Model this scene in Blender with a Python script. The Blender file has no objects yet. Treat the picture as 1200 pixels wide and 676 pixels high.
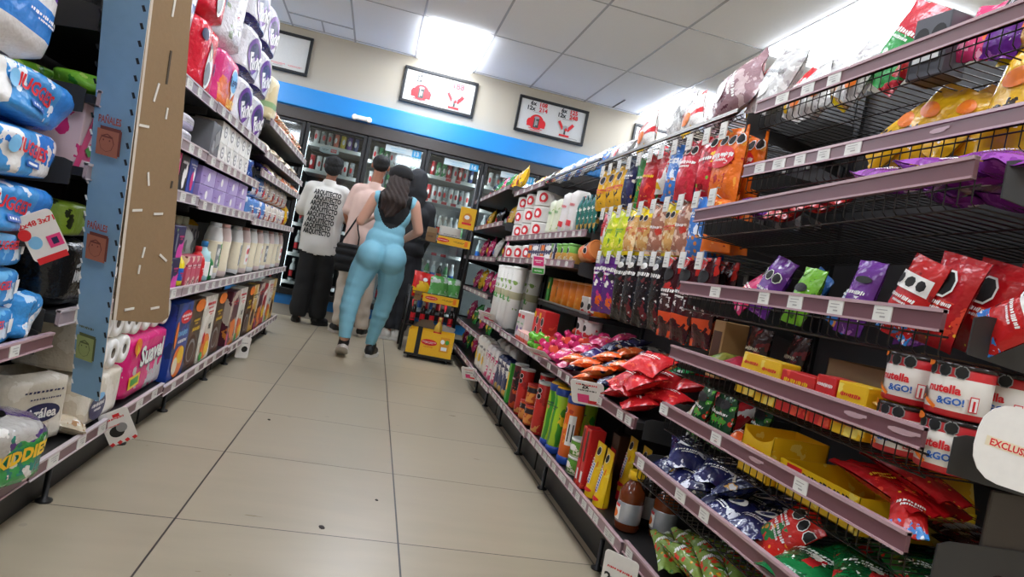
import bpy, bmesh, math, random
from mathutils import Vector, Matrix, Euler
from mathutils.bvhtree import BVHTree
PI = math.pi
SC = bpy.context.scene
COL = SC.collection
RND = random.Random(7)

# ------------------------------------------------------------------ colours and materials
def lin(c):
    if isinstance(c, str):
        c = c.lstrip('#'); c = [int(c[i:i+2], 16) / 255 for i in (0, 2, 4)]
    return tuple((x / 12.92 if x <= .04045 else ((x + .055) / 1.055) ** 2.4) for x in c) + (1,)
MATS = {}
def _new(name):
    m = bpy.data.materials.new(name); m.use_nodes = True
    nt = m.node_tree; b = nt.nodes['Principled BSDF']
    return m, nt, b
def mat(name, col, rough=.5, metal=0, bump=0, bscale=60, emit=0, alpha=1, spec=.5, var=.06):
    """plain coloured surface with a faint procedural mottling"""
    if name in MATS: return MATS[name]
    m, nt, b = _new(name)
    c = lin(col)
    tc = nt.nodes.new('ShaderNodeTexCoord'); nz = nt.nodes.new('ShaderNodeTexNoise')
    nz.inputs['Scale'].default_value = bscale; nz.inputs['Detail'].default_value = 3
    nt.links.new(tc.outputs['Object'], nz.inputs['Vector'])
    mx = nt.nodes.new('ShaderNodeMix'); mx.data_type = 'RGBA'
    mx.inputs[6].default_value = tuple(max(0, x * (1 - var)) for x in c[:3]) + (1,)
    mx.inputs[7].default_value = tuple(min(1, x * (1 + var)) for x in c[:3]) + (1,)
    nt.links.new(nz.outputs['Fac'], mx.inputs[0]); nt.links.new(mx.outputs[2], b.inputs['Base Color'])
    b.inputs['Roughness'].default_value = rough; b.inputs['Metallic'].default_value = metal
    b.inputs['Specular IOR Level'].default_value = spec
    if alpha < 1: b.inputs['Alpha'].default_value = alpha
    if emit:
        b.inputs['Emission Color'].default_value = c; b.inputs['Emission Strength'].default_value = emit
    if bump:
        bp = nt.nodes.new('ShaderNodeBump'); bp.inputs['Strength'].default_value = bump; bp.inputs['Distance'].default_value = .01
        nt.links.new(nz.outputs['Fac'], bp.inputs['Height']); nt.links.new(bp.outputs['Normal'], b.inputs['Normal'])
    MATS[name] = m
    return m
def pmat(name, base, layers=(), rough=.3, bump=.25, seed=0):
    """printed wrapper: layers of (colour, pattern, scale, threshold, z0, z1) over the base; z runs 0..1 up the pack"""
    if name in MATS: return MATS[name]
    m, nt, b = _new(name); N = nt.nodes.new; L = nt.links.new
    tc = N('ShaderNodeTexCoord'); sep = N('ShaderNodeSeparateXYZ'); L(tc.outputs['Generated'], sep.inputs[0])
    mp = N('ShaderNodeMapping'); mp.inputs['Location'].default_value = (seed * 1.7, seed * .9, seed * .33)
    L(tc.outputs['Object'], mp.inputs['Vector'])
    cur = None
    basec = lin(base)
    def math_(op, a, bb):
        n = N('ShaderNodeMath'); n.operation = op
        for i, v in enumerate((a, bb)):
            if isinstance(v, (int, float)): n.inputs[i].default_value = v
            else: L(v, n.inputs[i])
        return n.outputs[0]
    for lay in layers:
        col, pat, scale, th, z0, z1 = lay[:6]; ax = lay[6] if len(lay) > 6 else 2
        f = None
        if pat == 'noise':
            t = N('ShaderNodeTexNoise'); t.inputs['Scale'].default_value = scale*1.9; t.inputs['Detail'].default_value = 4
            L(mp.outputs[0], t.inputs['Vector']); f = math_('GREATER_THAN', t.outputs['Fac'], th)
        elif pat == 'blob':
            t = N('ShaderNodeTexVoronoi'); t.inputs['Scale'].default_value = scale*1.5
            L(mp.outputs[0], t.inputs['Vector']); f = math_('LESS_THAN', t.outputs['Distance'], th)
        elif pat == 'wave':
            t = N('ShaderNodeTexWave'); t.inputs['Scale'].default_value = scale; t.inputs['Distortion'].default_value = 4
            L(mp.outputs[0], t.inputs['Vector']); f = math_('GREATER_THAN', t.outputs['Fac'], th)
        g = math_('MULTIPLY', math_('GREATER_THAN', sep.outputs[ax], z0), math_('LESS_THAN', sep.outputs[ax], z1))
        f = g if f is None else math_('MULTIPLY', f, g)
        mx = N('ShaderNodeMix'); mx.data_type = 'RGBA'
        L(f, mx.inputs[0])
        if cur is None: mx.inputs[6].default_value = basec
        else: L(cur, mx.inputs[6])
        mx.inputs[7].default_value = lin(col); cur = mx.outputs[2]
    if cur is not None: L(cur, b.inputs['Base Color'])
    else: b.inputs['Base Color'].default_value = basec
    b.inputs['Roughness'].default_value = rough
    if bump:
        nz = N('ShaderNodeTexNoise'); nz.inputs['Scale'].default_value = 45; nz.inputs['Detail'].default_value = 2
        L(tc.outputs['Object'], nz.inputs['Vector'])
        bp = N('ShaderNodeBump'); bp.inputs['Strength'].default_value = bump; bp.inputs['Distance'].default_value = .012
        L(nz.outputs['Fac'], bp.inputs['Height']); L(bp.outputs['Normal'], b.inputs['Normal'])
    MATS[name] = m
    return m
def glass_mat(name, tint='#ffffff', clear=.9, rough=.05):
    if name in MATS: return MATS[name]
    m = bpy.data.materials.new(name); m.use_nodes = True; nt = m.node_tree; nt.nodes.clear(); N = nt.nodes.new; L = nt.links.new
    o = N('ShaderNodeOutputMaterial'); tr = N('ShaderNodeBsdfTransparent'); gl = N('ShaderNodeBsdfGlossy'); mx = N('ShaderNodeMixShader')
    tr.inputs[0].default_value = lin(tint); gl.inputs['Roughness'].default_value = rough
    fr = N('ShaderNodeFresnel'); fr.inputs[0].default_value = 1.45
    md = N('ShaderNodeMath'); md.operation = 'ADD'; md.inputs[1].default_value = (1 - clear) * .5
    L(fr.outputs[0], md.inputs[0]); L(md.outputs[0], mx.inputs[0]); L(tr.outputs[0], mx.inputs[1]); L(gl.outputs[0], mx.inputs[2]); L(mx.outputs[0], o.inputs[0])
    MATS[name] = m
    return m

# ------------------------------------------------------------------ text outlines (flat, triangulated, unit cap height)
_TXT = {}
def text_tris(s, bold=0.0, shear=0.0):
    k = (s, bold, shear)
    if k in _TXT: return _TXT[k]
    cu = bpy.data.curves.new('txt', 'FONT'); cu.body = s; cu.size = 1.0; cu.offset = bold; cu.shear = shear
    cu.align_x = 'CENTER'; cu.resolution_u = 2; cu.fill_mode = 'FRONT'
    ob = bpy.data.objects.new('txt', cu); COL.objects.link(ob)
    dg = bpy.context.evaluated_depsgraph_get()
    me = bpy.data.meshes.new_from_object(ob.evaluated_get(dg))
    bm = bmesh.new(); bm.from_mesh(me); bmesh.ops.triangulate(bm, faces=bm.faces)
    bm.verts.index_update()
    vs = [(v.co.x / .7, v.co.y / .7) for v in bm.verts]; fs = [tuple(v.index for v in f.verts) for f in bm.faces]
    bm.free(); bpy.data.meshes.remove(me); bpy.data.objects.remove(ob); bpy.data.curves.remove(cu)
    if vs:
        x0 = min(v[0] for v in vs); x1 = max(v[0] for v in vs); y1 = max(v[1] for v in vs)
        vs = [(v[0] - (x0 + x1) / 2, v[1] / 1.0) for v in vs]; wdt = x1 - x0
    else: wdt = 0
    _TXT[k] = (vs, fs, wdt)
    return _TXT[k]

# ------------------------------------------------------------------ mesh builder
class MB:
    def __init__(s): s.v = []; s.f = []; s.m = []; s.s = []
    def add(s, vs, fs, m=0, smooth=False, M=None):
        b = len(s.v)
        s.v += [tuple(M @ Vector(p)) if M else tuple(p) for p in vs]
        for f in fs: s.f.append(tuple(b + i for i in f)); s.m.append(m); s.s.append(smooth)
    def box(s, lo, hi, m=0, c=0.0, M=None):
        x0, y0, z0 = lo; x1, y1, z1 = hi
        if c <= 0:
            vs = [(x0,y0,z0),(x1,y0,z0),(x1,y1,z0),(x0,y1,z0),(x0,y0,z1),(x1,y0,z1),(x1,y1,z1),(x0,y1,z1)]
            fs = [(0,3,2,1),(4,5,6,7),(0,1,5,4),(1,2,6,5),(2,3,7,6),(3,0,4,7)]
            return s.add(vs, fs, m, False, M)
        c = min(c, (x1-x0)*.45, (y1-y0)*.45, (z1-z0)*.45)
        bm = bmesh.new(); bmesh.ops.create_cube(bm, size=1)
        for v in bm.verts: v.co = Vector(((x0+x1)/2 + v.co.x*(x1-x0), (y0+y1)/2 + v.co.y*(y1-y0), (z0+z1)/2 + v.co.z*(z1-z0)))
        bmesh.ops.bevel(bm, geom=list(bm.edges), offset=c, segments=2 if c > .004 else 1, profile=.6, affect='EDGES')
        bm.verts.index_update()
        s.add([v.co[:] for v in bm.verts], [tuple(v.index for v in f.verts) for f in bm.faces], m, False, M); bm.free()
    def tube(s, pts, r, n=6, m=0, cap=True, M=None):
        pts = [Vector(p) for p in pts]; k = len(pts)
        rr = r if isinstance(r, (list, tuple)) else [r] * k
        vs = []; up = None
        for i, p in enumerate(pts):
            d = (pts[min(i+1, k-1)] - pts[max(i-1, 0)]).normalized()
            if up is None:
                up = Vector((0,0,1)) if abs(d.z) < .9 else Vector((1,0,0))
            a = d.cross(up).normalized(); b2 = a.cross(d).normalized(); up = b2
            for j in range(n):
                t = 2*PI*j/n; vs.append(p + (a*math.cos(t) + b2*math.sin(t)) * rr[i])
        fs = []
        for i in range(k-1):
            for j in range(n):
                fs.append((i*n+j, i*n+(j+1)%n, (i+1)*n+(j+1)%n, (i+1)*n+j))
        if cap: fs.append(tuple(range(n-1, -1, -1))); fs.append(tuple((k-1)*n+j for j in range(n)))
        s.add(vs, fs, m, n > 5, M)
    def lathe(s, prof, n=20, m=0, M=None, wob=None):
        """prof: (radius, z[, material]) from bottom to top"""
        vs = []; 
        for p in prof:
            for j in range(n):
                t = 2*PI*j/n; r = p[0] * (wob(t, p[1]) if wob else 1); vs.append((r*math.sin(t), -r*math.cos(t), p[1]))
        b = len(s.v); s.v += [tuple(M @ Vector(p)) if M else p for p in vs]
        for i in range(len(prof)-1):
            mm = prof[i][2] if len(prof[i]) > 2 else m
            for j in range(n):
                s.f.append((b+i*n+j, b+i*n+(j+1)%n, b+(i+1)*n+(j+1)%n, b+(i+1)*n+j)); s.m.append(mm); s.s.append(True)
        s.f.append(tuple(b + j for j in range(n-1, -1, -1))); s.m.append(prof[0][2] if len(prof[0]) > 2 else m); s.s.append(False)
        k = (len(prof)-1)*n
        s.f.append(tuple(b + k + j for j in range(n))); s.m.append(prof[-2][2] if len(prof[-2]) > 2 else m); s.s.append(False)
    def grid(s, fn, nu, nv, m=0, smooth=True, M=None, mf=None):
        vs = [fn(i/nu, j/nv) for j in range(nv+1) for i in range(nu+1)]
        b = len(s.v); s.v += [tuple(M @ Vector(p)) if M else tuple(p) for p in vs]
        for j in range(nv):
            for i in range(nu):
                q = j*(nu+1)+i
                s.f.append((b+q, b+q+1, b+q+nu+2, b+q+nu+1)); s.m.append(mf((i+.5)/nu, (j+.5)/nv) if mf else m); s.s.append(smooth)
    # flat prints laid on a surface S(a, b, off)
    def decals(s, S, decs, M=None, off=.0012):
        for d in decs:
            k = d[0]
            if k == 't':
                _, t, a, b, h, m = d[:6]; rot = d[6] if len(d) > 6 else 0; bold = d[7] if len(d) > 7 else .02; maxw = d[8] if len(d) > 8 else None
                vs, fs, w = text_tris(t, bold); sx = h
                if maxw and w*h > maxw: sx = maxw / w
                ca, sa = math.cos(rot), math.sin(rot)
                P = [(x*sx, (y-.5)*h) for x, y in vs]
                s.add([S(a + x*ca - y*sa, b + x*sa + y*ca, off) for x, y in P], fs, m, False, M)
            elif k in 'eo':
                _, a, b, ra, rb, m = d[:6]; n = 8 if k == 'o' else (d[6] if len(d) > 6 else 16); ph = PI/8 if k == 'o' else 0
                def ring(f, o): return [S(a + ra*f*math.cos(2*PI*j/n+ph), b + rb*f*math.sin(2*PI*j/n+ph), o) for j in range(n)]
                lay = [(1.0, m, off)]
                if k == 'o': lay = [(1.18, d[6] if len(d) > 6 else m, off), (1.0, m, off+.0004)]
                for f, mm, o in lay:
                    vs = [S(a, b, o)] + ring(f*.55, o) + ring(f, o)
                    fs = [(0, 1+j, 1+(j+1)%n) for j in range(n)] + [(1+j, 1+n+j, 1+n+(j+1)%n, 1+(j+1)%n) for j in range(n)]
                    s.add(vs, fs, mm, False, M)
            elif k == 'r':
                _, a, b, w, h, m = d[:6]; rot = d[6] if len(d) > 6 else 0; ca, sa = math.cos(rot), math.sin(rot)
                nu = max(1, min(10, int(w/.012))); nv = max(1, min(10, int(h/.012)))
                def fn(u, v):
                    x = (u-.5)*w; y = (v-.5)*h
                    return S(a + x*ca - y*sa, b + x*sa + y*ca, off)
                s.grid(fn, nu, nv, m, False, M)
            elif k == 'w':      # an unreadable word: slanted strokes
                _, a, b, w, h, m, sd = d[:7]; R = random.Random(sd); two = h > .014 and R.random() < .6
                for (yo, ws, hs) in (((.22, 1, .46), (-.3, R.uniform(.5, .8), .3)) if two else ((0, 1, .6),)):
                    n = R.randint(5, 8); x = a - w*ws/2
                    while x < a + w*ws/2:
                        ww = w*ws/n*R.uniform(.3, .62); hh = h*hs*R.uniform(.6, 1.0); yb = b + h*yo; 
                        s.add([S(x - ww*.42, yb - hh/2, off), S(x + ww*.3, yb - hh/2, off), S(x + ww*.42 + hh*.12, yb + hh*R.uniform(.2, .5), off), S(x - ww*.3 + hh*.12, yb + hh/2, off)], [(0, 1, 2, 3)], m, False, M); x += ww*1.12
            off += .0003
    def build(s, name, mats, parent=None, loc=None, rot=None):
        me = bpy.data.meshes.new(name); me.from_pydata(s.v, [], s.f)
        for m in (mats if isinstance(mats, (list, tuple)) else [mats]): me.materials.append(m)
        for i, p in enumerate(me.polygons): p.material_index = s.m[i]; p.use_smooth = s.s[i]
        me.update()
        o = bpy.data.objects.new(name, me); COL.objects.link(o)
        if parent: o.parent = parent
        if loc: o.location = loc
        if rot: o.rotation_euler = rot
        return o

def tag(o, label=None, cat=None, group=None, kind=None):
    if label: o['label'] = label
    if cat: o['category'] = cat
    if group: o['group'] = group
    if kind: o['kind'] = kind
    return o
def thing(name, label, cat, loc=(0,0,0), rot=(0,0,0), group=None):
    o = bpy.data.objects.new(name, None); COL.objects.link(o); o.location = loc; o.rotation_euler = rot
    return tag(o, label, cat, group)
KIDS = {}
def kids(o):
    return [c for c in COL.objects if c.parent == o] if o not in KIDS else KIDS[o]
ALLP = []
class Proto:
    """a kind of thing, built once; place() moves the first and copies the rest, parts and all"""
    def __init__(s, root, cat, parts=()): s.root = root; s.cat = cat; s.used = False; s.parts = parts; ALLP.append(s)
    def place(s, loc, rot, label, group=None, scale=None):
        if not s.used: o = s.root; s.used = True
        else:
            o = s.root.copy(); COL.objects.link(o)
            for c in s.parts:
                d = c.copy(); COL.objects.link(d); d.parent = o
        o.location = loc; o.rotation_euler = rot; o.scale = (1, 1, 1)
        if scale: o.scale = (scale,)*3 if isinstance(scale, (int, float)) else scale
        for k in ('group', 'label'):
            if k in o: del o[k]
        tag(o, label, s.cat, group)
        return o
def struct(name, mb, mats): return tag(mb.build(name, mats), kind='structure')
ORD = ['first','second','third','fourth','fifth','sixth','seventh','eighth','ninth','tenth','eleventh','twelfth','thirteenth','fourteenth','fifteenth','sixteenth','seventeenth','eighteenth','nineteenth','twentieth']
# ------------------------------------------------------------------ shared materials
WHITE = mat('white_paint', '#f2f2f0', .5); BLACKP = mat('black_plastic', '#131416', .45); BLACKM = mat('black_metal', '#17181a', .4)
DGREY = mat('charcoal_metal', '#2e2d2d', .5); INK = mat('black_ink', '#101010', .6); RED = mat('red_print', '#d8202a', .4); WPRINT = mat('white_print', '#f4f2ee', .45)
RAIL = mat('mauve_price_rail', '#6d494f', .3, var=.03); RAILE = mat('pale_rail_edge', '#b3959a', .25); TAGP = mat('white_price_paper', '#dcdbd4', .5)
RAILL = mat('pale_mauve_rail', '#957a80', .3); WIRE = mat('dark_wire', '#26211f', .35, metal=.6); CHROME = mat('zinc_wire', '#b9b7b2', .3, metal=.7)
YEL = mat('yellow_print', '#f3c41a', .35); ORANGE = mat('orange_print', '#ee7a1c', .35); BLUEP = mat('blue_print', '#1f5fb5', .35); GREENP = mat('green_print', '#3f9d3a', .35)
PINK = mat('pink_print', '#e2377c', .35); NAVY = mat('navy_print', '#1c2050', .35); PURPLE = mat('purple_print', '#6a2c8f', .35); LBLUE = mat('sky_print', '#7fc0ea', .35)
BROWN = mat('brown_print', '#4b2a1a', .4); CREAM = mat('cream_print', '#e8dcc0', .4); GREYP = mat('grey_print', '#8d8d8d', .4); TAN = mat('kraft_cardboard', '#8d7353', .8, bump=.05, bscale=90)
SILVER = mat('silver_print', '#b9bcc0', .25, metal=.4)

# ------------------------------------------------------------------ floor
def floor_mat():
    m, nt, b = _new('beige_porcelain_tiles'); N = nt.nodes.new; L = nt.links.new
    tc = N('ShaderNodeTexCoord'); sep = N('ShaderNodeSeparateXYZ'); L(tc.outputs['Object'], sep.inputs[0])
    def M(op, a, b2=None):
        n = N('ShaderNodeMath'); n.operation = op
        for i, v in enumerate((a, b2)):
            if v is None: continue
            if isinstance(v, (int, float)): n.inputs[i].default_value = v
            else: L(v, n.inputs[i])
        return n.outputs[0]
    def line(ax, o, pitch, w):
        t = M('DIVIDE', M('SUBTRACT', ax, o), pitch); fr = M('SUBTRACT', t, M('FLOOR', t))
        d = M('MINIMUM', fr, M('SUBTRACT', 1.0, fr))
        return M('LESS_THAN', d, w / pitch), M('FLOOR', t)
    lx, ix = line(sep.outputs[0], -.413, .649, .0028); ly, iy = line(sep.outputs[1], 2.075, .66, .0022)
    g = M('MAXIMUM', lx, ly)
    cell = N('ShaderNodeCombineXYZ'); L(ix, cell.inputs[0]); L(iy, cell.inputs[1])
    wn = N('ShaderNodeTexWhiteNoise'); wn.noise_dimensions = '3D'; L(cell.outputs[0], wn.inputs['Vector'])
    mp = N('ShaderNodeMapping'); mp.inputs['Scale'].default_value = (1.2, 5, 1); L(tc.outputs['Object'], mp.inputs['Vector'])
    nz = N('ShaderNodeTexNoise'); nz.inputs['Scale'].default_value = 2.2; nz.inputs['Detail'].default_value = 6; L(mp.outputs[0], nz.inputs['Vector'])
    r = N('ShaderNodeMix'); r.data_type = 'RGBA'; r.inputs[6].default_value = lin('#a1957f'); r.inputs[7].default_value = lin('#b7aa92'); L(nz.outputs['Fac'], r.inputs[0])
    r2 = N('ShaderNodeMix'); r2.data_type = 'RGBA'; r2.blend_type = 'MULTIPLY'; r2.inputs[0].default_value = .1; L(r.outputs[2], r2.inputs[6]); L(wn.outputs['Value'], r2.inputs[7])
    # small scuffs
    vo = N('ShaderNodeTexNoise'); vo.inputs['Scale'].default_value = 9; vo.inputs['Detail'].default_value = 1; L(tc.outputs['Object'], vo.inputs['Vector'])
    sc = M('GREATER_THAN', vo.outputs['Fac'], .79)
    r3 = N('ShaderNodeMix'); r3.data_type = 'RGBA'; r3.inputs[7].default_value = lin('#8a8174'); L(M('MULTIPLY', sc, .5), r3.inputs[0]); L(r2.outputs[2], r3.inputs[6])
    r4 = N('ShaderNodeMix'); r4.data_type = 'RGBA'; r4.inputs[7].default_value = lin('#2e2722'); L(g, r4.inputs[0]); L(r3.outputs[2], r4.inputs[6])
    L(r4.outputs[2], b.inputs['Base Color'])
    L(M('ADD', M('MULTIPLY', nz.outputs['Fac'], .2), .22), b.inputs['Roughness'])
    return m
mb = MB(); mb.box((-3.5, -2.6, -.1), (5.5, 8.4, 0)); struct('floor', mb, floor_mat())
# dark chewing-gum specks trodden into the tiles
GUM = mat('old_gum', '#2b2521', .7)
for i, (x, y, r, lb) in enumerate([(.0, 2.13, .012, 'dark gum speck on the floor tile nearest the viewer'), (-.33, 3.28, .009, 'small gum spot on the floor near the low left shelf'), (.17, 2.42, .007, 'tiny gum spot beside the middle grout line')]):
    mb = MB(); mb.lathe([(r, 0), (r*.9, .0012), (r*.4, .002)], 10, wob=lambda t, z: 1 + .3*math.sin(2*t+1)); o = mb.build('gum_spot', GUM, loc=(x, y, 0.0002)); tag(o, lb, 'gum')

# ------------------------------------------------------------------ ceiling: tiles on a T-bar grid
CZ = 2.98
def tile_mat():
    m, nt, b = _new('mineral_fibre_tile'); N = nt.nodes.new; L = nt.links.new
    tc = N('ShaderNodeTexCoord'); nz = N('ShaderNodeTexNoise'); nz.inputs['Scale'].default_value = 130; nz.inputs['Detail'].default_value = 3; L(tc.outputs['Object'], nz.inputs['Vector'])
    mx = N('ShaderNodeMix'); mx.data_type = 'RGBA'; mx.inputs[6].default_value = lin('#f6f8fc'); mx.inputs[7].default_value = lin('#ffffff'); L(nz.outputs['Fac'], mx.inputs[0]); L(mx.outputs[2], b.inputs['Base Color'])
    b.inputs['Roughness'].default_value = .9
    bp = N('ShaderNodeBump'); bp.inputs['Strength'].default_value = .15; L(nz.outputs['Fac'], bp.inputs['Height']); L(bp.outputs['Normal'], b.inputs['Normal'])
    return m
GX = [0.022 + .6445*i for i in range(-6, 9)]
GY = [7.45 - 1.285*i for i in range(0, 9)]
PAN = [(.022 + .6445*4*a, 7.45 - 1.285*(b+1)) for a in (-1, 0, 1) for b in (0, 2, 4, 6)]  # last row is out of view, added behind the viewer to brighten near goods
mb = MB()
for i in range(-6, 8):
    for j in range(-1, 8):
        x0 = .022 + .6445*i; y1 = 7.45 - 1.285*j; y0 = y1 - 1.285; y1 = min(y1, 7.52); 
        if x0 + .6445 > 5.5: continue
        if any(abs(x0-p[0]) < .01 and abs(y0-p[1]) < .01 for p in PAN): continue
        mb.box((x0+.006, max(y0, -2.6)+.004, CZ), (x0+.6385, y1-.004, CZ+.02))
mb.box((-4, -3, CZ+.12), (6, 8.6, CZ+.2))
struct('ceiling', mb, tile_mat())
mb = MB()
for x in GX: mb.box((x-.009, -2.6, CZ-.004), (x+.009, 7.52, CZ+.006), 0)
for y in GY: mb.box((-3.5, y-.007, CZ-.003), (5.5, y+.007, CZ+.005), 0)
# the extra short bars of the air outlets next to the back wall
for (x0, x1, y) in ((-1.26, -.62, 7.08), ): mb.box((x0, y-.012, CZ-.006), (x1, y+.012, CZ+.004), 0)
for (x, y0, y1) in ((-.94, 7.08, 7.45), (2.28, 7.05, 7.45)): mb.box((x-.008, y0, CZ-.006), (x+.008, y1, CZ+.004), 1 if x > 0 else 0)
struct('trim_1', mb, [mat('grid_bar', '#b4b4b8', .4), mat('slot_outlet', '#55575b', .5)])
PANEL_E = 16.5
DIFF = mat('light_diffuser', '#eef5ff', .5, emit=PANEL_E)
names = ['over the middle aisle', 'over the snack racks', 'over the left shelves']
k = 0
for (x, y) in PAN:
    lb = ('white square-edged ceiling light panel ' + (names[1] if x > 2 else names[2] if x < -1 else names[0]) + ', ' + ['by the back wall', 'second from the back wall', 'third from the back wall', 'unseen, added behind the viewer'][round((6.165-y)/2.57)])
    t = thing('ceiling_light', lb, 'light', (x, y, CZ))
    mb = MB(); w, h = .6445, 1.285
    for (a, b2, c, d) in ((.01, .005, .03, h-.005), (w-.03, .005, w-.01, h-.005), (.03, .005, w-.03, .025), (.03, h-.025, w-.03, h-.005)): mb.box((a, b2, -.004), (c, d, .05))
    mb.build('frame', WHITE, t)
    mb = MB(); mb.box((.03, .025, -.045), (w-.03, h-.025, .02), 0, .02); mb.build('diffuser', DIFF, t)  # diffuser drops below the grid, shaped to send light along the ceiling

# ------------------------------------------------------------------ walls
WALLC = mat('beige_wall', '#b9b09f', .7, bump=.02, bscale=200, var=.02)
mb = MB(); mb.box((-3.5, 7.52, 2.18), (5.5, 7.62, CZ+.12)); struct('wall_back', mb, WALLC)
mb = MB(); mb.box((-3.6, -2.6, 0), (-3.5, 8.4, CZ+.12)); struct('wall_left', mb, WALLC)
mb = MB(); mb.box((5.5, -2.6, 0), (5.6, 8.4, CZ+.12)); struct('wall_right', mb, WALLC)
mb = MB(); mb.box((-3.5, -2.7, 0), (5.5, -2.6, CZ+.12)); struct('wall_front', mb, WALLC)
mb = MB(); mb.box((-3.5, 7.47, 0), (5.5, 7.6, .118)); struct('baseboard_back', mb, mat('grey_skirting', '#99948b', .5))
mb = MB(); mb.box((-3.5, 7.40, 2.162), (5.5, 7.52, 2.372), 0, .012); struct('trim_2', mb, mat('bright_blue_fascia', '#2f95e8', .22, var=.03))
mb = MB(); mb.box((-3.5, 7.42, 2.035), (5.5, 7.6, 2.15), 0, .006); mb.box((-3.5, 7.43, 2.15), (5.5, 7.6, 2.165), 1); struct('trim_3', mb, [mat('dark_header', '#3c3634', .3), mat('blue_return', '#2566a8', .3)])

# ------------------------------------------------------------------ promo frames on the back wall
def promo(x0, x1, z0, z1, label, left, right):
    t = thing('framed_poster', label, 'poster frame', ((x0+x1)/2, 7.515, z0)); w = x1-x0; h = z1-z0
    mb = MB(); b = .03
    for (a, c, d, e) in ((-w/2, 0, w/2, b), (-w/2, h-b, w/2, h), (-w/2, b, -w/2+b, h-b), (w/2-b, b, w/2, h-b)): mb.box((a, -.03, c), (d, 0, e), 0, .004)
    mb.build('frame', BLACKP, t)
    mb = MB(); mb.box((-w/2+b, -.012, b), (w/2-b, -.002, h-b), 0)
    S = lambda a, bb, o: (a, -.0122-o, bb)
    mb.decals(S, left + right)
    mb.build('poster', [mat('poster_paper', '#d2d2d0', .5), INK, RED, mat('poster_grey', '#9a9a9c', .5), mat('poster_dark', '#3a4340', .5), mat('poster_red_soft', '#e04b56', .5)], t)
def bottle_icon(x, z, k):   # a red dome of product with a can in the middle
    return [('r', x, z-.025, .21, .06, 2), ('e', x, z, .085, .085, 2, 20), ('e', x-.075, z-.01, .035, .045, 2), ('e', x+.075, z-.01, .035, .045, 2), ('r', x, z-.004, .06, .115, 4), ('e', x, z+.05, .03, .014, 3), ('r', x-.012, z-.005, .012, .09, 3), ('r', x, z-.01, .034, .05, 3), ('r', x, z-.075, .16, .008, 5)]
def cup_icon(x, z):
    return [('e', x, z, .04, .055, 0), ('r', x-.055, z+.035, .1, .03, 2, 2.2), ('r', x+.055, z+.025, .1, .035, 2, .9), ('e', x, z+.01, .032, .03, 3), ('r', x, z-.03, .02, .06, 4), ('r', x, z-.075, .12, .022, 2), ('e', x+.01, z-.005, .012, .02, 2)]
W0 = .81
promo(-.067, .745, 2.488, 2.876, 'black framed promo poster reading 2x and 188 over the cooler doors', [('t','2x',-.23,.322,.04,1,0,.03), ('t','2x',-.23,.268,.04,1,0,.03), ('t','12',-.15,.322,.034,3), ('t','28',-.15,.268,.034,3)] + bottle_icon(-.19,.14,0),
      [('t','188',.2,.3,.062,5,0,.03), ('r',.19,.255,.06,.006,3)] + cup_icon(.18,.135) + [('r',.28,.05,.1,.007,3)])
promo(1.217, 2.036, 2.478, 2.878, 'black framed promo poster reading 6x 108 and 12x 248', [('t','6x',-.235,.342,.046,1,0,.035), ('t','108',-.12,.342,.046,2,0,.035), ('t','12x',-.25,.285,.046,1,0,.035), ('t','214',-.115,.285,.046,2,0,.035), ('r',-.17,.248,.12,.006,3)] + bottle_icon(-.17,.14,1) + [('r',-.17,.045,.12,.007,5)],
      [('t','6x',.125,.342,.046,1,0,.035), ('t','125',.24,.342,.046,2,0,.035), ('t','12x',.11,.285,.046,1,0,.035), ('t','248',.245,.285,.046,2,0,.035), ('r',.18,.248,.12,.006,3)] + cup_icon(.17,.14) + [('r',.28,.05,.1,.007,3)])
promo(-1.85, -1.036, 2.497, 2.9, 'black framed pale promo poster over the left shelves', [('w',.1,.07,.13,.022,5,3), ('w',.27,.07,.14,.018,5,8)], [('r',.1,.05,.1,.006,3)])
promo(2.60, 3.41, 2.48, 2.885, 'black framed promo poster partly behind the stacked snack bags', [('w',-.2,.3,.16,.03,2,4)], bottle_icon(.05,.15,0))

# white oblong fixture on the blue strip, built as a twin-head emergency lamp
t = thing('emergency_light', 'small white oblong twin emergency lamp on the blue strip over the coolers', 'lamp', (-.40, 7.395, 2.185))
mb = MB(); mb.box((-.085, -.035, -.02), (.085, .003, .025), 0, .012); mb.build('body', WHITE, t)
for sx in (-1, 1):
    mb = MB(); mb.lathe([(.022, 0), (.03, .012), (.03, .022), (.02, .03)], 14, M=Matrix.Translation((sx*.075, -.03, -.004)) @ Matrix.Rotation(PI/2, 4, 'X')); mb.build('lamp_head', mat('lamp_lens', '#fffdf5', .2), t)

# ------------------------------------------------------------------ camera
Rv = Vector((0.96088, 0.18808, 0.20330)); Fv = Vector((-0.19579, -0.05787, 0.97894)); Uv = Vector((0.19589, -0.98045, -0.01879))
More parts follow.
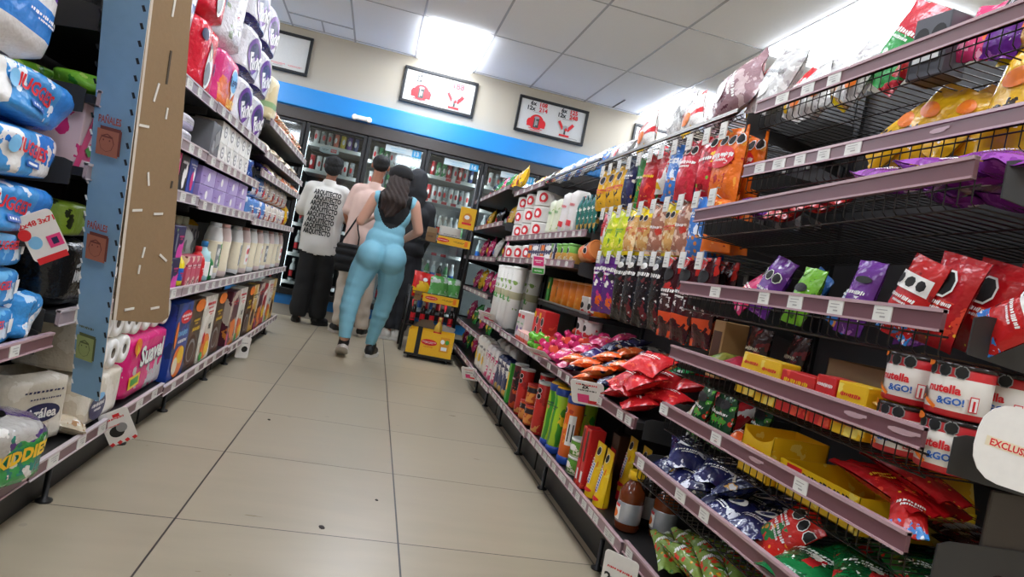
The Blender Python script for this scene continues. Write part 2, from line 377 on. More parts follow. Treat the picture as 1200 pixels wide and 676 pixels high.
# the rows above are the world axes seen in (right, down, forward); the camera's own axes in the world follow
cx = Vector((Rv.x, Fv.x, Uv.x)); cy = -Vector((Rv.y, Fv.y, Uv.y)); cz = -Vector((Rv.z, Fv.z, Uv.z))
cam = bpy.data.cameras.new('camera'); co = bpy.data.objects.new('camera', cam); COL.objects.link(co)
co.matrix_world = Matrix(((cx.x, cy.x, cz.x, 0), (cx.y, cy.y, cz.y, 0), (cx.z, cy.z, cz.z, .88), (0, 0, 0, 1)))
cam.sensor_width = 36; cam.lens = 795/1200*36; cam.clip_start = .02; SC.camera = co
w = bpy.data.worlds.new('world'); SC.world = w; w.use_nodes = True
w.node_tree.nodes['Background'].inputs[0].default_value = (.9, .95, 1, 1); w.node_tree.nodes['Background'].inputs[1].default_value = .2
SC.view_settings.view_transform = 'Standard'; SC.view_settings.look = 'None'; SC.view_settings.exposure = 0.0; SC.view_settings.gamma = 1; SC.view_settings.use_curve_mapping = False
SC.cycles.max_bounces = 10; SC.cycles.diffuse_bounces = 8; SC.cycles.use_denoising = True
# ------------------------------------------------------------------ gondola shelving
PEG = None
def pegmat():
    m, nt, b = _new('perforated_back'); N = nt.nodes.new; L = nt.links.new
    tc = N('ShaderNodeTexCoord'); vo = N('ShaderNodeTexVoronoi'); vo.inputs['Scale'].default_value = 26; vo.inputs['Randomness'].default_value = 0; L(tc.outputs['Object'], vo.inputs['Vector'])
    lt = N('ShaderNodeMath'); lt.operation = 'LESS_THAN'; lt.inputs[1].default_value = .16; L(vo.outputs['Distance'], lt.inputs[0])
    mx = N('ShaderNodeMix'); mx.data_type = 'RGBA'; mx.inputs[6].default_value = lin('#2b2a2b'); mx.inputs[7].default_value = lin('#0b0b0b'); L(lt.outputs[0], mx.inputs[0]); L(mx.outputs[2], b.inputs['Base Color'])
    b.inputs['Roughness'].default_value = .5
    return m
PEG = pegmat()
def gondola(label, side, y0, y1, top, backx, lipx):
    """side +1: stands to the right of the aisle, faces -x"""
    t = thing('gondola', label, 'shelving unit', (0, 0, 0)); s = side
    bx = lambda a, b: (min(a, b), max(a, b))
    def B(x0, x1, ya, yb, za, zb, name, m, c=0):
        mb = MB(); a, b = bx(x0, x1); mb.box((a, ya, za), (b, yb, zb), 0, c); return mb.build(name, m, t)
    B(backx, backx + s*.03, y0+.03, y1-.03, .12, top, 'back_panel', PEG)
    for y in (y0, y1-.03): B(backx - s*.012, backx + s*.04, y, y+.03, 0, top+.01, 'upright', BLACKM)
    k = lipx + s*.07
    B(k, backx, y0+.01, y1-.01, .0, .10, 'kick_plate', mat('kick_black', '#1b1a1a', .5))
    for y in (y0+.25, y1-.25):
        mb = MB(); mb.lathe([(.022, 0), (.022, .006), (.008, .012), (.008, .098)], 10, M=Matrix.Translation((lipx + s*.045, y, 0))); mb.build('foot', BLACKM, t)
    return t
def shelf(label, side, y0, y1, z, lipx, backx, style='solid', labels=(), rail=None, edge=None, tilt=0, rail_h=.035, bracket=True, peel=(), lw=.04, light=False, fz=.074):
    """z is the top of the price rail; goods stand at z-.012"""
    s = side; y0 += .004; y1 -= .004; L = y1-y0
    t = thing('shelf', label, 'shelf', (lipx, (y0+y1)/2, z), (math.atan(tilt), 0, 0)); d = abs(backx-lipx)-.016; bracket = bracket and z > .25; fz = fz if rail is None else .02
    X = lambda a: s*a          # a: distance behind the lip
    def bx(mb, a0, a1, ya, yb, za, zb, m=0, c=0): p, q = sorted((X(a0), X(a1))); mb.box((p, ya, za), (q, yb, zb), m, c)
    rm = rail or RAIL; em = edge or RAILE
    mb = MB(); bx(mb, -.004, .004, -L/2, L/2, -rail_h, 0); bx(mb, -.007, .006, -L/2, L/2, -.005, .001, 1); bx(mb, -.007, .004, -L/2, L/2, -rail_h, -rail_h+.004, 1)
    S = lambda a, b, o: (X(-.0042-o), -s*a, b)
    for (a, w) in peel: 
        mb.decals(S, [('e', -a, -rail_h/2, w/2, .005, 1, 9), ('r', -a + w*.2, -rail_h/2+.002, w*.9, .005, 1, .05)])
    mb.build('price_rail', [rm, em], t)
    mb = MB()
    if style == 'solid': bx(mb, .0, d-.005, -L/2+.004, L/2-.004, -.034, -.013)
    else:
        n = int(L/.026); r = .0015
        for i in range(n+1):
            y = -L/2+.008 + (L-.016)*i/n
            mb.tube([(X(.010), y, -.012), (X(.010), y, -fz+.006), (X(.018), y, -fz), (X(d-.02), y, -fz)], r, 4)
        for a, zz in ((.014, -fz*.55), (.016, -fz-.002), (d*.35, -fz-.004), (d*.65, -fz-.004), (d-.03, -fz-.004)): mb.tube([(X(a), -L/2, zz), (X(a), L/2, zz)], r*1.2, 4)
    mb.build('deck', mat('black_deck', '#1d1c1c', .45) if style == 'solid' else WIRE, t)
    if bracket:
        for ya in (-L/2 - (.024 if fz > .05 and y0 < .9 else 0), L/2-.003):
            mb = MB(); vs = [(X(.03), 0, -.004), (X(.03), 0, -.06), (X(d*.6), 0, -.085), (X(d), 0, -.12), (X(d), 0, .0), (X(.05), 0, .002)]
            vv = [(x, ya, zz) for x, _, zz in vs] + [(x, ya+.003, zz) for x, _, zz in vs]; n = len(vs)
            mb.add(vv, [tuple(range(n)), tuple(range(2*n-1, n-1, -1))] + [(i, n+i, n+(i+1)%n, (i+1)%n) for i in range(n)], 0)
            mb.build('bracket', DGREY, t)
    for y in labels:
        mb = MB(); w = lw*RND.uniform(.8, 1.15); yy = y-(y0+y1)/2; bx(mb, -.0062, -.004, yy-w/2, yy+w/2, -rail_h+.003, -.004)
        S2 = lambda a, b, o: (X(-.0062-o), yy - s*a, b)
        mb.decals(S2, [('r', 0, -.012, w*.6, .0016, 1), ('r', -.003, -.018, w*.5, .0016, 1), ('r', .004, -.024, w*.3, .003, 1)])
        mb.build('price_label', [TAGP, mat('label_print', '#9f9d98', .6)], t)
    return t
def spread(y0, y1, n, skip=(), R=None):
    R = R or RND
    return [y0 + (y1-y0)*(i+.5)/n + R.uniform(-.02, .02) for i in range(n) if i not in skip]

RB, LB = 1.30, -1.19
gondola('black snack shelving bay nearest the viewer on the right', 1, .87, 1.795, 1.60, RB, .84)
gondola('black perforated bay with hanging bags beyond the nearest wire shelves', 1, 1.80, 3.05, 1.60, RB, .84)
gondola('black perforated bay with cups and lollipops in the middle of the snack run', 1, 3.055, 4.12, 1.60, RB, .84)
gondola('black perforated bay with stacked foam plates', 1, 4.125, 5.06, 1.60, RB, .84)
gondola('black end bay of the snack run beside the yellow display bin', 1, 5.065, 6.9, 1.58, RB+.02, .88)
gondola('black diaper shelving bay left of the blue cardboard strip', -1, .75, 1.835, 2.05, LB, -.72)
gondola('black paper goods bay just beyond the blue cardboard strip', -1, 1.84, 2.915, 2.05, LB, -.72)
gondola('black bay of cereals and paper goods midway down the left run', -1, 2.92, 4.14, 2.05, LB, -.72)
gondola('black bakery goods bay at the far end of the left run', -1, 4.145, 6.14, 1.75, LB, -.72)

# right bay nearest the viewer: wire shelves
RS = [(.205, .84, 'lowest shelf of green wrapped sweets at the bottom right', (1.74,), 0), (.458, .82, 'wire shelf of navy candy bags', (1.74, 1.49, 1.37), 0), (.612, .87, 'wire shelf with the open yellow carton', (1.77, 1.47, 1.14), 0),
      (.776, .86, 'wire shelf holding the hazelnut spread jars', (), 0), (.958, .85, 'wire shelf with upright red and purple candy bags', (1.58, 1.36, 1.245, 1.12, 1.0), 0), (1.179, .85, 'slightly sloping wire shelf of purple bags', (), -.036),
      (1.318, .97, 'second highest wire shelf with yellow peanut bags', (1.7, 1.61, 1.52, 1.43, 1.33), 0), (1.502, .97, 'topmost wire shelf nearest the ceiling', (1.66, 1.55, 1.45), 0)]
for z, lx, nm, labs, tl in RS:
    pl = {.776: ((1.03, .05), (.92, .06)), 1.318: ((1.1, .04),), .612: ((1.3, .05),)}.get(z, ())
    pl = [(p - 1.3325, w2) for p, w2 in pl]
    shelf(nm + ' in the nearest snack bay', 1, .875, 1.79, z, lx, RB, 'wire' if z > .3 else 'solid', labs, tilt=tl, peel=pl, lw=.05)
g1 = [o for o in COL.objects if o.name == 'gondola'][0]
mb = MB(); mb.box((.985, .8605, 0), (RB, .8675, .70), 0, .002); mb.build('end_panel', mat('umber_panel', '#3b342f', .5), g1)
# right bays beyond: bottom decks and a second solid shelf
shelf('bottom shelf of yellow tubes and tall snack cans', 1, 1.80, 3.05, .19, .84, RB, 'solid', spread(1.82, 3.04, 16), rail=RAILL, lw=.045)
shelf('bottom shelf of red snack cans beyond the tall blue lidded tubes', 1, 3.055, 4.12, .18, .84, RB, 'solid', spread(3.07, 4.1, 11), rail=RAILL, lw=.05)
shelf('bottom shelf of flour and napkin packs', 1, 4.125, 5.06, .165, .84, RB, 'solid', spread(4.13, 5.05, 9), rail=RAILL, lw=.055)
shelf('deep shelf heaped with loose candy bags', 1, 1.88, 3.05, .536, .84, RB, 'solid', [1.93, 2.0, 2.2, 2.5, 2.6, 2.72, 2.9], rail=RAIL, lw=.045)
shelf('deep shelf with lollipops and red boxes', 1, 3.055, 4.12, .54, .84, RB, 'solid', spread(3.1, 4.1, 9, (2, 5)), rail=RAILL, lw=.06)
shelf('deep shelf under the stacked foam cups', 1, 4.125, 5.06, .55, .84, RB, 'solid', spread(4.13, 5.05, 7), rail=RAILL, lw=.06)
shelf('wire basket shelf with noodle cups', 1, 3.055, 4.12, 1.005, .90, RB, 'solid', spread(3.1, 4.1, 7), rail=RAILL, lw=.05)
shelf('shelf under the lower stack of foam plates', 1, 4.125, 5.06, 1.0, .90, RB, 'solid', spread(4.15, 5.05, 5), rail=RAILL, lw=.05)
shelf('shelf under the white sugar bags and the foil boxes', 1, 3.055, 4.12, 1.16, .93, RB, 'solid', spread(3.1, 4.1, 9), rail=RAILL, lw=.04)
shelf('shelf under the upper stack of foam plates', 1, 4.125, 5.06, 1.16, .93, RB, 'solid', spread(4.15, 5.05, 5), rail=RAILL, lw=.05)
shelf('wire shelf carrying the big pale chip bags', 1, 1.81, 3.05, 1.478, .93, RB, 'wire', (), rail=CHROME, edge=CHROME, rail_h=.01)
shelf('wire shelf of small bags above the foam plates', 1, 3.055, 4.12, 1.50, .93, RB, 'wire', (), rail=CHROME, edge=CHROME, rail_h=.01)
shelf('top shelf of bright snack bags above the foam plates', 1, 4.125, 5.06, 1.50, .93, RB, 'solid', spread(4.15, 5.05, 4), rail=RAILL, lw=.05)
for z, nm in ((.14, 'bottom shelf of green and pink bags'), (.38, 'second shelf of bagged snacks'), (.70, 'middle shelf of red and yellow bags'), (.99, 'fourth shelf of red bags'), (1.27, 'fifth shelf'), (1.55, 'top shelf of green and yellow bags')):
    shelf(nm + ' in the end bay of the snack run', 1, 5.07, 6.9, z, .88, RB+.02, 'solid', spread(5.1, 6.85, 7), rail=RAILL, lw=.07, light=True)

# left run
LG = mat('grey_mauve_rail', '#9c8a8d', .3); LE = mat('pale_left_edge', '#cdbfc2', .3)
def lsh(nm, y0, y1, z, n, rail=LG, **k): return shelf(nm, -1, y0, y1, z, -.72, LB, 'solid', spread(y0+.03, y1-.03, n), rail=rail, edge=LE, rail_h=.04, **k)
shelf('bottom shelf under the clear bag of diapers', -1, .75, 1.835, .185, -.72, LB, 'solid', (1.6,), rail=RAIL)
shelf('low shelf with plum rail under the blue wipes packs', -1, .75, 1.835, .525, -.72, LB, 'solid', (1.65,), rail=RAIL)
shelf('dark shelf edge under the three big diaper packs', -1, .75, 1.80, .77, -.74, LB, 'solid', (), rail=BLACKP, edge=BLACKP)
for (y0, y1, nm, ns, zs) in ((1.84, 2.915, 'just beyond the blue cardboard strip', 7, (.185, .578, .946, 1.125, 1.325)), (2.92, 4.14, 'midway along the left run', 8, (.165, .577, .935, 1.12, 1.33))):
    for z, lv in zip(zs, ('bottom shelf', 'second shelf up', 'third shelf up', 'fourth shelf up', 'top shelf')):
        lsh(lv + ' ' + nm, y0, y1, z, ns if z > .3 else 6, rail=RAIL if z < .3 else LG, lw=.06)
for z, lv in ((.15, 'bottom shelf'), (.576, 'second shelf up'), (.915, 'third shelf up'), (1.20, 'fourth shelf up'), (1.315, 'fifth shelf up'), (1.495, 'top shelf')):
    lsh(lv + ' in the bakery bay by the coolers', 4.145, 6.13, z, 12, bracket=z not in (1.315,), rail=RAIL if z < .3 else LG, lw=.06)
# ------------------------------------------------------------------ packaged goods, one of each kind
DEC = [INK, WPRINT, RED, YEL, BLUEP, GREENP, ORANGE, PINK, NAVY, PURPLE, LBLUE, BROWN, CREAM, GREYP, SILVER]
K, W, R_, Y, B_, G, O, P, N_, V, S_, BR, C, GR, AG = range(1, 16)       # decal colours: slot numbers after the body material
def seals(n, a, b, r=.016):
    return [('o', a + (i-(n-1)/2)*r*2.5, b, r, r*1.05, K, W) for i in range(n)]
def fin(mb, name, body, cat):
    o = mb.build(name, [body] + DEC); return Proto(o, cat)
def bag(name, w, h, d, body, decs=(), cat='snack bag', seed=1, seal=.07, puff=1.0):
    R = random.Random(seed); ph = [R.uniform(0, 6.28) for _ in range(8)]; s = seal*.6
    def thick(u, v):
        vv = (v-s)/(1-2*s)
        if vv <= 0 or vv >= 1: return .0012
        a = abs(2*u-1); b = abs(2*vv-1)
        t = max(0, 1-a**2.4)**.6 * max(0, 1-b**2.8)**.75
        wr = 1 + .10*math.sin(9*u+ph[0]+3*vv) * math.sin(5*vv+ph[1]) + .05*math.sin(17*u+ph[2])*(b**2) + .04*math.sin(13*vv+ph[3]+7*u)
        return max(.0012, t*wr*d/2)
    def bend(u, v): return d*.06*math.sin(3*v+ph[4]) + d*.10*(abs(2*v-1)**4)*math.sin(11*u+ph[5])
    def pt(u, v, sg, off=0):
        x = (u-.5)*w*(1-.09*math.sin(PI*v)*puff); z = v*h + .006*h*math.sin(5*u+ph[6])*(2*v-1)
        return (x, sg*(thick(u, v)+off) + bend(u, v), z)
    nu, nv = (12, 16) if w*h > .012 else (8, 12)
    mb = MB()
    mb.grid(lambda u, v: pt(u, v, -1), nu, nv); mb.grid(lambda u, v: pt(1-u, v, 1), nu, nv)
    def S(a, b, off):
        v = b/h; u = .5 + a/(w*(1-.09*math.sin(PI*min(1, max(0, v)))*puff)); u = min(1, max(0, u)); v = min(1, max(0, v))
        return pt(u, v, -1, off + .0016)
    mb.decals(S, decs)
    p = fin(mb, name, body, cat); p.h = h; p.w = w; p.d = d
    return p
def block(name, w, d, h, body, decs=(), cat='pack', seed=1, e=4.5, lump=.02, top=None):
    """soft plump pack: rounded block, origin at the middle of its underside"""
    R = random.Random(seed); ph = [R.uniform(0, 6.28) for _ in range(6)]
    ve = 7 if e < 4 else 16
    def sc(v): return (1-abs(2*v-1)**ve)**.25 if 0 < v < 1 else 0
    def pt(t, v, off=0):
        c, s2 = math.cos(t), math.sin(t); q = (abs(c)**e + abs(s2)**e)**(-1/e); k = sc(v) * (1 + lump*math.sin(3*t+ph[0]+4*v) + lump*.7*math.sin(7*v+ph[1]+2*t) + lump*.5*math.sin(9*t+ph[2]))
        return ((w/2+off)*c*q*k, (d/2+off)*s2*q*k, h*v)
    mb = MB(); mb.grid(lambda u, v: pt(2*PI*u - PI/2, .004 + .992*v), 28, 12)
    def S(a, b, off):
        v = min(.985, max(.015, b/h)); 
        # find the angle whose x is a
        lo, hi = -PI/2 - 1.3, -PI/2 + 1.3
        for _ in range(18):
            md = (lo+hi)/2
            if pt(md, v)[0] < a: lo = md
            else: hi = md
        p = pt((lo+hi)/2, v); return (a, p[1]-off-.0022, b)
    mb.decals(S, decs)
    p = fin(mb, name, body, cat); p.h = h; p.w = w; p.d = d
    return p
def carton(name, w, d, h, body, decs=(), cat='box', side=(), c=.002):
    mb = MB(); mb.box((-w/2, -d/2, 0), (w/2, d/2, h), 0, c)
    mb.decals(lambda a, b, o: (a, -d/2-o, b), decs)
    mb.decals(lambda a, b, o: (w/2+o, a, b), side); mb.decals(lambda a, b, o: (-w/2-o, -a, b), side)
    p = fin(mb, name, body, cat); p.h = h; p.w = w; p.d = d
    return p
def cyl_S(r): return lambda a, b, o: ((r+o)*math.sin(a/r), -(r+o)*math.cos(a/r), b)
def can(name, r, h, body, decs=(), lid=None, lid_h=.012, foot=None, cat='can', n=20, lidname='lid'):
    root = MB(); f = foot[0] if foot else 0
    root.lathe([(r*.93, f), (r, f+.003), (r, h-lid_h-.002), (r*.97, h-lid_h)], n); root.decals(cyl_S(r), decs)
    o = root.build(name, [body] + DEC); parts = []
    mb = MB(); mb.lathe([(r*1.0, h-lid_h), (r*1.04, h-lid_h+.001), (r*1.04, h-.002), (r*.97, h), (r*.9, h-.001), (r*.88, h-.003)], n); parts.append(mb.build(lidname, lid or SILVER, o))
    if foot:
        mb = MB(); mb.lathe([(r*.97, 0), (r*1.07, .003), (r*1.07, f-.006), (r*1.0, f+.001)], n); parts.append(mb.build('base_cup', foot[1], o))
    p = Proto(o, cat, parts); p.h = h; p.w = p.d = 2*r; return p
def bottle(name, r, h, body, label=None, cap=None, decs=(), cat='bottle', shoulder=.62, neck=.36, capr=.42, n=18, lz=(.15, .5), liquid=None):
    mb = MB(); ls = 0
    z = lambda f: f*h
    prof = [(r*.85, 0), (r, z(.03)), (r, z(lz[0])), (r, z(lz[1])), (r, z(shoulder)), (r*.9, z(shoulder+.06)), (r*(neck+.2), z(shoulder+.16)), (r*neck, z(shoulder+.22)), (r*neck, z(.93))]
    mb.lathe(prof, n)
    if label is not None: mb.lathe([(r*1.004, z(lz[0])), (r*1.012, z(lz[0]+.01)), (r*1.012, z(lz[1]-.01)), (r*1.004, z(lz[1]))], n, label)
    mb.decals(cyl_S(r*1.014), decs)
    o = mb.build(name, [body] + DEC)
    mb = MB(); mb.lathe([(r*capr, z(.86)), (r*capr, z(.985)), (r*capr*.9, z(1))], n); c = mb.build('cap', cap or WHITE, o)
    p = Proto(o, cat, [c]); p.h = h; p.w = p.d = 2*r; return p

def ang(side, yaw=0, lean=0, roll=0):
    """euler of a thing whose front faces the aisle; side +1 right run, -1 left run"""
    return (Matrix.Rotation((-PI/2 if side > 0 else PI/2) + yaw, 4, 'Z') @ Matrix.Rotation(lean, 4, 'X') @ Matrix.Rotation(roll, 4, 'Y')).to_euler()
def centre(p, c, e):
    """location that brings the middle of proto p to c"""
    return Vector(c) - e.to_matrix() @ Vector((0, 0, p.h/2))
def low(p, e, scale=1):
    """how far the thing reaches below its own origin once turned by e"""
    if not hasattr(p, 'pts'):
        p.pts = [v.co.copy() for v in p.root.data.vertices][::2]
    r = e.to_matrix()[2]; sc = V3(scale)
    return min(r[0]*q.x*sc[0] + r[1]*q.y*sc[1] + r[2]*q.z*sc[2] for q in p.pts)
def V3(s): return (s, s, s) if isinstance(s, (int, float)) else (s or (1, 1, 1))
def lay(p, side, x, y, z, yaw=0, label='', group=None, tilt=0, roll=0, scale=None):
    """lay a bag on its back, printed side up, resting at height z"""
    e = ang(side, yaw, -PI/2 + tilt, roll); c = centre(p, (x, y, z + p.d*.5*(scale or 1)), e)
    c.z = max(c.z, z + .0015 - low(p, e, scale or 1))
    return p.place(c, e, label, group, scale)
def stand(p, side, x, y, z, label, group=None, yaw=0, lean=0, scale=None, roll=0):
    e = ang(side, yaw, lean, roll); return p.place((x, y, z + .0012 - (low(p, e, scale or 1) if (lean or roll) else 0)), e, label, group, scale)

# foil bags ------------------------------------------------------------
def foil(k, base, layers=(), rough=.26, bump=.35, seed=0): return pmat(k, base, layers, rough, bump, seed)
F_RED = foil('red_foil', '#c41f1f', [('#8f1218','noise',14,.62,0,1), ('#3f8fe0','noise',30,.5,.0,.2), ('#e9f4ff','noise',40,.62,.0,.2)])
F_REDD = foil('deep_red_foil', '#b3161d', [('#e2442e','noise',16,.6,.0,.5), ('#f3b12c','blob',40,.16,.0,.3)], seed=2)
F_ORANGE = foil('orange_foil', '#e8701b', [('#b51d1a','noise',18,.6,.25,.6), ('#f5a53a','noise',12,.62,0,1), ('#7d9c2c','blob',16,.12,0,.2)], seed=3)
F_YEL = foil('yellow_foil', '#e8b31d', [('#2b1b12','noise',20,.62,.1,.45), ('#f7e29a','noise',16,.64,.2,.9)], seed=4)
F_TAN = foil('yellow_topped_tan_foil', '#d4a25e', [('#f0d51e','noise',3,.0,.78,1), ('#f0d51e','noise',3,.0,0,.08), ('#b8673a','blob',26,.3,.1,.55), ('#e9cfa0','noise',25,.55,.1,.7)], seed=5)
F_LIME = foil('lime_foil', '#c9d422', [('#5b8f2a','noise',18,.6,.2,.6), ('#f1e36a','noise',25,.6,0,1)], seed=6)
F_GREEN = foil('green_foil', '#2f8a3a', [('#d8c43a','noise',20,.64,.1,.5), ('#c63a2a','blob',26,.18,.15,.45)], seed=7)
F_NAVY = foil('navy_foil', '#1f2350', [('#d9cfc0','noise',20,.64,.1,.6), ('#c98a2d','noise',16,.66,0,.5)], seed=8)
F_BLUE = foil('blue_nut_foil', '#3d78c4', [('#dce8f4','noise',22,.55,.35,.75), ('#c9824a','blob',34,.34,.0,.4)], seed=9)
F_BLACK = foil('black_foil', '#1a1516', [('#d8d4d2','noise',24,.66,.3,.8), ('#5a1f22','noise',10,.6,0,1), ('#9b9998','noise',40,.68,0,1)], rough=.2, seed=10)
F_BLKRED = foil('black_red_foil', '#3a1014', [('#d0491f','noise',9,.5,0,.32), ('#c7c3c1','noise',25,.6,.34,.5), ('#c32a22','noise',8,.5,.6,1)], rough=.2, seed=11)
F_PURP = foil('purple_foil', '#6a2a8e', [('#b06bc8','noise',18,.62,0,.8), ('#f1e9f5','noise',26,.68,0,.5)], seed=12)
F_PURPMIX = foil('purple_orange_foil', '#5a2477', [('#e5611f','noise',10,.52,0,.35), ('#efe9e4','noise',16,.55,.45,.75), ('#c02a7a','noise',14,.6,.2,.7)], seed=13)
F_SILVER = foil('pale_silver_foil', '#c7c6c4', [('#e9e9e6','noise',14,.52,0,1), ('#a9a3a5','noise',24,.62,0,1), ('#c8484a','noise',8,.63,.55,1)], rough=.22, seed=14)
F_WHITERED = foil('white_red_foil', '#e4e0da', [('#c8262e','noise',7,.52,.3,1), ('#f0c22a','noise',10,.6,0,.4)], seed=15)
F_MAUVE = foil('mauve_foil', '#9b7a80', [('#cdb5b5','noise',12,.55,0,1), ('#5d2f3d','noise',20,.62,0,.6)], seed=16)
F_PINK = foil('pink_foil', '#d83a72', [('#f5a8c2','noise',22,.6,0,1), ('#f06a2a','blob',30,.25,0,.6)], seed=17)
F_TEAL = foil('teal_foil', '#1f6d62', [('#dfe6d6','noise',14,.56,.2,.7), ('#c9a14a','noise',20,.6,.0,.4)], seed=18)
F_WHITE = foil('white_wrap', '#e6e2da', [('#cfc9c0','noise',16,.6,0,1), ('#d9606a','noise',9,.66,.3,.8)], seed=19)
F_CREAM = foil('cream_cracker_wrap', '#ddcdb0', [('#f4ecdc','noise',14,.55,0,1), ('#b98a58','noise',22,.6,0,1)], seed=20)
F_CRACK = foil('orange_cracker_wrap', '#d9743a', [('#f0dcc0','noise',11,.5,0,1), ('#b5341f','noise',16,.62,0,1)], seed=21)
F_LOLLY = foil('lolly_pack_wrap', '#1d4a2a', [('#d63a24','blob',30,.3,.15,.8), ('#58b23c','noise',22,.58,0,1), ('#e8e4d4','noise',40,.66,0,1)], seed=22)
F_CLEAR = foil('clear_sweet_wrap', '#7f9a45', [('#d8402a','blob',34,.34,.1,.9), ('#e9eedf','noise',20,.6,0,1), ('#2f7a2a','noise',14,.6,0,1), ('#e9a024','blob',22,.2,0,1)], rough=.15, seed=23)
F_NAVYC = foil('navy_candy_wrap', '#232654', [('#dcdce6','noise',17,.62,0,1), ('#b08a4c','noise',12,.66,0,1)], rough=.18, seed=24)
F_DORANGE = foil('orange_candy_wrap', '#f0662a', [('#ffb070','noise',22,.6,0,1), ('#3a2350','noise',12,.66,0,1)], rough=.2, seed=25)
F_BROWNR = foil('brown_red_wrap', '#3d2320', [('#8a2a2a','noise',14,.55,0,1), ('#8f8a84','noise',22,.66,0,1)], seed=26)

# ------------------------------------------------------------------ people (backs to the viewer, facing the coolers)
VEC = Vector
def _cap(bm, a, ra, b, rb, n=14):
    a, b = VEC(a), VEC(b); d = (b-a); L = d.length
    d = d.normalized() if L > 1e-6 else VEC((0, 0, 1))
    u = d.cross(VEC((0, 0, 1)) if abs(d.z) < .9 else VEC((1, 0, 0))).normalized(); w = d.cross(u)
    rings = []
    for k in range(5): t = -PI/2 + PI/2*k/4.0 if k else -PI/2 + .08; rings.append((a + d*math.sin(t)*ra, math.cos(t)*ra))
    for k in range(1, 4): rings.append((a.lerp(b, k/4), ra + (rb-ra)*k/4))
    for k in range(5): t = PI/2*k/4.0 if k < 4 else PI/2 - .08; rings.append((b + d*math.sin(t)*rb, math.cos(t)*rb))
    vs = [[bm.verts.new(c + (u*math.cos(2*PI*j/n) + w*math.sin(2*PI*j/n))*r) for j in range(n)] for c, r in rings]
    for i in range(len(vs)-1):
        for j in range(n): bm.faces.new((vs[i][j], vs[i][(j+1) % n], vs[i+1][(j+1) % n], vs[i+1][j]))
    bm.faces.new(list(reversed(vs[0]))); bm.faces.new(vs[-1])
def _ell(bm, c, r, rot=(0, 0, 0)):
    M = Matrix.Translation(VEC(c)) @ Euler(rot).to_matrix().to_4x4() @ Matrix.Diagonal((*r, 1))
    bmesh.ops.create_icosphere(bm, subdivisions=3, radius=1, matrix=M)
def blob(name, parts, voxel, smooth, mats, parent=None, origin=(0, 0, 0), disp=None, cut=None, mfn=None, inflate=0, solid=0):
    bm = bmesh.new(); ORG = VEC(origin)
    for p in parts:
        if p[0] == 'c': _cap(bm, VEC(p[1])-ORG, p[2]+inflate, VEC(p[3])-ORG, p[4]+inflate)
        elif p[0] == 'e': _ell(bm, VEC(p[1])-ORG, tuple(x+inflate for x in p[2]), p[3] if len(p) > 3 else (0, 0, 0))
    bmesh.ops.recalc_face_normals(bm, faces=bm.faces)
    me = bpy.data.meshes.new(name + '_raw'); bm.to_mesh(me); bm.free()
    tmp = bpy.data.objects.new('tmp', me); COL.objects.link(tmp)
    m = tmp.modifiers.new('r', 'REMESH'); m.mode = 'VOXEL'; m.voxel_size = voxel; m.use_smooth_shade = True
    if smooth: s = tmp.modifiers.new('s', 'SMOOTH'); s.iterations = smooth; s.factor = .5
    out = bpy.data.meshes.new_from_object(tmp.evaluated_get(bpy.context.evaluated_depsgraph_get()))
    bpy.data.objects.remove(tmp); bpy.data.meshes.remove(me); out.name = name
    if disp:
        for v in out.vertices: v.co = v.co + v.normal * disp(v.co + ORG)
    if cut:
        bm = bmesh.new(); bm.from_mesh(out); dl = [f for f in bm.faces if cut(f.calc_center_median() + ORG, f.normal)]
        bmesh.ops.delete(bm, geom=dl, context='FACES'); bm.to_mesh(out); bm.free()
    out.materials.clear()
    for mm in (mats if isinstance(mats, (list, tuple)) else [mats]): out.materials.append(mm)
    for p in out.polygons:
        p.use_smooth = True; p.material_index = mfn(p.center + ORG) if mfn else 0
    o = bpy.data.objects.new(name, out); COL.objects.link(o)
    if parent: o.parent = parent
    if solid: sm = o.modifiers.new('thick', 'SOLIDIFY'); sm.thickness = solid; sm.offset = -1
    return o
def hand(wr, d, nrm, side, curl=.5, s=1.0):
    """parts for a hand at wrist wr pointing along d, palm facing nrm; side +1: thumb on the d x nrm side"""
    d = VEC(d).normalized(); nrm = (VEC(nrm) - d*VEC(nrm).dot(d)).normalized(); t = d.cross(nrm)*side; wr = VEC(wr); P = []
    kn = wr + d*.085*s
    for k in range(4):
        off = t*(.026 - .0175*k)*s; P.append(('c', wr + off*.6 + d*.02*s, .013*s, kn + off, .0115*s))
        L = (.040, .045, .042, .033)[k]*s; a = kn + off; ang_ = curl
        for seg, f in enumerate((1, .75, .6)):
            dd = d*math.cos(ang_) + nrm*math.sin(ang_); b = a + dd*L*f; P.append(('c', a, .0092*s, b, .0085*s)); a = b; ang_ += curl*.9
    a = wr + d*.025*s + t*.024*s; dd = (d*.6 + t*.7 + nrm*.35).normalized(); b = a + dd*.04*s; c = b + (d*.85 + t*.2 + nrm*.4).normalized()*.032*s
    P += [('c', a, .013*s, b, .0105*s), ('c', b, .0105*s, c, .009*s)]
    return P
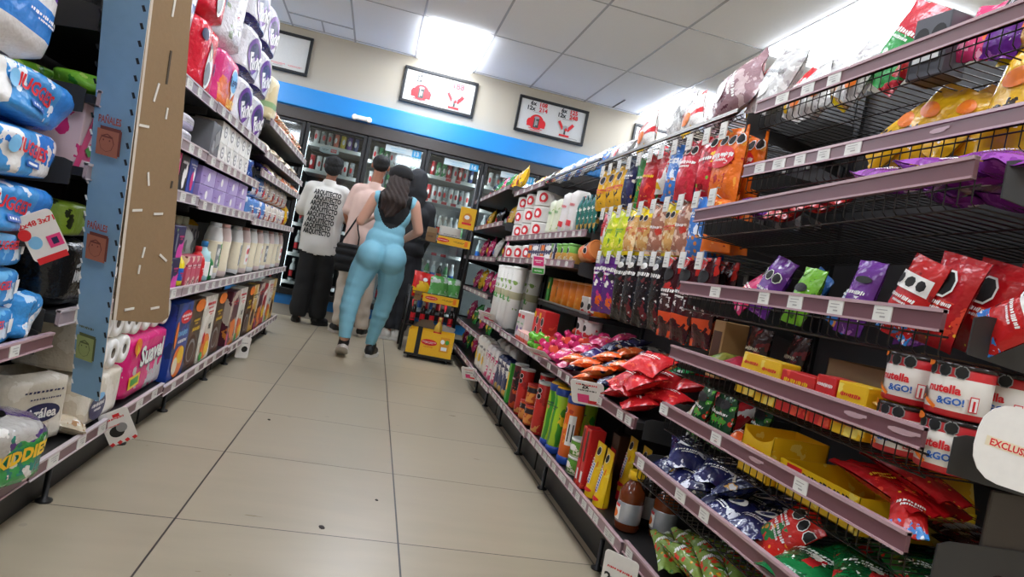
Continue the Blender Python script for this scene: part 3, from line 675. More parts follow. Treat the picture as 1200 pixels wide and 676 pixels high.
def head(c, s=1.0, face=(0, 1)):
    """skull, jaw, nose, lips and ears; face = horizontal direction the face looks to"""
    c = VEC(c); f = VEC((face[0], face[1], 0)).normalized(); r = VEC((f.y, -f.x, 0)); u = VEC((0, 0, 1)); az = math.atan2(-f.x, f.y)
    P = [('e', c + u*.022*s, (.074*s, .092*s, .088*s), (0, 0, az)), ('e', c + f*.028*s - u*.045*s, (.056*s, .062*s, .066*s), (0, 0, az)), ('c', c + f*.088*s + u*.018*s, .009*s, c + f*.106*s - u*.018*s, .014*s), ('c', c + f*.082*s - u*.050*s - r*.016*s, .008*s, c + f*.082*s - u*.050*s + r*.016*s, .008*s)]
    for q in (-1, 1): P += [('e', c + r*q*.077*s - f*.004*s + u*.0*s, (.011*s, .02*s, .031*s), (0, 0, az))]
    return P
def eyes(c, parent, ORG, s=1.0, face=(0, 1)):
    f = VEC((face[0], face[1], 0)).normalized(); r = VEC((f.y, -f.x, 0))
    for q in (-1, 1):
        mb = MB(); M = Matrix.Translation(VEC(c) - VEC(ORG) + f*.080*s + r*q*.03*s + VEC((0, 0, .018*s))); mb.lathe([(.001, -.011), (.008, -.008), (.0115, 0), (.008, .008), (.001, .011)], 12, M=M); mb.build('eye', mat('eye_white', '#e8e4de', .2), parent)
def shoe(parent, ORG, heel, toe, up_m, sole_m, hgt=.075, w=.046, name='shoe', lift=0):
    h, t = VEC(heel), VEC(toe); d = (t-h); L = d.length; d.normalize(); r = VEC((d.y, -d.x, 0)); o = bpy.data.objects.new(name, None); COL.objects.link(o); o.parent = parent
    out = []
    for k in range(20):
        a = 2*PI*k/20; x = math.cos(a); y = math.sin(a); ww = w*(1 + .12*x)*(1 - .12*math.exp(-((x+.15)/.3)**2)); out.append((h+t)/2 + d*x*(L/2+.012) + r*y*ww)
    mb = MB(); zz = lambda p, z: (p.x-ORG[0], p.y-ORG[1], z + p.z)
    n = 20; vs = [zz(p, .002) for p in out] + [zz(p, .028) for p in out]; mb.add(vs, [tuple(range(n-1, -1, -1)), tuple(range(n, 2*n))] + [(k, (k+1) % n, n+(k+1) % n, n+k) for k in range(n)], 0); mb.build('sole', sole_m, o)
    a = h + VEC((0, 0, .055)); b = t + VEC((0, 0, .042))
    P = [('c', a + d*.02, .042, h.lerp(t, .55) + VEC((0, 0, .05)), .042), ('c', h.lerp(t, .5) + VEC((0, 0, .045)), .043, b - d*.03, .034), ('c', a + d*.025, .04, h + d*.05 + VEC((0, 0, hgt)), .042)]
    blob('upper', P, .006, 3, up_m, o, ORG, cut=lambda p, nn: p.z < min(h.z, t.z) + .012)
    return o
def strip_print(obj, ORG, decs, x0, z0, mat_slot_mats, y_from=-1):
    """prints laid on the back of a garment: each (a, b) is dropped onto the cloth from behind"""
    bm = bmesh.new(); bm.from_mesh(obj.data); bv = BVHTree.FromBMesh(bm); bm.free()
    def S(a, b, o):
        p = VEC((x0 + a - ORG[0], y_from, z0 + b - ORG[2])); hit = bv.ray_cast(p, VEC((0, 1, 0)))
        return (p.x, (hit[0].y if hit[0] else 0) - o - .003, p.z)
    mb = MB(); mb.decals(S, decs); return mb.build('print', mat_slot_mats, obj)
SKIN = mat('skin_warm', '#cb9a84', .5, var=.03); SKIN2 = mat('skin_brown', '#8a5a44', .5, var=.03); HAIR = mat('black_hair', '#0c0a0a', .75, bump=.4, bscale=140); HAIRB = mat('brown_hair', '#2a1b15', .6, bump=.5, bscale=120)
BLKC = mat('black_cloth', '#121214', .85, bump=.1); CHAR = mat('charcoal_cloth', '#1e1f23', .85, bump=.1)
def folds(a, f, ph=0): return lambda p: a*(math.sin(p.z*f + 9*p.x + ph) * math.sin(p.x*f*.6 + p.z*11 + ph) + .5*math.sin(p.z*f*1.9 - p.x*17 + ph))

# woman in the sky blue jumpsuit -----------------------------------------------------
ORG = VEC((.03, 5.47, 0))
W_ = thing('person', 'woman in a sky blue jumpsuit with a black cap and long dark hair', 'person', ORG)
HC = VEC((.078, 5.50, 1.452))
LEGL = [('c', (-.028, 5.465, .83), .098, (-.07, 5.44, .68), .094), ('c', (-.07, 5.44, .68), .094, (-.108, 5.42, .52), .068), ('c', (-.108, 5.42, .52), .066, (-.119, 5.385, .38), .062), ('c', (-.119, 5.385, .38), .061, (-.106, 5.335, .16), .036), ('c', (-.106, 5.335, .19), .036, (-.104, 5.345, .15), .034)]
LEGR = [('c', (.135, 5.475, .83), .1, (.155, 5.50, .68), .094), ('c', (.155, 5.50, .68), .094, (.152, 5.54, .52), .068), ('c', (.152, 5.54, .52), .066, (.132, 5.565, .36), .06), ('c', (.132, 5.565, .36), .058, (.1, 5.6, .14), .035), ('c', (.1, 5.6, .15), .035, (.098, 5.61, .07), .033)]
HIP = [('e', (.055, 5.47, .86), (.165, .105, .12)), ('e', (-.03, 5.405, .815), (.102, .105, .112)), ('e', (.137, 5.41, .82), (.102, .105, .112)), ('e', (.055, 5.475, .95), (.143, .095, .12))]
TORSO = [('e', (.070, 5.48, 1.04), (.118, .086, .13)), ('e', (.074, 5.478, 1.17), (.138, .098, .13)), ('e', (.03, 5.54, 1.16), (.06, .06, .055)), ('e', (.12, 5.54, 1.16), (.06, .06, .055)), ('c', (-.055, 5.475, 1.275), .05, (.20, 5.475, 1.28), .05), ('e', (.074, 5.475, 1.25), (.12, .075, .075))]
ARML = [('c', (-.075, 5.475, 1.272), .05, (-.155, 5.51, 1.07), .040), ('c', (-.155, 5.51, 1.07), .039, (-.075, 5.68, 1.13), .026)]
ARMR = [('c', (.225, 5.475, 1.275), .05, (.30, 5.505, 1.08), .040), ('c', (.30, 5.505, 1.08), .039, (.195, 5.655, .985), .026)]
NECK = [('c', (.076, 5.475, 1.30), .05, (.078, 5.49, 1.40), .046)]
body = blob('body', LEGL + LEGR + HIP + TORSO + ARML + ARMR + NECK + head(HC, .95) + hand((-.075, 5.68, 1.13), (.55, .7, .35), (.7, -.5, 0), 1, .5, .9) + hand((.195, 5.655, .985), (-.75, .6, .05), (-.3, -.5, .8), -1, .5, .9), .0065, 3, SKIN, W_, ORG)
eyes(HC, W_, ORG, .95)
TOP = blob('black_top', TORSO + [('e', (.055, 5.475, .95), (.12, .08, .1))], .008, 4, BLKC, W_, ORG, inflate=.005, cut=lambda p, n: p.z > 1.335 or abs(p.x-.074) > .178)
cx0 = .075
def scoop(p, n):
    if p.z > 1.345 or (p.z > 1.2 and abs(p.x-cx0) > .165): return True
    if p.z < (.165 if p.x < .02 else .105): return True
    k = abs(p.x-cx0)
    lim = 1.055 + (k/.115)**2.2*.12 if p.y < 5.48 else 1.16 + (k/.1)**2*.12
    return p.z > lim and k < .128
JS = mat('sky_blue_ribbed', '#7ab4c8', .7, bump=.05, bscale=220, var=.03)
blob('jumpsuit', LEGL + LEGR + HIP + TORSO, .008, 4, JS, W_, ORG, inflate=.010, cut=scoop, solid=.003, disp=lambda p: .0018*math.sin(p.z*90 + 8*p.x)*(1 if p.z < .6 else .35) - .007*math.exp(-((p.x-.055)/.016)**2)*(1 if .74 < p.z < .92 and p.y < 5.42 else 0))
HB = [('e', HC + VEC((0, -.028, .0)), (.082, .086, .085)), ('c', HC + VEC((-.02, -.07, -.03)), .066, (.03, 5.385, 1.285), .07), ('c', HC + VEC((.02, -.065, -.035)), .066, (.105, 5.385, 1.27), .062), ('c', (.03, 5.385, 1.285), .062, (.035, 5.378, 1.16), .03), ('c', (.085, 5.385, 1.28), .058, (.06, 5.378, 1.17), .03), ('c', (-.005, 5.40, 1.29), .045, (-.01, 5.385, 1.19), .018), ('c', (.12, 5.40, 1.29), .04, (.11, 5.385, 1.20), .018)]
blob('hair', HB, .0075, 3, HAIRB, W_, ORG, disp=lambda p: .004*math.sin(p.x*150 + 9*math.sin(p.z*14)))
cp = blob('cap', [('e', HC + VEC((.004, -.014, .035)), (.099, .115, .082))], .008, 2, BLKC, W_, ORG, cut=lambda p, n: p.z < HC.z + .012)
blob('brim', [('e', HC + VEC((0, .125, .03)), (.062, .07, .009), (-.15, 0, 0))], .006, 2, BLKC, cp, ORG)
BSH = mat('black_sneaker', '#141416', .6); WSO = mat('white_sole', '#dcdad6', .5)
ls = shoe(W_, ORG, (-.103, 5.29, 0), (-.115, 5.51, 0), BSH, WSO, .10, .052); shoe(W_, ORG, (.098, 5.565, 0), (.15, 5.785, 0), BSH, WSO, .10, .052)
# the left heel is lifted: the shoe turns about its toe
pv = VEC((-.115, 5.50, 0)) - ORG; Mx = Matrix.Translation(pv) @ Matrix.Rotation(-.42, 4, 'X') @ Matrix.Translation(-pv); ls.matrix_basis = Mx

# man in the white printed shirt -------------------------------------------------------
ORG = VEC((-.54, 7.05, 0)); M1 = thing('person', 'man in an oversized white t-shirt printed ARQUITECTO and wide black trousers', 'person', ORG)
HC = VEC((-.562, 7.07, 1.585))
L1 = [('c', (-.625, 7.06, .80), .09, (-.628, 7.05, .42), .06), ('c', (-.628, 7.05, .42), .056, (-.628, 7.04, .07), .036)]
L2 = [('c', (-.47, 7.06, .80), .09, (-.455, 7.06, .42), .06), ('c', (-.455, 7.06, .42), .056, (-.455, 7.05, .07), .036)]
T1 = [('e', (-.55, 7.06, .86), (.155, .105, .12)), ('e', (-.565, 7.06, 1.06), (.145, .1, .16)), ('e', (-.575, 7.06, 1.24), (.165, .108, .15)), ('c', (-.70, 7.06, 1.36), .055, (-.45, 7.06, 1.37), .055)]
A1 = [('c', (-.715, 7.06, 1.355), .05, (-.775, 7.13, 1.09), .042), ('c', (-.775, 7.13, 1.09), .04, (-.68, 7.34, 1.10), .028)]; A2 = [('c', (-.43, 7.06, 1.36), .05, (-.37, 7.14, 1.10), .042), ('c', (-.37, 7.14, 1.10), .04, (-.47, 7.33, 1.12), .028)]
blob('body', L1 + L2 + T1 + A1 + A2 + [('c', (-.572, 7.06, 1.40), .052, (-.564, 7.065, 1.51), .05)] + head(HC) + hand((-.68, 7.34, 1.10), (.5, .7, .3), (.6, -.4, .3), 1) + hand((-.47, 7.33, 1.12), (-.5, .7, .3), (-.6, -.4, .3), -1), .007, 3, SKIN2, M1, ORG); eyes(HC, M1, ORG)
SHIRT = [('c', (-.645, 7.055, .60), .105, (-.655, 7.055, 1.28), .105), ('c', (-.465, 7.055, .60), .105, (-.48, 7.055, 1.28), .105), ('e', (-.56, 7.055, .80), (.19, .125, .25)), ('e', (-.565, 7.06, 1.10), (.185, .128, .28)), ('e', (-.575, 7.06, 1.26), (.18, .124, .15)), ('c', (-.71, 7.06, 1.355), .066, (-.44, 7.06, 1.365), .066), ('c', (-.575, 7.06, 1.40), .07, (-.57, 7.06, 1.44), .062), ('c', (-.72, 7.06, 1.34), .078, (-.785, 7.115, 1.13), .075), ('c', (-.43, 7.06, 1.35), .078, (-.36, 7.12, 1.14), .075)]
sh = blob('t_shirt', SHIRT, .010, 5, mat('white_cotton', '#cbc8c2', .85, bump=.08, bscale=180, var=.02), M1, ORG, cut=lambda p, n: p.z < .715 + .015*math.sin(p.x*14) or p.z > 1.455, disp=folds(.0035, 15), solid=.004)
arq = [('t', 'ARQUITECTO', .004 + .014*(i % 2) - .007*i, .215 - .056*i, .046, 0, -.02, .045, .265) for i in range(8)]
strip_print(sh, ORG, arq, -.565, 1.10, [INK])
TR1 = [('e', (-.55, 7.06, .84), (.158, .115, .13)), ('c', (-.625, 7.06, .80), .102, (-.632, 7.05, .45), .092), ('c', (-.632, 7.05, .45), .092, (-.632, 7.04, .12), .088), ('c', (-.47, 7.06, .80), .102, (-.452, 7.06, .45), .092), ('c', (-.452, 7.06, .45), .092, (-.448, 7.05, .12), .088)]
blob('trousers', TR1, .011, 4, BLKC, M1, ORG, disp=folds(.005, 24, 1), cut=lambda p, n: p.z < .072)
blob('hair', [('e', HC + VEC((0, -.012, .035)), (.095, .106, .088)), ('e', HC + VEC((0, -.05, -.01)), (.086, .06, .075))] + [('e', HC + VEC((.05*math.cos(k), -.02 + .055*math.sin(k), .07)), (.042, .042, .035)) for k in range(6)], .008, 2, HAIR, M1, ORG, disp=lambda p: .0015*math.sin(p.x*170)*math.sin(p.z*150 + p.y*60), cut=lambda p, n: p.y > HC.y + .07 and p.z < HC.z + .06)
shoe(M1, ORG, (-.64, 7.02, 0), (-.66, 7.24, 0), BSH, mat('black_sole', '#0e0e0f', .5), .08, .05); shoe(M1, ORG, (-.475, 7.03, 0), (-.345, 7.165, 0), BSH, mat('black_sole', '#0e0e0f', .5), .08, .05)

# man in the pale pink shirt -------------------------------------------------------------
ORG = VEC((-.10, 6.76, 0)); M2 = thing('person', 'man in a pale pink t-shirt and beige trousers with short black hair', 'person', ORG)
HC = VEC((-.108, 6.79, 1.668)); SK3 = mat('skin_tan', '#a06a50', .5, var=.03)
L1 = [('c', (-.215, 6.77, .84), .09, (-.222, 6.77, .45), .06), ('c', (-.222, 6.77, .45), .055, (-.215, 6.75, .07), .036)]
L2 = [('c', (-.065, 6.77, .84), .09, (-.03, 6.78, .45), .06), ('c', (-.03, 6.78, .45), .055, (.0, 6.77, .07), .036)]
T2 = [('e', (-.145, 6.77, .92), (.15, .105, .12)), ('e', (-.14, 6.77, 1.10), (.145, .1, .17)), ('e', (-.135, 6.77, 1.28), (.165, .108, .15)), ('c', (-.25, 6.77, 1.42), .055, (-.01, 6.77, 1.42), .055)]
A1 = [('c', (-.265, 6.77, 1.41), .05, (-.33, 6.80, 1.15), .044), ('c', (-.33, 6.80, 1.15), .042, (-.262, 6.90, .97), .029)]; A2 = [('c', (.01, 6.77, 1.41), .05, (.075, 6.84, 1.16), .044), ('c', (.075, 6.84, 1.16), .042, (-.03, 7.03, 1.12), .029)]
blob('body', L1 + L2 + T2 + A1 + A2 + [('c', (-.13, 6.77, 1.46), .054, (-.115, 6.78, 1.60), .052)] + head(HC, 1.03) + hand((-.262, 6.90, .97), (.3, .5, -.8), (.9, .1, .3), 1, .45) + hand((-.03, 7.03, 1.12), (-.6, .7, .2), (-.4, -.4, .6), -1), .007, 3, SK3, M2, ORG); eyes(HC, M2, ORG)
SH2 = [('c', (-.225, 6.765, .80), .098, (-.215, 6.765, 1.32), .1), ('c', (-.075, 6.765, .80), .098, (-.05, 6.765, 1.32), .1), ('e', (-.15, 6.765, .95), (.172, .12, .2)), ('e', (-.14, 6.77, 1.15), (.168, .12, .24)), ('e', (-.135, 6.77, 1.30), (.178, .122, .15)), ('c', (-.255, 6.77, 1.41), .064, (-.005, 6.77, 1.415), .064), ('c', (-.13, 6.77, 1.45), .068, (-.128, 6.77, 1.49), .06), ('c', (-.27, 6.77, 1.40), .070, (-.325, 6.79, 1.20), .066), ('c', (.015, 6.77, 1.40), .070, (.07, 6.83, 1.21), .066)]
blob('t_shirt', SH2, .010, 5, mat('pale_pink_cotton', '#d8b9ae', .85, bump=.08, bscale=180, var=.02), M2, ORG, cut=lambda p, n: p.z < .865 or p.z > 1.50, disp=folds(.003, 17, 2), solid=.004)
TR2_ = [('e', (-.14, 6.77, .88), (.152, .115, .13)), ('c', (-.215, 6.77, .84), .1, (-.225, 6.77, .45), .085), ('c', (-.225, 6.77, .45), .085, (-.218, 6.755, .12), .066), ('c', (-.065, 6.77, .84), .1, (-.03, 6.78, .45), .085), ('c', (-.03, 6.78, .45), .085, (.0, 6.77, .12), .066)]
blob('trousers', TR2_, .011, 4, mat('beige_joggers', '#cabfb2', .85, bump=.08, bscale=160, var=.03), M2, ORG, disp=folds(.0055, 26, 3), cut=lambda p, n: p.z < .085)
blob('hair', [('e', HC + VEC((0, -.008, .04)), (.086, .102, .076)), ('e', HC + VEC((0, -.05, .005)), (.078, .052, .06))], .008, 2, HAIR, M2, ORG, disp=lambda p: .0012*math.sin(p.x*180)*math.sin(p.z*160), cut=lambda p, n: p.y > HC.y + .075 and p.z < HC.z + .06)
SLD = mat('pale_slide_strap', '#c9bfb4', .6)
for hx, tx in (((-.225, 6.73, 0), (-.28, 6.93, 0)), ((-.005, 6.75, 0), (.05, 6.95, 0))): shoe(M2, ORG, hx, tx, BSH, SLD, .06, .05)
bgl = thing('shoulder_bag', 'black cloth shoulder bag hanging at the hip of the man in pale pink', 'bag', (-.255, 6.60, .60))
blob('bag_body', [('c', (-.315, 6.58, .645), .042, (-.20, 6.58, .65), .042), ('c', (-.34, 6.585, .845), .026, (-.175, 6.585, .85), .026), ('c', (-.325, 6.585, .72), .048, (-.19, 6.585, .72), .048), ('c', (-.33, 6.585, .79), .038, (-.185, 6.585, .79), .038)], .008, 4, BLKC, bgl, (-.255, 6.60, .60))
mb = MB(); mb.tube([VEC(p) - VEC((-.255, 6.60, .60)) for p in ((-.345, 6.59, .85), (-.30, 6.605, .95), (-.23, 6.625, 1.12), (-.14, 6.63, 1.28), (-.05, 6.66, 1.42), (.0, 6.73, 1.495))], .009, 6); mb.build('strap', BLKC, bgl)
mb = MB(); mb.tube([VEC(p) - VEC((-.255, 6.60, .60)) for p in ((-.17, 6.59, .85), (-.175, 6.605, .95), (-.2, 6.62, 1.02), (-.225, 6.625, 1.12))], .008, 6); mb.build('strap', BLKC, bgl)

# hooded person ----------------------------------------------------------------------------
ORG = VEC((.33, 6.98, 0)); M3 = thing('person', 'person in a black hoodie with the hood up, dark trousers and white sneakers', 'person', ORG)
HC = VEC((.275, 7.0, 1.605))
L1 = [('c', (.24, 6.98, .83), .09, (.26, 6.97, .45), .06), ('c', (.26, 6.97, .45), .055, (.265, 6.95, .08), .036)]; L2 = [('c', (.385, 6.98, .83), .09, (.375, 6.97, .45), .06), ('c', (.375, 6.97, .45), .055, (.39, 6.97, .08), .036)]
T3 = [('e', (.31, 6.98, .90), (.15, .105, .12)), ('e', (.305, 6.98, 1.08), (.145, .1, .17)), ('e', (.30, 6.98, 1.25), (.165, .108, .15)), ('c', (.17, 6.98, 1.38), .055, (.42, 6.98, 1.38), .055)]
A1 = [('c', (.155, 6.98, 1.37), .05, (.10, 7.03, 1.12), .042), ('c', (.10, 7.03, 1.12), .04, (.2, 7.2, 1.08), .028)]; A2 = [('c', (.435, 6.98, 1.37), .05, (.475, 7.0, 1.12), .042), ('c', (.475, 7.0, 1.12), .04, (.455, 7.1, .92), .028)]
blob('body', L1 + L2 + T3 + A1 + A2 + [('c', (.298, 6.98, 1.43), .052, (.28, 6.99, 1.53), .05)] + head(HC) + hand((.2, 7.2, 1.08), (.4, .8, .2), (.5, -.4, .4), 1) + hand((.455, 7.1, .92), (-.1, .4, -.85), (-.9, .1, 0), -1, .35), .007, 3, SK3, M3, ORG); eyes(HC, M3, ORG)
HD = [('e', (.31, 6.98, .93), (.175, .13, .13)), ('e', (.305, 6.98, 1.10), (.17, .125, .19)), ('e', (.30, 6.98, 1.27), (.185, .13, .16)), ('c', (.165, 6.98, 1.37), .072, (.425, 6.98, 1.37), .072), ('c', (.15, 6.98, 1.36), .075, (.10, 7.02, 1.12), .062), ('c', (.10, 7.02, 1.12), .06, (.185, 7.17, 1.085), .045), ('c', (.44, 6.98, 1.36), .075, (.475, 7.0, 1.12), .062), ('c', (.475, 7.0, 1.12), .06, (.457, 7.085, .95), .045),
      ('e', HC + VEC((0, -.018, .03)), (.108, .118, .12)), ('e', HC + VEC((.01, -.06, -.10)), (.12, .10, .09)), ('c', HC + VEC((0, -.05, .02)), .1, (.30, 6.93, 1.40), .085)]
blob('hoodie', HD, .010, 5, CHAR, M3, ORG, disp=folds(.005, 22, 4), cut=lambda p, n: p.y > HC.y + .062 and abs(p.x - HC.x) < .085 and HC.z - .1 < p.z < HC.z + .1)
TR3 = [('e', (.31, 6.98, .86), (.155, .115, .13)), ('c', (.235, 6.98, .82), .1, (.255, 6.97, .45), .085), ('c', (.255, 6.97, .45), .085, (.262, 6.95, .15), .07), ('c', (.385, 6.98, .82), .1, (.378, 6.97, .45), .085), ('c', (.378, 6.97, .45), .085, (.385, 6.96, .15), .07)]
blob('trousers', TR3, .011, 4, mat('dark_grey_sweatpants', '#26272c', .85, bump=.1), M3, ORG, disp=folds(.005, 25, 5), cut=lambda p, n: p.z < .115)
WSH = mat('white_sneaker', '#d6d3cf', .55)
for hx, tx in (((.285, 6.92, 0), (.12, 7.02, 0)), ((.415, 6.93, 0), (.235, 6.99, 0))): shoe(M3, ORG, hx, tx, WSH, WSO, .09, .05)
# ------------------------------------------------------------------ goods on the nearest wire shelves (right)
SEAL3 = lambda b, r=.012: seals(3, 0, b, r)
b_red3 = bag('candy_bag', .105, .165, .045, F_RED, [('r', 0, .112, .088, .034, W)] + SEAL3(.112, .0108) + [('w', 0, .075, .06, .02, W, 3)], 'candy bag', 31)
b_red1 = bag('candy_bag', .10, .16, .04, F_REDD, [('o', 0, .108, .02, .022, K, W), ('w', 0, .07, .06, .018, W, 4)], 'candy bag', 32)
b_purp = bag('candy_bag', .088, .165, .04, F_PURP, [('e', .01, .12, .022, .008, K), ('w', 0, .09, .06, .016, W, 5), ('w', 0, .06, .055, .014, P, 6)], 'candy bag', 33)
b_purps = bag('candy_bag', .10, .15, .045, F_PURP, SEAL3(.1, .0115) + [('w', 0, .06, .06, .018, W, 7)], 'candy bag', 34)
b_bluec = bag('cookie_bag', .095, .14, .04, F_BLUE, [('e', .01, .1, .025, .009, K), ('w', 0, .08, .055, .014, W, 8)], 'cookie bag', 35)
b_greens = bag('candy_bag', .08, .13, .04, foil('bright_green_foil', '#77bf2b', [('#3d7a22','noise',26,.6,0,1), ('#f1efe2','noise',30,.66,.2,.6)], seed=41), [('e', 0, .08, .022, .01, K), ('w', 0, .05, .05, .014, W, 9)], 'candy bag', 36)
b_pinks = bag('candy_bag', .10, .12, .04, F_PINK, [('w', 0, .06, .06, .016, W, 10)], 'candy bag', 37)
b_yel = bag('peanut_bag', .12, .18, .05, F_YEL, [('w', 0, .06, .08, .022, K, 11), ('w', 0, .035, .07, .012, W, 14), ('e', .0, .115, .03, .018, O)], 'peanut bag', 38)
NB = 'the wire shelf with price tags below eye level'
z = .958 - .066
SH = 'upright candy bags on the middle wire shelf'
stand(b_pinks, 1, .93, 1.62, z, 'crumpled pink candy bag at the far end of the middle wire shelf', SH, roll=.5, lean=-.5)
stand(b_purps, 1, .92, 1.50, z, 'purple candy bag with three black seals, first from the far end of its shelf', SH, roll=.25, lean=-.2)
stand(b_bluec, 1, .945, 1.40, z, 'blue cookie bag tipped over beside the small green bag', SH, roll=.5, lean=-.3, scale=.9)
stand(b_greens, 1, .895, 1.315, z, 'small bright green candy bag between two blue bags', SH, roll=.1, lean=-.2)
stand(b_bluec, 1, .935, 1.235, z, 'blue cookie bag leaning against the tall purple bag', SH, roll=.35, lean=-.35, scale=.85)
stand(b_purp, 1, .905, 1.15, z, 'tall purple candy bag standing alone in the middle of its shelf', SH, roll=.08, lean=-.12, scale=.9)
stand(b_purps, 1, .99, 1.08, z, 'dark purple candy bag tucked behind the row of red bags', SH, roll=-.1, lean=-.2)
stand(b_red3, 1, .905, 1.045, z, 'red candy bag with a white band of three black seals, front of its row', SH, roll=.3, lean=-.15, scale=.9)
stand(b_red1, 1, .935, .99, z, 'red candy bag with one big black seal, second in the red row', SH, roll=.2, lean=-.1)
stand(b_red1, 1, .99, .965, z, 'red candy bag with one black seal, third in the red row', SH, roll=.2, lean=-.1)
stand(b_red1, 1, 1.045, .94, z, 'red candy bag half hidden at the back of the red row', SH, roll=.2, lean=-.1)
stand(b_red3, 1, .925, .885, z+.002, 'red candy bag slumped over the near end of the shelf', SH, roll=1.0, lean=-.25, scale=.85)

z = .776 - .066
TAN2 = mat('tan_box_board', '#b28a5a', .6); YBOX = pmat('yellow_carton', '#eebf1c', [('#f6dc6a','noise',12,.6,0,1)], .4, 0); RBOX = pmat('red_carton', '#cf2426', [('#e8563a','noise',12,.62,0,1)], .4, 0)
c_yel = carton('candy_box', .075, .05, .098, YBOX, [('w', 0, .075, .05, .014, R_, 21), ('r', 0, .03, .06, .02, R_)], 'candy box')
c_red = carton('candy_box', .11, .05, .088, RBOX, [('w', 0, .068, .08, .016, Y, 22), ('r', 0, .03, .09, .012, W)], 'candy box')
c_ry = carton('candy_box', .06, .05, .098, RBOX, [('w', 0, .08, .045, .014, W, 23), ('r', .0, .04, .05, .03, Y)], 'candy box')
c_tall = carton('wafer_box', .05, .08, .16, TAN2, [('r', 0, .08, .04, .1, BR)], 'wafer box')
c_dark = bag('cookie_bag', .1, .16, .05, F_BROWNR, [('w', 0, .1, .06, .02, C, 24)], 'cookie bag', 40)
CB = 'cartons on the hazelnut spread shelf'
stand(c_tall, 1, 1.0, 1.735, z, 'tan upright wafer box at the dark far end of the spread shelf', yaw=.1)
stand(c_dark, 1, 1.03, 1.655, z, 'dark brown cookie bag in shadow behind the tan wafer box', lean=-.1)
stand(c_dark, 1, 1.08, 1.555, z, 'dark brown cookie bag standing at the back of the spread shelf', yaw=-.2, lean=-.1)
lay(bag('candy_bag', .07, .12, .05, foil('olive_foil', '#8a8a3a', [('#5f7a2a','noise',20,.6,0,1)], seed=45), [], 'candy bag', 41), 1, .93, 1.60, z+.03, .5, 'small olive bag lying in front of the dark cookie bags')
lay(bag('candy_bag', .075, .12, .05, foil('crimson_foil', '#a8213c', [('#2a2350','noise',9,.56,0,1)], seed=46), [('w', 0, .06, .05, .02, W, 2)], 'candy bag', 42), 1, .93, 1.51, z+.03, .2, 'crimson and navy candy bag lying beside the yellow carton')
stand(c_yel, 1, .91, 1.43, z, 'yellow candy carton, first of the carton row from the far end', CB, yaw=.08, lean=-.08)
stand(c_yel, 1, .91, 1.345, z, 'yellow candy carton touching the long red carton', CB, yaw=.02)
stand(c_red, 1, .91, 1.245, z, 'long red candy carton between yellow cartons', CB)
stand(c_ry, 1, .91, 1.155, z, 'red candy carton with a yellow panel, beside the long red carton', CB, yaw=-.05)
stand(c_yel, 1, .91, 1.083, z, 'yellow candy carton in front of the open cardboard tray', CB, yaw=.03)
lay(bag('candy_bag', .09, .13, .05, F_YEL, [('o', 0, .08, .02, .022, K, W), ('w', 0, .045, .05, .016, R_, 5)], 'candy bag', 43), 1, .97, 1.02, z+.062, .3, 'yellow candy bag spilling from the open cardboard tray', tilt=.5)
def tray(name, label, x0, x1, y0, y1, z, h, m, decs=(), flap=None, cut=0):
    t = thing(name, label, 'open box', ((x0+x1)/2, (y0+y1)/2, z)); w = (x1-x0)/2; l = (y1-y0)/2; th = .003
    mb = MB(); mb.box((-w, -l, 0), (w, l, th))
    mb.box((w-th, -l, th), (w, l, h)); mb.box((-w, -l, th), (w, -l+th, h)); mb.box((-w, l-th, th), (w, l, h))
    # front wall facing the aisle, with a scooped top edge
    n = 16; vs = []
    for i in range(n+1):
        y = -l + 2*l*i/n; k = h - cut*math.sin(PI*i/n)**.6*h
        vs += [(-w, y, 0), (-w, y, k), (-w+th, y, 0), (-w+th, y, k)]
    fs = []
    for i in range(n): a = 4*i; fs += [(a, a+4, a+5, a+1), (a+2, a+3, a+7, a+6), (a+1, a+5, a+7, a+3)]
    mb.add(vs, fs, 0); mb.decals(lambda a, b, o: (-w-o, -a, b), decs)
    mb.build('tray', [m] + DEC, t)
    if flap:
        mb = MB(); mb.add([(w-.004, -l, h), (w-.004, l, h), (w+flap[0], l*.7, h+flap[1]), (w+flap[0], -l*.7, h+flap[1])], [(0, 1, 2, 3)], 0); mb.add([(w-.006, -l, h), (w-.006, l, h), (w+flap[0]-.002, l*.7, h+flap[1]), (w+flap[0]-.002, -l*.7, h+flap[1])], [(3, 2, 1, 0)], 0)
        mb.build('flap', m, t)
    return t
tray('cardboard_tray', 'open brown cardboard tray behind the yellow cartons beside the spread jars', .99, 1.22, 1.03, 1.30, z, .13, TAN, flap=(-.04, .05))
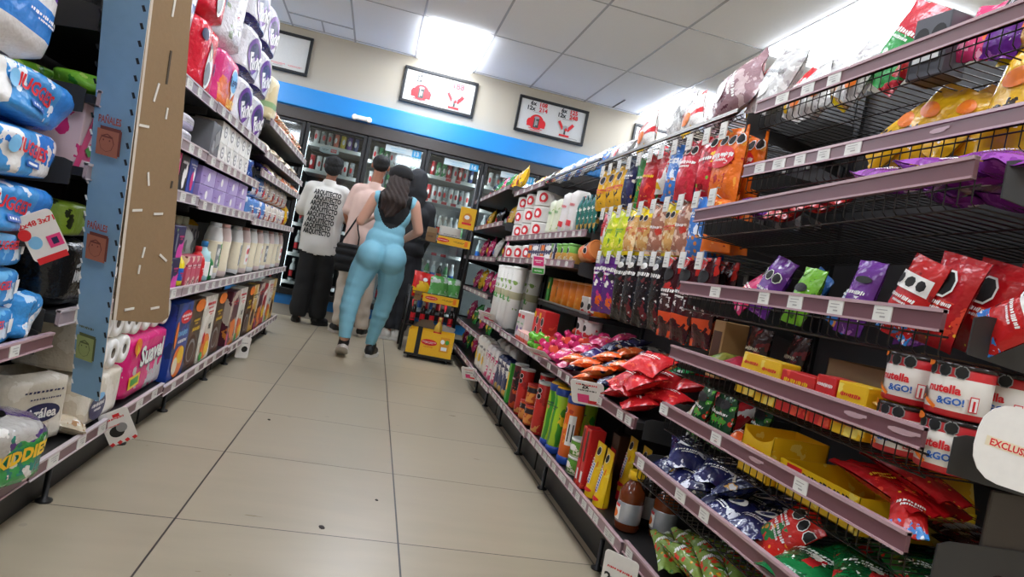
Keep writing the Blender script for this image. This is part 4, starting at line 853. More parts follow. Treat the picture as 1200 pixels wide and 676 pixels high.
# hazelnut spread tubs
JW = pmat('spread_label', '#eee9e2', [('#c8232a','noise',3,0,.72,1), ('#c8232a','noise',3,0,0,.12)], .35, 0)
def tub():
    d = [('o', a, .071, .0088, .0095, K, GR) for a in (-.026, -.003, .020)]
    d += [('t', 'nutella', .0, .043, .0125, R_, 0, .035), ('t', '&GO!', .012, .025, .0105, B_, .05, .03), ('e', -.034, .03, .008, .011, BR), ('r', -.02, .018, .03, .006, O, -.5), ('e', -.033, .08, .012, .006, O), ('r', .042, .026, .012, .024, R_), ('r', .042, .026, .0095, .021, W), ('r', .042, .024, .003, .016, R_)]
    return can('spread_tub', .0435, .084, JW, d, lid=mat('clear_tub_lid', '#2b2524', .15), lid_h=.007, cat='spread tub', n=28)
TB = tub(); TG = 'hazelnut spread tubs'
for (x, y, zz, r, lb) in ((.93, .998, 0, .1, 'lower hazelnut spread tub under the far upper tub'), (.93, .903, 0, .3, 'lower hazelnut spread tub nearest the viewer, mostly behind the rail'), (.93, .998, .0865, .15, 'upper hazelnut spread tub beside the yellow candy bag'), (.93, .903, .0865, .27, 'upper hazelnut spread tub at the near end with its whole name showing'),
                          (1.035, .92, 0, .2, 'hazelnut spread tub low in the back row'), (1.035, .92, .0865, .2, 'hazelnut spread tub on top in the back row')):
    stand(TB, 1, x, y, z+zz, lb, TG, yaw=r)

z = .612 - .066
b_loll = bag('lollipop_pack', .07, .15, .035, F_LOLLY, [('e', 0, .115, .022, .012, K), ('w', 0, .09, .05, .014, W, 31)], 'lollipop pack', 44)
b_wr = bag('candy_bag', .10, .14, .05, F_WHITERED, [('w', 0, .07, .06, .02, R_, 32)], 'candy bag', 45)
LG_ = 'green lollipop packs'
stand(b_wr, 1, .92, 1.73, z, 'white and red crumpled candy bag at the far end of the carton shelf', roll=.6, lean=-.5)
stand(b_wr, 1, 1.0, 1.70, z, 'pale red candy bag behind the crumpled white one', roll=.2, lean=-.6)
for i, (x, y, r) in enumerate(((.90, 1.655, .2), (.925, 1.60, .1), (.92, 1.545, -.05), (.98, 1.50, .1), (1.04, 1.57, -.1))):
    stand(b_loll, 1, x, y, z, 'dark green and red lollipop pack, ' + ORD[i] + (' from the crumpled white bag' if i < 3 else ' one, standing behind the front ones'), LG_, lean=-.12, roll=r)
lay(bag('candy_bag', .08, .11, .045, F_DORANGE, [('w', 0, .05, .05, .016, W, 1)], 'candy bag', 46), 1, .925, 1.455, z+.025, .4, 'bright orange candy bag lying against the yellow carton front', tilt=.2)
tray('display_carton', 'small yellow display carton with a wavy front edge', .895, 1.03, 1.29, 1.41, z, .105, YBOX, [('w', 0, .055, .07, .02, R_, 33)], cut=.22)
tray('display_carton', 'large open yellow display carton with its flap folded up', .91, 1.16, 1.035, 1.28, z, .068, YBOX, [('w', .02, .05, .15, .025, K, 34), ('r', -.07, .05, .05, .03, R_)], flap=(.01, .07))
b_long = bag('tamarind_pack', .07, .26, .035, F_REDD, [('w', 0, .13, .05, .03, Y, 35)], 'candy pack', 47)
for i, (x, y, zz, yw) in enumerate(((.925, 1.03, .075, 1.42), (.965, 1.02, .08, 1.5), (.955, 1.0, .105, 1.35))):
    lay(b_long, 1, x+.03, y+.01, z+zz, yw, 'long red tamarind candy pack, ' + ['nearest the rail', 'middle one of three', 'topmost of the three'][i], 'long red tamarind packs', tilt=.05)
b_bar = bag('chocolate_bar', .05, .17, .02, F_BROWNR, [('w', 0, .085, .03, .06, SILVER and AG, 36)], 'chocolate bar', 48)
for i in range(6): lay(b_bar, 1, 1.05+.035*(i % 3), .93+.012*i, z+.012+.02*(i//3), 1.3+.06*i, 'dark wrapped chocolate bar, ' + ORD[i] + ' of the loose pile at the near end', 'dark chocolate bars', tilt=.04)
lay(bag('candy_bag', .06, .1, .04, F_RED, [('w', 0, .05, .04, .016, W, 1)], 'candy bag', 49), 1, .925, .945, z+.045, .9, 'small red candy bag propped on the rail above the green bags', tilt=.5)

z = .458 - .066
b_nv = bag('candy_bag', .11, .15, .05, F_NAVYC, [('e', 0, .085, .03, .02, W), ('e', 0, .085, .018, .012, N_), ('w', 0, .045, .07, .016, W, 41)], 'candy bag', 50)
b_nv2 = bag('candy_bag', .10, .13, .045, foil('navy_gold_wrap', '#1b2149', [('#c79a4a','noise',10,.56,.2,.8), ('#dedfe6','noise',20,.63,0,1)], seed=51), [('w', 0, .06, .07, .02, C, 42)], 'candy bag', 51)
R = random.Random(5)
NVP = [(.875, 1.755), (.90, 1.67), (.88, 1.585), (.895, 1.50), (.875, 1.425), (.90, 1.345), (.98, 1.72), (1.0, 1.61), (.99, 1.50), (.985, 1.40), (.89, 1.71), (.9, 1.55), (.9, 1.46), (1.06, 1.66), (1.07, 1.52)]
for i, (x, y) in enumerate(NVP):
    lay(b_nv if i % 3 else b_nv2, 1, x + .035, y - .02, z + .02 + (.05 if 9 < i < 13 else 0) + .006*(i % 2), R.uniform(-1, 1), ('navy' if i % 3 else 'navy and gold') + ' candy bag, ' + ORD[i % 20] + ' in the loose navy heap', 'loose navy candy bags', tilt=R.uniform(.1, .45), roll=R.uniform(-.3, .3))
bigr = bag('gummy_bag', .17, .22, .05, foil('red_green_foil', '#d12a22', [('#1d7a38','noise',4,.5,.0,.55), ('#f0a32c','blob',22,.28,.1,.45), ('#f3ede0','noise',18,.66,.1,.6)], seed=52), seals(3, .03, .172, .018) + [('w', -.03, .125, .08, .03, W, 43), ('w', .0, .09, .1, .03, W, 44)], 'gummy bag', 52)
stand(bigr, 1, .89, 1.26, z, 'large red gummy bag with three black seals leaning on the rail', lean=-.5, roll=.5, scale=.68)
bigg = bag('gummy_bag', .16, .24, .05, foil('emerald_foil', '#116a38', [('#0c4a28','noise',10,.55,0,1), ('#e8e4da','noise',16,.66,.2,.7), ('#b8242a','noise',7,.62,0,1)], rough=.18, seed=53), [('w', 0, .13, .11, .03, W, 45)], 'gummy bag', 53)
for i, (x, y, zz, yw, tl) in enumerate(((.93, 1.13, .03, .5, .3), (.96, 1.03, .06, .9, .2), (1.0, .96, .1, 1.2, .15), (1.06, 1.13, .06, .2, .6))):
    lay(bigg, 1, x, y, z+zz, yw, 'green and red gummy bag lying down, ' + ['next to the upright red bag', 'second along the rail', 'third, near the shelf end', 'behind the upright red bag'][i], 'lying green gummy bags', tilt=tl*.5, scale=.85)
z = .205 - .012
b_sw = bag('wrapped_sweets', .065, .21, .05, F_CLEAR, [('w', 0, .13, .045, .03, W, 46)], 'sweets pack', 54)
R = random.Random(8)
for i in range(9):
    k, q = i % 3, i//3; x = .90 + .068*k; y = 1.66 - .12*q + .02*k
    lay(b_sw, 1, x, y, z + .012 + .03*q + .012*(k % 2), 1.25+R.uniform(-.2, .2), 'green and red pack of wrapped sweets, ' + ['front', 'middle', 'back'][k] + ' one of the ' + ORD[q] + ' set from the bottle', 'packs of wrapped sweets on the bottom shelf', tilt=R.uniform(0, .15), roll=-.15)

# the upper three wire shelves
z = 1.179 - .066
b_pl = bag('candy_bag', .09, .22, .045, foil('violet_foil', '#7d2a8f', [('#9c4bb0','noise',14,.58,0,1), ('#efe8f2','noise',18,.68,0,.4)], seed=55), [('w', 0, .09, .06, .03, W, 51)], 'candy bag', 55)
b_rs = bag('candy_bag', .07, .12, .045, F_REDD, [('e', 0, .06, .02, .02, W)], 'candy bag', 56)
for i, (x, y, zz, yw) in enumerate(((.93, 1.16, .075, 1.2), (.95, 1.04, .085, 1.45), (.95, .94, .085, 1.1), (1.03, 1.10, .06, 1.0), (1.02, .97, .04, 1.3))):
    lay(b_pl, 1, x, y, z+zz*.8, yw, 'violet candy bag lying on the sloping shelf, ' + ['farthest of the front three', 'middle of the front three', 'nearest of the front three', 'farther of the back two', 'nearer of the back two'][i], 'violet candy bags', tilt=.25)
for i, (y, zz) in enumerate(((1.43, .05), (1.365, .055), (1.29, .06), (1.50, .03))):
    lay(b_rs, 1, .925+.02*(i % 2), y, z+zz*.6, .6, 'red and white small candy bag, ' + ORD[i] + ' in the row beside the violet bags', 'small red bags on the sloping shelf', tilt=.5)
lay(bag('candy_bag', .09, .16, .04, F_PURPMIX, [('w', 0, .08, .06, .02, W, 2)], 'candy bag', 57), 1, .95, 1.62, z+.03, 1.2, 'purple and orange candy bag lying at the far end of the sloping shelf', tilt=.4)
lay(bag('candy_bag', .09, .15, .04, F_GREEN, [('w', 0, .08, .06, .02, W, 2)], 'candy bag', 58), 1, 1.05, .93, z+.08, .4, 'white and green candy bag peeking over the sloping shelf end', tilt=.5)
z = 1.318 - .066
for i, (x, y, rl, ln) in enumerate(((1.04, 1.37, .75, -.4), (1.05, 1.28, .5, -.2), (1.04, 1.20, .55, -.4), (1.06, 1.115, .3, -.3), (1.03, 1.015, .1, -.1), (1.10, 1.33, .2, -.1))):
    stand(b_yel, 1, x, y, z, 'yellow peanut bag, ' + ['slumped at the far end of the row', 'second from the far end', 'third from the far end', 'fourth from the far end', 'tall and upright at the near end', 'tucked behind the slumped one'][i], 'yellow peanut bags', roll=rl, lean=ln, scale=[1,1,.95,.9,1.12,.9][i])
z = 1.502 - .066
b_mix = [bag('snack_bag', .11, .15, .05, m, [('w', 0, .08, .08, .022, W, 60+i), ('e', .02, .05, .02, .02, O)], 'snack bag', 60+i) for i, m in enumerate((F_WHITERED, F_SILVER, F_REDD, F_TAN))]
for i, (y, k, rl) in enumerate(((1.735, 0, .4), (1.68, 1, .6), (1.62, 1, -.4), (1.565, 3, .6), (1.515, 1, .5))):
    stand(b_mix[k], 1, 1.04+.02*(i % 2), y, z, ['white and red', 'silvery', 'silvery', 'tan', 'silvery'][i] + ' snack bag, ' + ORD[i] + ' from the far end of the topmost wire shelf', 'snack bags on the topmost wire shelf', roll=rl, lean=-.2)
rg = bag('snack_bag', .16, .2, .05, foil('green_and_crimson_foil', '#c22a3a', [('#2f9a4a','noise',3.5,.48,0,.6), ('#efe6da','noise',16,.66,0,1)], seed=64), [('w', 0, .12, .1, .03, W, 66)], 'snack bag', 66)
stand(rg, 1, 1.05, 1.415, z, 'crimson and green snack bag sticking up under the ceiling light', roll=.55, lean=-.2)
stand(b_rs, 1, 1.03, 1.31, z+.02, 'small red bag beside the dark grey carton on the top shelf', roll=.4, lean=-.3)
stand(carton('candy_box', .085, .06, .13, mat('slate_box', '#53545a', .5), [('e', -.02, .085, .018, .022, K), ('e', .02, .085, .018, .022, K), ('r', 0, .04, .06, .015, W)], 'candy box'), 1, 1.03, 1.215, z, 'dark grey carton with two black discs on the topmost shelf', yaw=.1)
stand(b_pinks, 1, 1.04, 1.15, z+.015, 'pink candy bag to the right of the dark grey carton', roll=.2, lean=-.2)
stand(b_purps, 1, 1.04, 1.09, z, 'purple candy bag on the topmost shelf next to the pink one', roll=.3, lean=-.2)
stand(b_mix[3], 1, 1.05, 1.03, z, 'tan snack bag on the topmost shelf beside the purple one', roll=-.2, lean=-.2)

# ------------------------------------------------------------------ hanging bags
def hook(x, y, z, label, m=None):
    t = thing('peg_hook', label, 'hook', (x, y, z)); d = RB-.004-x
    mb = MB(); mb.tube([(d, 0, .012), (.03, 0, .004), (.012, 0, .012)], .0028, 6); mb.box((d-.006, -.012, -.02), (d, .012, .03)); mb.build('prong', CHROME, t)
    mb = MB(); mb.tube([(d, 0, .040), (.008, 0, .034), (.006, 0, .016)], .002, 5); mb.build('tag_arm', CHROME, t)
    mb = MB(); mb.box((-.003, -.019, -.024), (.001, .019, .028), 0); mb.decals(lambda a, b, o: (-.003-o, -a, b), [('r', 0, .008, .022, .002, 1), ('r', 0, -.002, .018, .002, 1), ('r', 0, -.011, .024, .005, 1)])
    mb.build('tag', [TAGP, mat('label_print', '#9f9d98', .6)], t); return t
def hb(name, w, h, d, m, decs, cat, sd): return bag(name, w, h, d, m, decs, cat, sd, seal=.06)
BAYS = {'C': 'top', 'A': 'middle', 'B': 'lower'}
C_KINDS = {
 'orange': hb('chip_bag', .17, .24, .06, F_ORANGE, seals(3, .03, .20, .014) + [('w', 0, .145, .1, .04, W, 71), ('e', 0, .15, .06, .035, R_), ('w', 0, .15, .09, .03, W, 72)], 'chip bag', 71),
 'redpeanut': hb('peanut_bag', .13, .205, .05, foil('coral_foil', '#c8283a', [('#a81d22','blob',24,.35,.1,.45), ('#6f9a2e','blob',14,.14,.08,.2)], seed=72), [('r', 0, .165, .1, .03, R_)] + seals(3, 0, .165, .013) + [('w', 0, .118, .1, .026, W, 73)], 'peanut bag', 72),
 'redchip': hb('chip_bag', .12, .2, .05, foil('scarlet_foil', '#cf2030', [('#8c1420','noise',12,.6,0,1), ('#7fae3a','blob',16,.16,.1,.3), ('#f0c02a','noise',9,.66,.5,1)], seed=73), [('o', .02, .165, .013, .014, K, W), ('w', 0, .115, .08, .024, W, 74)], 'chip bag', 73),
 'blue': hb('nut_bag', .11, .2, .045, F_BLUE, [('w', 0, .14, .08, .02, W, 75)], 'nut bag', 74),
 'whitered': hb('snack_bag', .10, .16, .04, F_WHITERED, [('w', 0, .1, .07, .02, R_, 76)], 'snack bag', 75),
 'red': hb('snack_bag', .11, .21, .04, F_REDD, [('w', 0, .12, .07, .02, Y, 77)], 'snack bag', 76),
 'green': hb('snack_bag', .10, .2, .04, F_GREEN, [('w', 0, .12, .07, .02, W, 78)], 'snack bag', 77),
 'navy': hb('snack_bag', .11, .19, .045, F_NAVY, [('w', 0, .12, .08, .02, W, 79)], 'snack bag', 78),
 'yellow': hb('chip_bag', .12, .19, .05, F_YEL, [('o', .0, .14, .018, .018, K, W), ('w', 0, .09, .08, .024, R_, 80)], 'chip bag', 79),
 'teal': hb('snack_bag', .10, .17, .04, F_TEAL, [('w', 0, .1, .07, .022, W, 81)], 'snack bag', 80),
 'tan': hb('cookie_bag', .11, .19, .045, F_TAN, seals(2, 0, .145, .011) + [('w', 0, .1, .07, .02, R_, 82)], 'cookie bag', 81),
 'lime': hb('snack_bag', .10, .2, .04, F_LIME, [('w', 0, .11, .06, .02, GREENP and G, 83)], 'snack bag', 82),
 'brownpink': hb('snack_bag', .10, .185, .04, foil('rose_brown_foil', '#a8705a', [('#e9c8b0','noise',16,.55,0,1), ('#c23a2a','noise',12,.62,.2,.8)], seed=83), [('w', 0, .1, .06, .02, W, 84)], 'snack bag', 83),
 'cheese': hb('chip_bag', .12, .17, .05, foil('tangerine_foil', '#e8731c', [('#8f2a1a','noise',12,.6,.1,.6), ('#f2b04a','noise',16,.62,0,1)], seed=84), [('e', 0, .11, .035, .022, R_), ('w', 0, .11, .06, .02, W, 85)], 'chip bag', 84),
 'black': hb('candy_bag', .11, .26, .045, F_BLACK, [('w', 0, .19, .08, .03, W, 86), ('e', 0, .22, .02, .012, W)], 'candy bag', 85),
 'blackred': hb('candy_bag', .11, .27, .05, F_BLKRED, [('w', 0, .15, .085, .028, W, 87), ('e', .0, .21, .025, .02, K)], 'candy bag', 86),
 'purple': hb('candy_bag', .12, .25, .05, F_PURPMIX, [('w', 0, .18, .09, .04, W, 88), ('e', .02, .16, .02, .014, K)], 'candy bag', 87),
}
CN = {'orange': 'orange chip bag', 'redpeanut': 'coral red peanut bag with black seals', 'redchip': 'scarlet chip bag', 'blue': 'blue nut bag', 'whitered': 'white and red snack bag', 'red': 'deep red snack bag', 'green': 'green snack bag', 'navy': 'navy snack bag', 'yellow': 'yellow chip bag', 'teal': 'teal snack bag',
      'tan': 'yellow topped tan cookie bag', 'lime': 'lime yellow snack bag', 'brownpink': 'rose brown snack bag', 'cheese': 'tangerine chip bag', 'black': 'glossy black candy bag', 'blackred': 'black and red candy bag', 'purple': 'purple and orange candy bag'}
HOOKS = {
 'C': (1.425, [(1.885,'orange',2), (1.99,'redchip',2), (2.11,'redpeanut',2), (2.225,'blue',2), (2.335,'whitered',2), (2.44,'red',3), (2.55,'green',2), (2.66,'navy',2), (2.775,'yellow',2), (2.89,'yellow',2), (2.99,'yellow',2)]),
 'A': (1.222, [(1.87,'cheese',2), (1.975,'blue',2), (2.085,'brownpink',2), (2.195,'tan',2), (2.31,'brownpink',3), (2.43,'tan',2), (2.545,'tan',2), (2.66,'lime',2), (2.765,'lime',2), (2.87,'whitered',1)]),
 'B': (1.03, [(1.87,'blackred',2), (1.985,'blackred',2), (2.1,'blackred',3), (2.215,'black',2), (2.325,'black',3), (2.44,'black',3), (2.56,'black',2), (2.68,'purple',3), (2.8,'purple',3)]),
}
R = random.Random(21); FILL = {}
for row, (z, lst) in HOOKS.items():
    cnt = {}
    for i, (y, k, n) in enumerate(lst):
        hook(.93, y, z, 'white tagged wire peg hook, %s from the near end, %s row' % (ORD[i], BAYS[row]))
        p = C_KINDS[k]
        for j in range(n):
            x = .962 + .062*j; e = ang(1, R.uniform(.0, .35), R.uniform(-.06, .1), R.uniform(-.07, .07))
            top = Vector((x, y + R.uniform(-.01, .01), z + .008))
            p.place(top - e.to_matrix() @ Vector((0, 0, p.h*.965)), e, '%s hung %s, %s %s row hook' % (CN[k], ['in front', 'second', 'last'][j], ORD[i], BAYS[row]), 'bags hanging on the peg hooks')
# big pale bags lying on top
b_pale = [bag('chip_bag', .19, .24, .08, m, [('w', 0, .14, .12, .035, mm, 90+i), ('e', 0, .08, .04, .03, m2)], 'chip bag', 90+i) for i, (m, mm, m2) in enumerate(((F_WHITERED, R_, O), (F_SILVER, GR, W), (F_MAUVE, W, W)))]
for i, (k, x, y, rl, ln, sc, lb) in enumerate(((1, 1.02, 1.86, .3, -.25, .9, 'silver chip bag standing tall beside the topmost wire shelf'), (0, 1.06, 1.94, .25, -.2, .9, 'white and red chip bag behind the tall silver one'), (2, 1.0, 2.06, 1.2, -.2, 1, 'mauve chip bag lying across the end of the chrome wire shelf'), (2, 1.04, 2.20, .5, -.3, .85, 'mauve chip bag propped up between silver bags'),
        (0, 1.02, 2.33, -.6, -.2, .75, 'white and red chip bag leaning left on the chrome wire shelf'), (1, 1.01, 2.47, .75, -.2, .85, 'silver chip bag with one corner pointing up at the ceiling'), (1, 1.08, 2.58, -.4, -.2, .7, 'small silver chip bag behind the pointing one'), (0, 1.02, 2.76, -.5, -.15, .8, 'white and red chip bag at the far end in front of the wall poster'))):
    p = b_pale[k]; e = ang(1, 0, ln, rl); p.place(Vector((x, y, 1.468 - low(p, e, sc))) - e.to_matrix() @ Vector((0, 0, 0)) + Vector((0, .06*math.sin(rl)*sc, 0)), e, lb, 'big pale chip bags on the chrome wire shelf', sc)
# ------------------------------------------------------------------ goods farther along the right run
def wrapped(name, r, m, seed):
    R = random.Random(seed); ph = R.uniform(0, 6)
    mb = MB(); w = lambda t, z: 1 + .12*math.sin(5*t+ph+z*60)
    mb.lathe([(r*1.1, -r*2.1), (r*.8, -r*1.6), (r*.28, -r*1.05), (r*.75, -r*.7), (r, 0), (r*.8, r*.65), (r*.28, r*1.05), (r*.8, r*1.6), (r*1.15, r*2.1)], 12, wob=w, M=Matrix.Rotation(PI/2, 4, 'Y'))
    p = fin(mb, name, m, 'candy'); p.h = p.d = 2*r; p.w = 4*r; return p
# bottom deck -----------------------------------------------------------------
z = .19 - .012
CHOC = mat('brown_syrup', '#6b3218', .12); HONEY = mat('amber_syrup', '#7a3a16', .12)
bt = bottle('syrup_bottle', .040, .185, CHOC, 15, YEL, [('r', 0, .055, .05, .045, W), ('e', 0, .05, .018, .014, O), ('r', 0, .075, .045, .008, R_)], 'syrup bottle', lz=(.14, .48), capr=.58)
stand(bt, 1, .905, 1.945, z, 'brown syrup bottle with a yellow cap at the end of the deck', 'brown syrup bottles', yaw=-.2)
stand(bt, 1, 1.005, 1.905, z, 'brown syrup bottle with a yellow cap, just behind the front one', 'brown syrup bottles', yaw=-.3)
bt2 = bottle('syrup_bottle', .036, .20, mat('dark_syrup', '#1d1512', .15), 14, WHITE, [('e', 0, .09, .02, .02, W)], 'syrup bottle')
stand(bt2, 1, .99, 2.0, z, 'dark syrup bottle with a white cap between the yellow capped ones')
def tubeprod():
    h, w = .225, .066; mb = MB()
    def pt(u, v, sg=-1, off=0):
        x = (2*u-1)*w/2*(.85+.15*v); t = .026*(1-v**1.6)*(max(0, 1-(2*u-1)**2))**.5 + .001
        return (x, sg*(t+off), .035 + v*(h-.035))
    mb.grid(lambda u, v: pt(u, v), 10, 12); mb.grid(lambda u, v: pt(1-u, v, 1), 10, 12)
    S = lambda a, b, o: pt(.5 + a/(w*(.85+.15*max(0, min(1, (b-.035)/(h-.035))))), max(0, min(1, (b-.035)/(h-.035))), -1, o + .001)
    mb.decals(S, [('o', .003, .197, .013, .014, K, W), ('r', -.012, .125, .016, .085, W), ('r', .004, .118, .014, .075, W), ('r', .02, .155, .003, .02, R_), ('e', .006, .06, .018, .007, R_), ('r', .0, .085, .004, .012, R_)])
    for i in range(8): mb.decals(S, [('r', -.012, .088+.0105*i, .011, .006, R_ if i % 2 else BR, .3), ('r', .004, .086+.009*i, .009, .005, B_, -.3)], off=.002)
    o = mb.build('sauce_tube', [pmat('yellow_tube', '#f2c71c', [('#f7d94a','noise',9,.6,0,1)], .3, 0)] + DEC)
    mb = MB(); mb.lathe([(.024, 0), (.027, .004), (.027, .034), (.022, .038)], 18); c = mb.build('cap', RED, o)
    p = Proto(o, 'sauce tube', [c]); p.h = h; p.w = w; p.d = .05; return p
TUBE = tubeprod(); TG2 = 'yellow squeeze tubes with red caps'
stand(TUBE, 1, .885, 2.135, z, 'yellow squeeze tube with a red cap, nearest to the syrup bottles', TG2, roll=.03)
stand(TUBE, 1, .885, 2.225, z, 'yellow squeeze tube with a red cap, second from the syrup bottles', TG2, roll=.03, yaw=.1)
stand(TUBE, 1, 1.0, 2.10, z, 'yellow squeeze tube standing in the shade behind the front two', TG2)
redp = carton('drink_mix_box', .036, .06, .215, RBOX, [('r', 0, .15, .014, .11, BR), ('r', .005, .04, .016, .04, W)], 'box')
stand(redp, 1, .89, 2.305, z, 'slim red box beside the yellow squeeze tubes', yaw=.05)
stand(redp, 1, .89, 2.348, z, 'slim red box farther from the yellow squeeze tubes'); stand(TUBE, 1, 1.0, 2.22, z, 'yellow squeeze tube in the back row behind the slim red boxes', TG2)
stand(carton('drink_mix_box', .07, .06, .2, BROWN, [('r', 0, .12, .05, .05, R_)], 'box'), 1, 1.02, 2.36, z, 'dark brown box behind the slim red one')
gcup = can('dip_cup', .044, .068, pmat('green_dip_label', '#5f9a2c', [('#e7ead2','noise',16,.6,.15,.8), ('#b8402a','blob',30,.2,.1,.6), ('#d8dcc0','noise',3,0,0,.12)], .4, 0), [('e', 0, .035, .02, .012, W)], lid=mat('clear_plastic_rim', '#d9ddd4', .25), lid_h=.009, cat='dip cup')
stand(gcup, 1, .905, 2.47, z, 'lower green dip cup of the stacked pair', 'stacked green dip cups')
stand(gcup, 1, .905, 2.47, z+.069, 'upper green dip cup of the stacked pair', 'stacked green dip cups', yaw=.3)
BLID = mat('royal_blue_plastic', '#1e469f', .35); YLID = mat('yellow_plastic', '#f2b622', .35)
def tubecan(nm, m, decs):
    p = can(nm, .037, .275, m, decs, lid=BLID, lid_h=.03, foot=(.03, BLID), cat='snack tube')
    mb = MB(); mb.lathe([(.034, .272), (.036, .276), (.034, .281), (.01, .2815)], 20); c = mb.build('yellow_top', YLID, p.root); p.parts.append(c); return p
OT = tubecan('snack_tube', pmat('orange_tube_print', '#ee6e1e', [('#f7a83a','noise',12,.55,.2,.7), ('#c8401a','noise',14,.66,0,1)], .35, 0), [('o', -.018, .215, .011, .012, K, W), ('o', .008, .215, .011, .012, K, W), ('r', .05, .14, .03, .12, W), ('r', .05, .13, .02, .07, K)])
GT = tubecan('snack_tube', pmat('green_tube_print', '#3f9a2c', [('#a8d42a','wave',7,.5,0,1), ('#f0d22a','noise',9,.6,.35,.8), ('#e8a070','blob',14,.2,.4,.7)], .35, 0), [('w', 0, .19, .05, .02, N_, 3)])
ST = 'tall snack tubes with blue and yellow lids'
stand(OT, 1, .895, 2.60, z, 'tall orange snack tube with a blue lid', ST, yaw=-.2)
stand(GT, 1, .885, 2.745, z, 'tall green snack tube with a yellow topped blue lid, beside the orange one', ST)
stand(GT, 1, .885, 2.845, z, 'tall green snack tube, the farther of the front pair', ST, yaw=.5)
stand(GT, 1, .98, 2.68, z, 'tall green snack tube in the second row', ST, yaw=.3); stand(OT, 1, .985, 2.77, z, 'tall orange snack tube in the second row', ST, yaw=.2); stand(GT, 1, .985, 2.87, z, 'tall green snack tube, last of the second row', ST, yaw=.9)
PRR = pmat('red_can_print', '#cf2a24', [('#a81c1c','noise',8,.6,0,1), ('#e8a85a','noise',14,.55,.05,.3)], .35, 0)
PR = can('chip_can', .038, .245, PRR, [('t', 'Pringles', .0, .135, .022, W, PI/2, .03), ('e', 0, .2, .016, .014, K), ('e', 0, .204, .012, .009, W), ('o', .03, .205, .011, .012, K, W), ('o', .03, .178, .011, .012, K, W)], lid=mat('clear_white_lid', '#cfd0cc', .3), cat='chip can')
CG = 'red chip cans'
stand(PR, 1, .885, 3.04, z, 'tall red chip can next to the green snack tubes', CG, yaw=-.25); stand(PR, 1, .98, 3.03, z, 'tall red chip can in the second row by the green tubes', CG, yaw=-.1)
PS = can('chip_can', .036, .098, pmat('small_can_print', '#d0582a', [('#f0a04a','noise',12,.5,.1,.6), ('#2a2024','noise',2,0,.62,.9)], .35, 0), [('o', -.012, .072, .009, .01, K, W), ('o', .012, .072, .009, .01, K, W)], lid=mat('red_lid', '#b82420', .4), lid_h=.008, cat='chip can')
for i, (y, zz) in enumerate(((3.21, 0), (3.32, 0), (3.235, .099))): stand(PS, 1, .885, y, z+zz, 'short orange chip can, ' + ['lower near one', 'lower far one', 'the upper one'][i] + ' of the little stack', 'short orange chip cans', yaw=-.3)
z = .18 - .012
stand(PR, 1, .895, 3.47, z, 'tall red chip can beyond the short orange cans', CG, yaw=-.3); stand(PR, 1, .985, 3.40, z, 'tall red chip can in the second row beyond the short cans', CG)
PD = can('chip_can', .038, .245, pmat('dark_can_print', '#6a2126', [('#1f1a1c','noise',10,.5,.3,1), ('#e05a2a','noise',14,.55,.0,.5)], .35, 0), [('w', 0, .16, .05, .02, W, 2)], lid=mat('clear_white_lid', '#cfd0cc', .3), cat='chip can')
stand(PD, 1, .895, 3.625, z, 'dark red chip can between the bright red one and the green carton', CG); stand(carton('snack_box', .05, .07, .22, GREENP, [('r', 0, .12, .03, .1, Y)], 'box'), 1, .895, 3.75, z, 'slim green carton past the dark red chip can')
NB1 = block('napkin_pack', .11, .09, .22, pmat('navy_gold_napkin', '#26305f', [('#e9e6df','noise',9,.52,.1,.9), ('#d6aa3c','noise',6,.55,.0,.5)], .3), [('w', 0, .15, .08, .02, W, 3)], 'napkin pack', 3)
NB2 = block('napkin_pack', .12, .09, .24, pmat('pink_white_napkin', '#e6dfda', [('#d23a72','noise',6,.5,.1,.75)], .3), [('w', 0, .19, .08, .02, N_, 4)], 'napkin pack', 4)
FL = block('flour_bag', .13, .10, .25, pmat('flour_paper', '#e3ddd0', [('#cfc6b6','noise',12,.6,0,1)], .5), [('w', 0, .18, .09, .035, K, 5), ('e', 0, .1, .035, .03, Y)], 'flour bag', 5)
for i, y in enumerate((3.87, 3.99, 4.11-.01)): stand(NB1, 1, .905, y, z, 'navy and gold napkin pack, ' + ORD[i] + ' from the near end', 'navy napkin packs', yaw=.05)
z = .165 - .012
for i, y in enumerate((4.24, 4.38, 4.52)): stand(NB2, 1, .905, y, z, 'pink and white napkin pack, ' + ORD[i] + ' from the near end', 'pink napkin packs')
for i, (x, y, zz) in enumerate(((.915, 4.68, 0), (.915, 4.83, 0), (.915, 4.97, 0), (1.05, 4.4, 0), (1.05, 4.6, 0), (1.05, 4.78, 0), (1.05, 4.93, 0))): stand(FL, 1, x, y, z+zz, 'cream flour bag, ' + ORD[i] + ' of the group low at the far end', 'cream flour bags', yaw=.1*(i % 2))
z = .178
WB = bag('cotton_pack', .15, .2, .08, F_WHITE, [('w', 0, .1, .08, .02, R_, 4)], 'cotton pack', 93)
for i, y in enumerate((3.15, 3.34, 3.56)): lay(WB, 1, 1.08, y, z+.12*0+.02, .4, 'pale crumpled pack lying behind the cans, ' + ORD[i] + ' from the near end', 'pale packs behind the cans', tilt=.9)
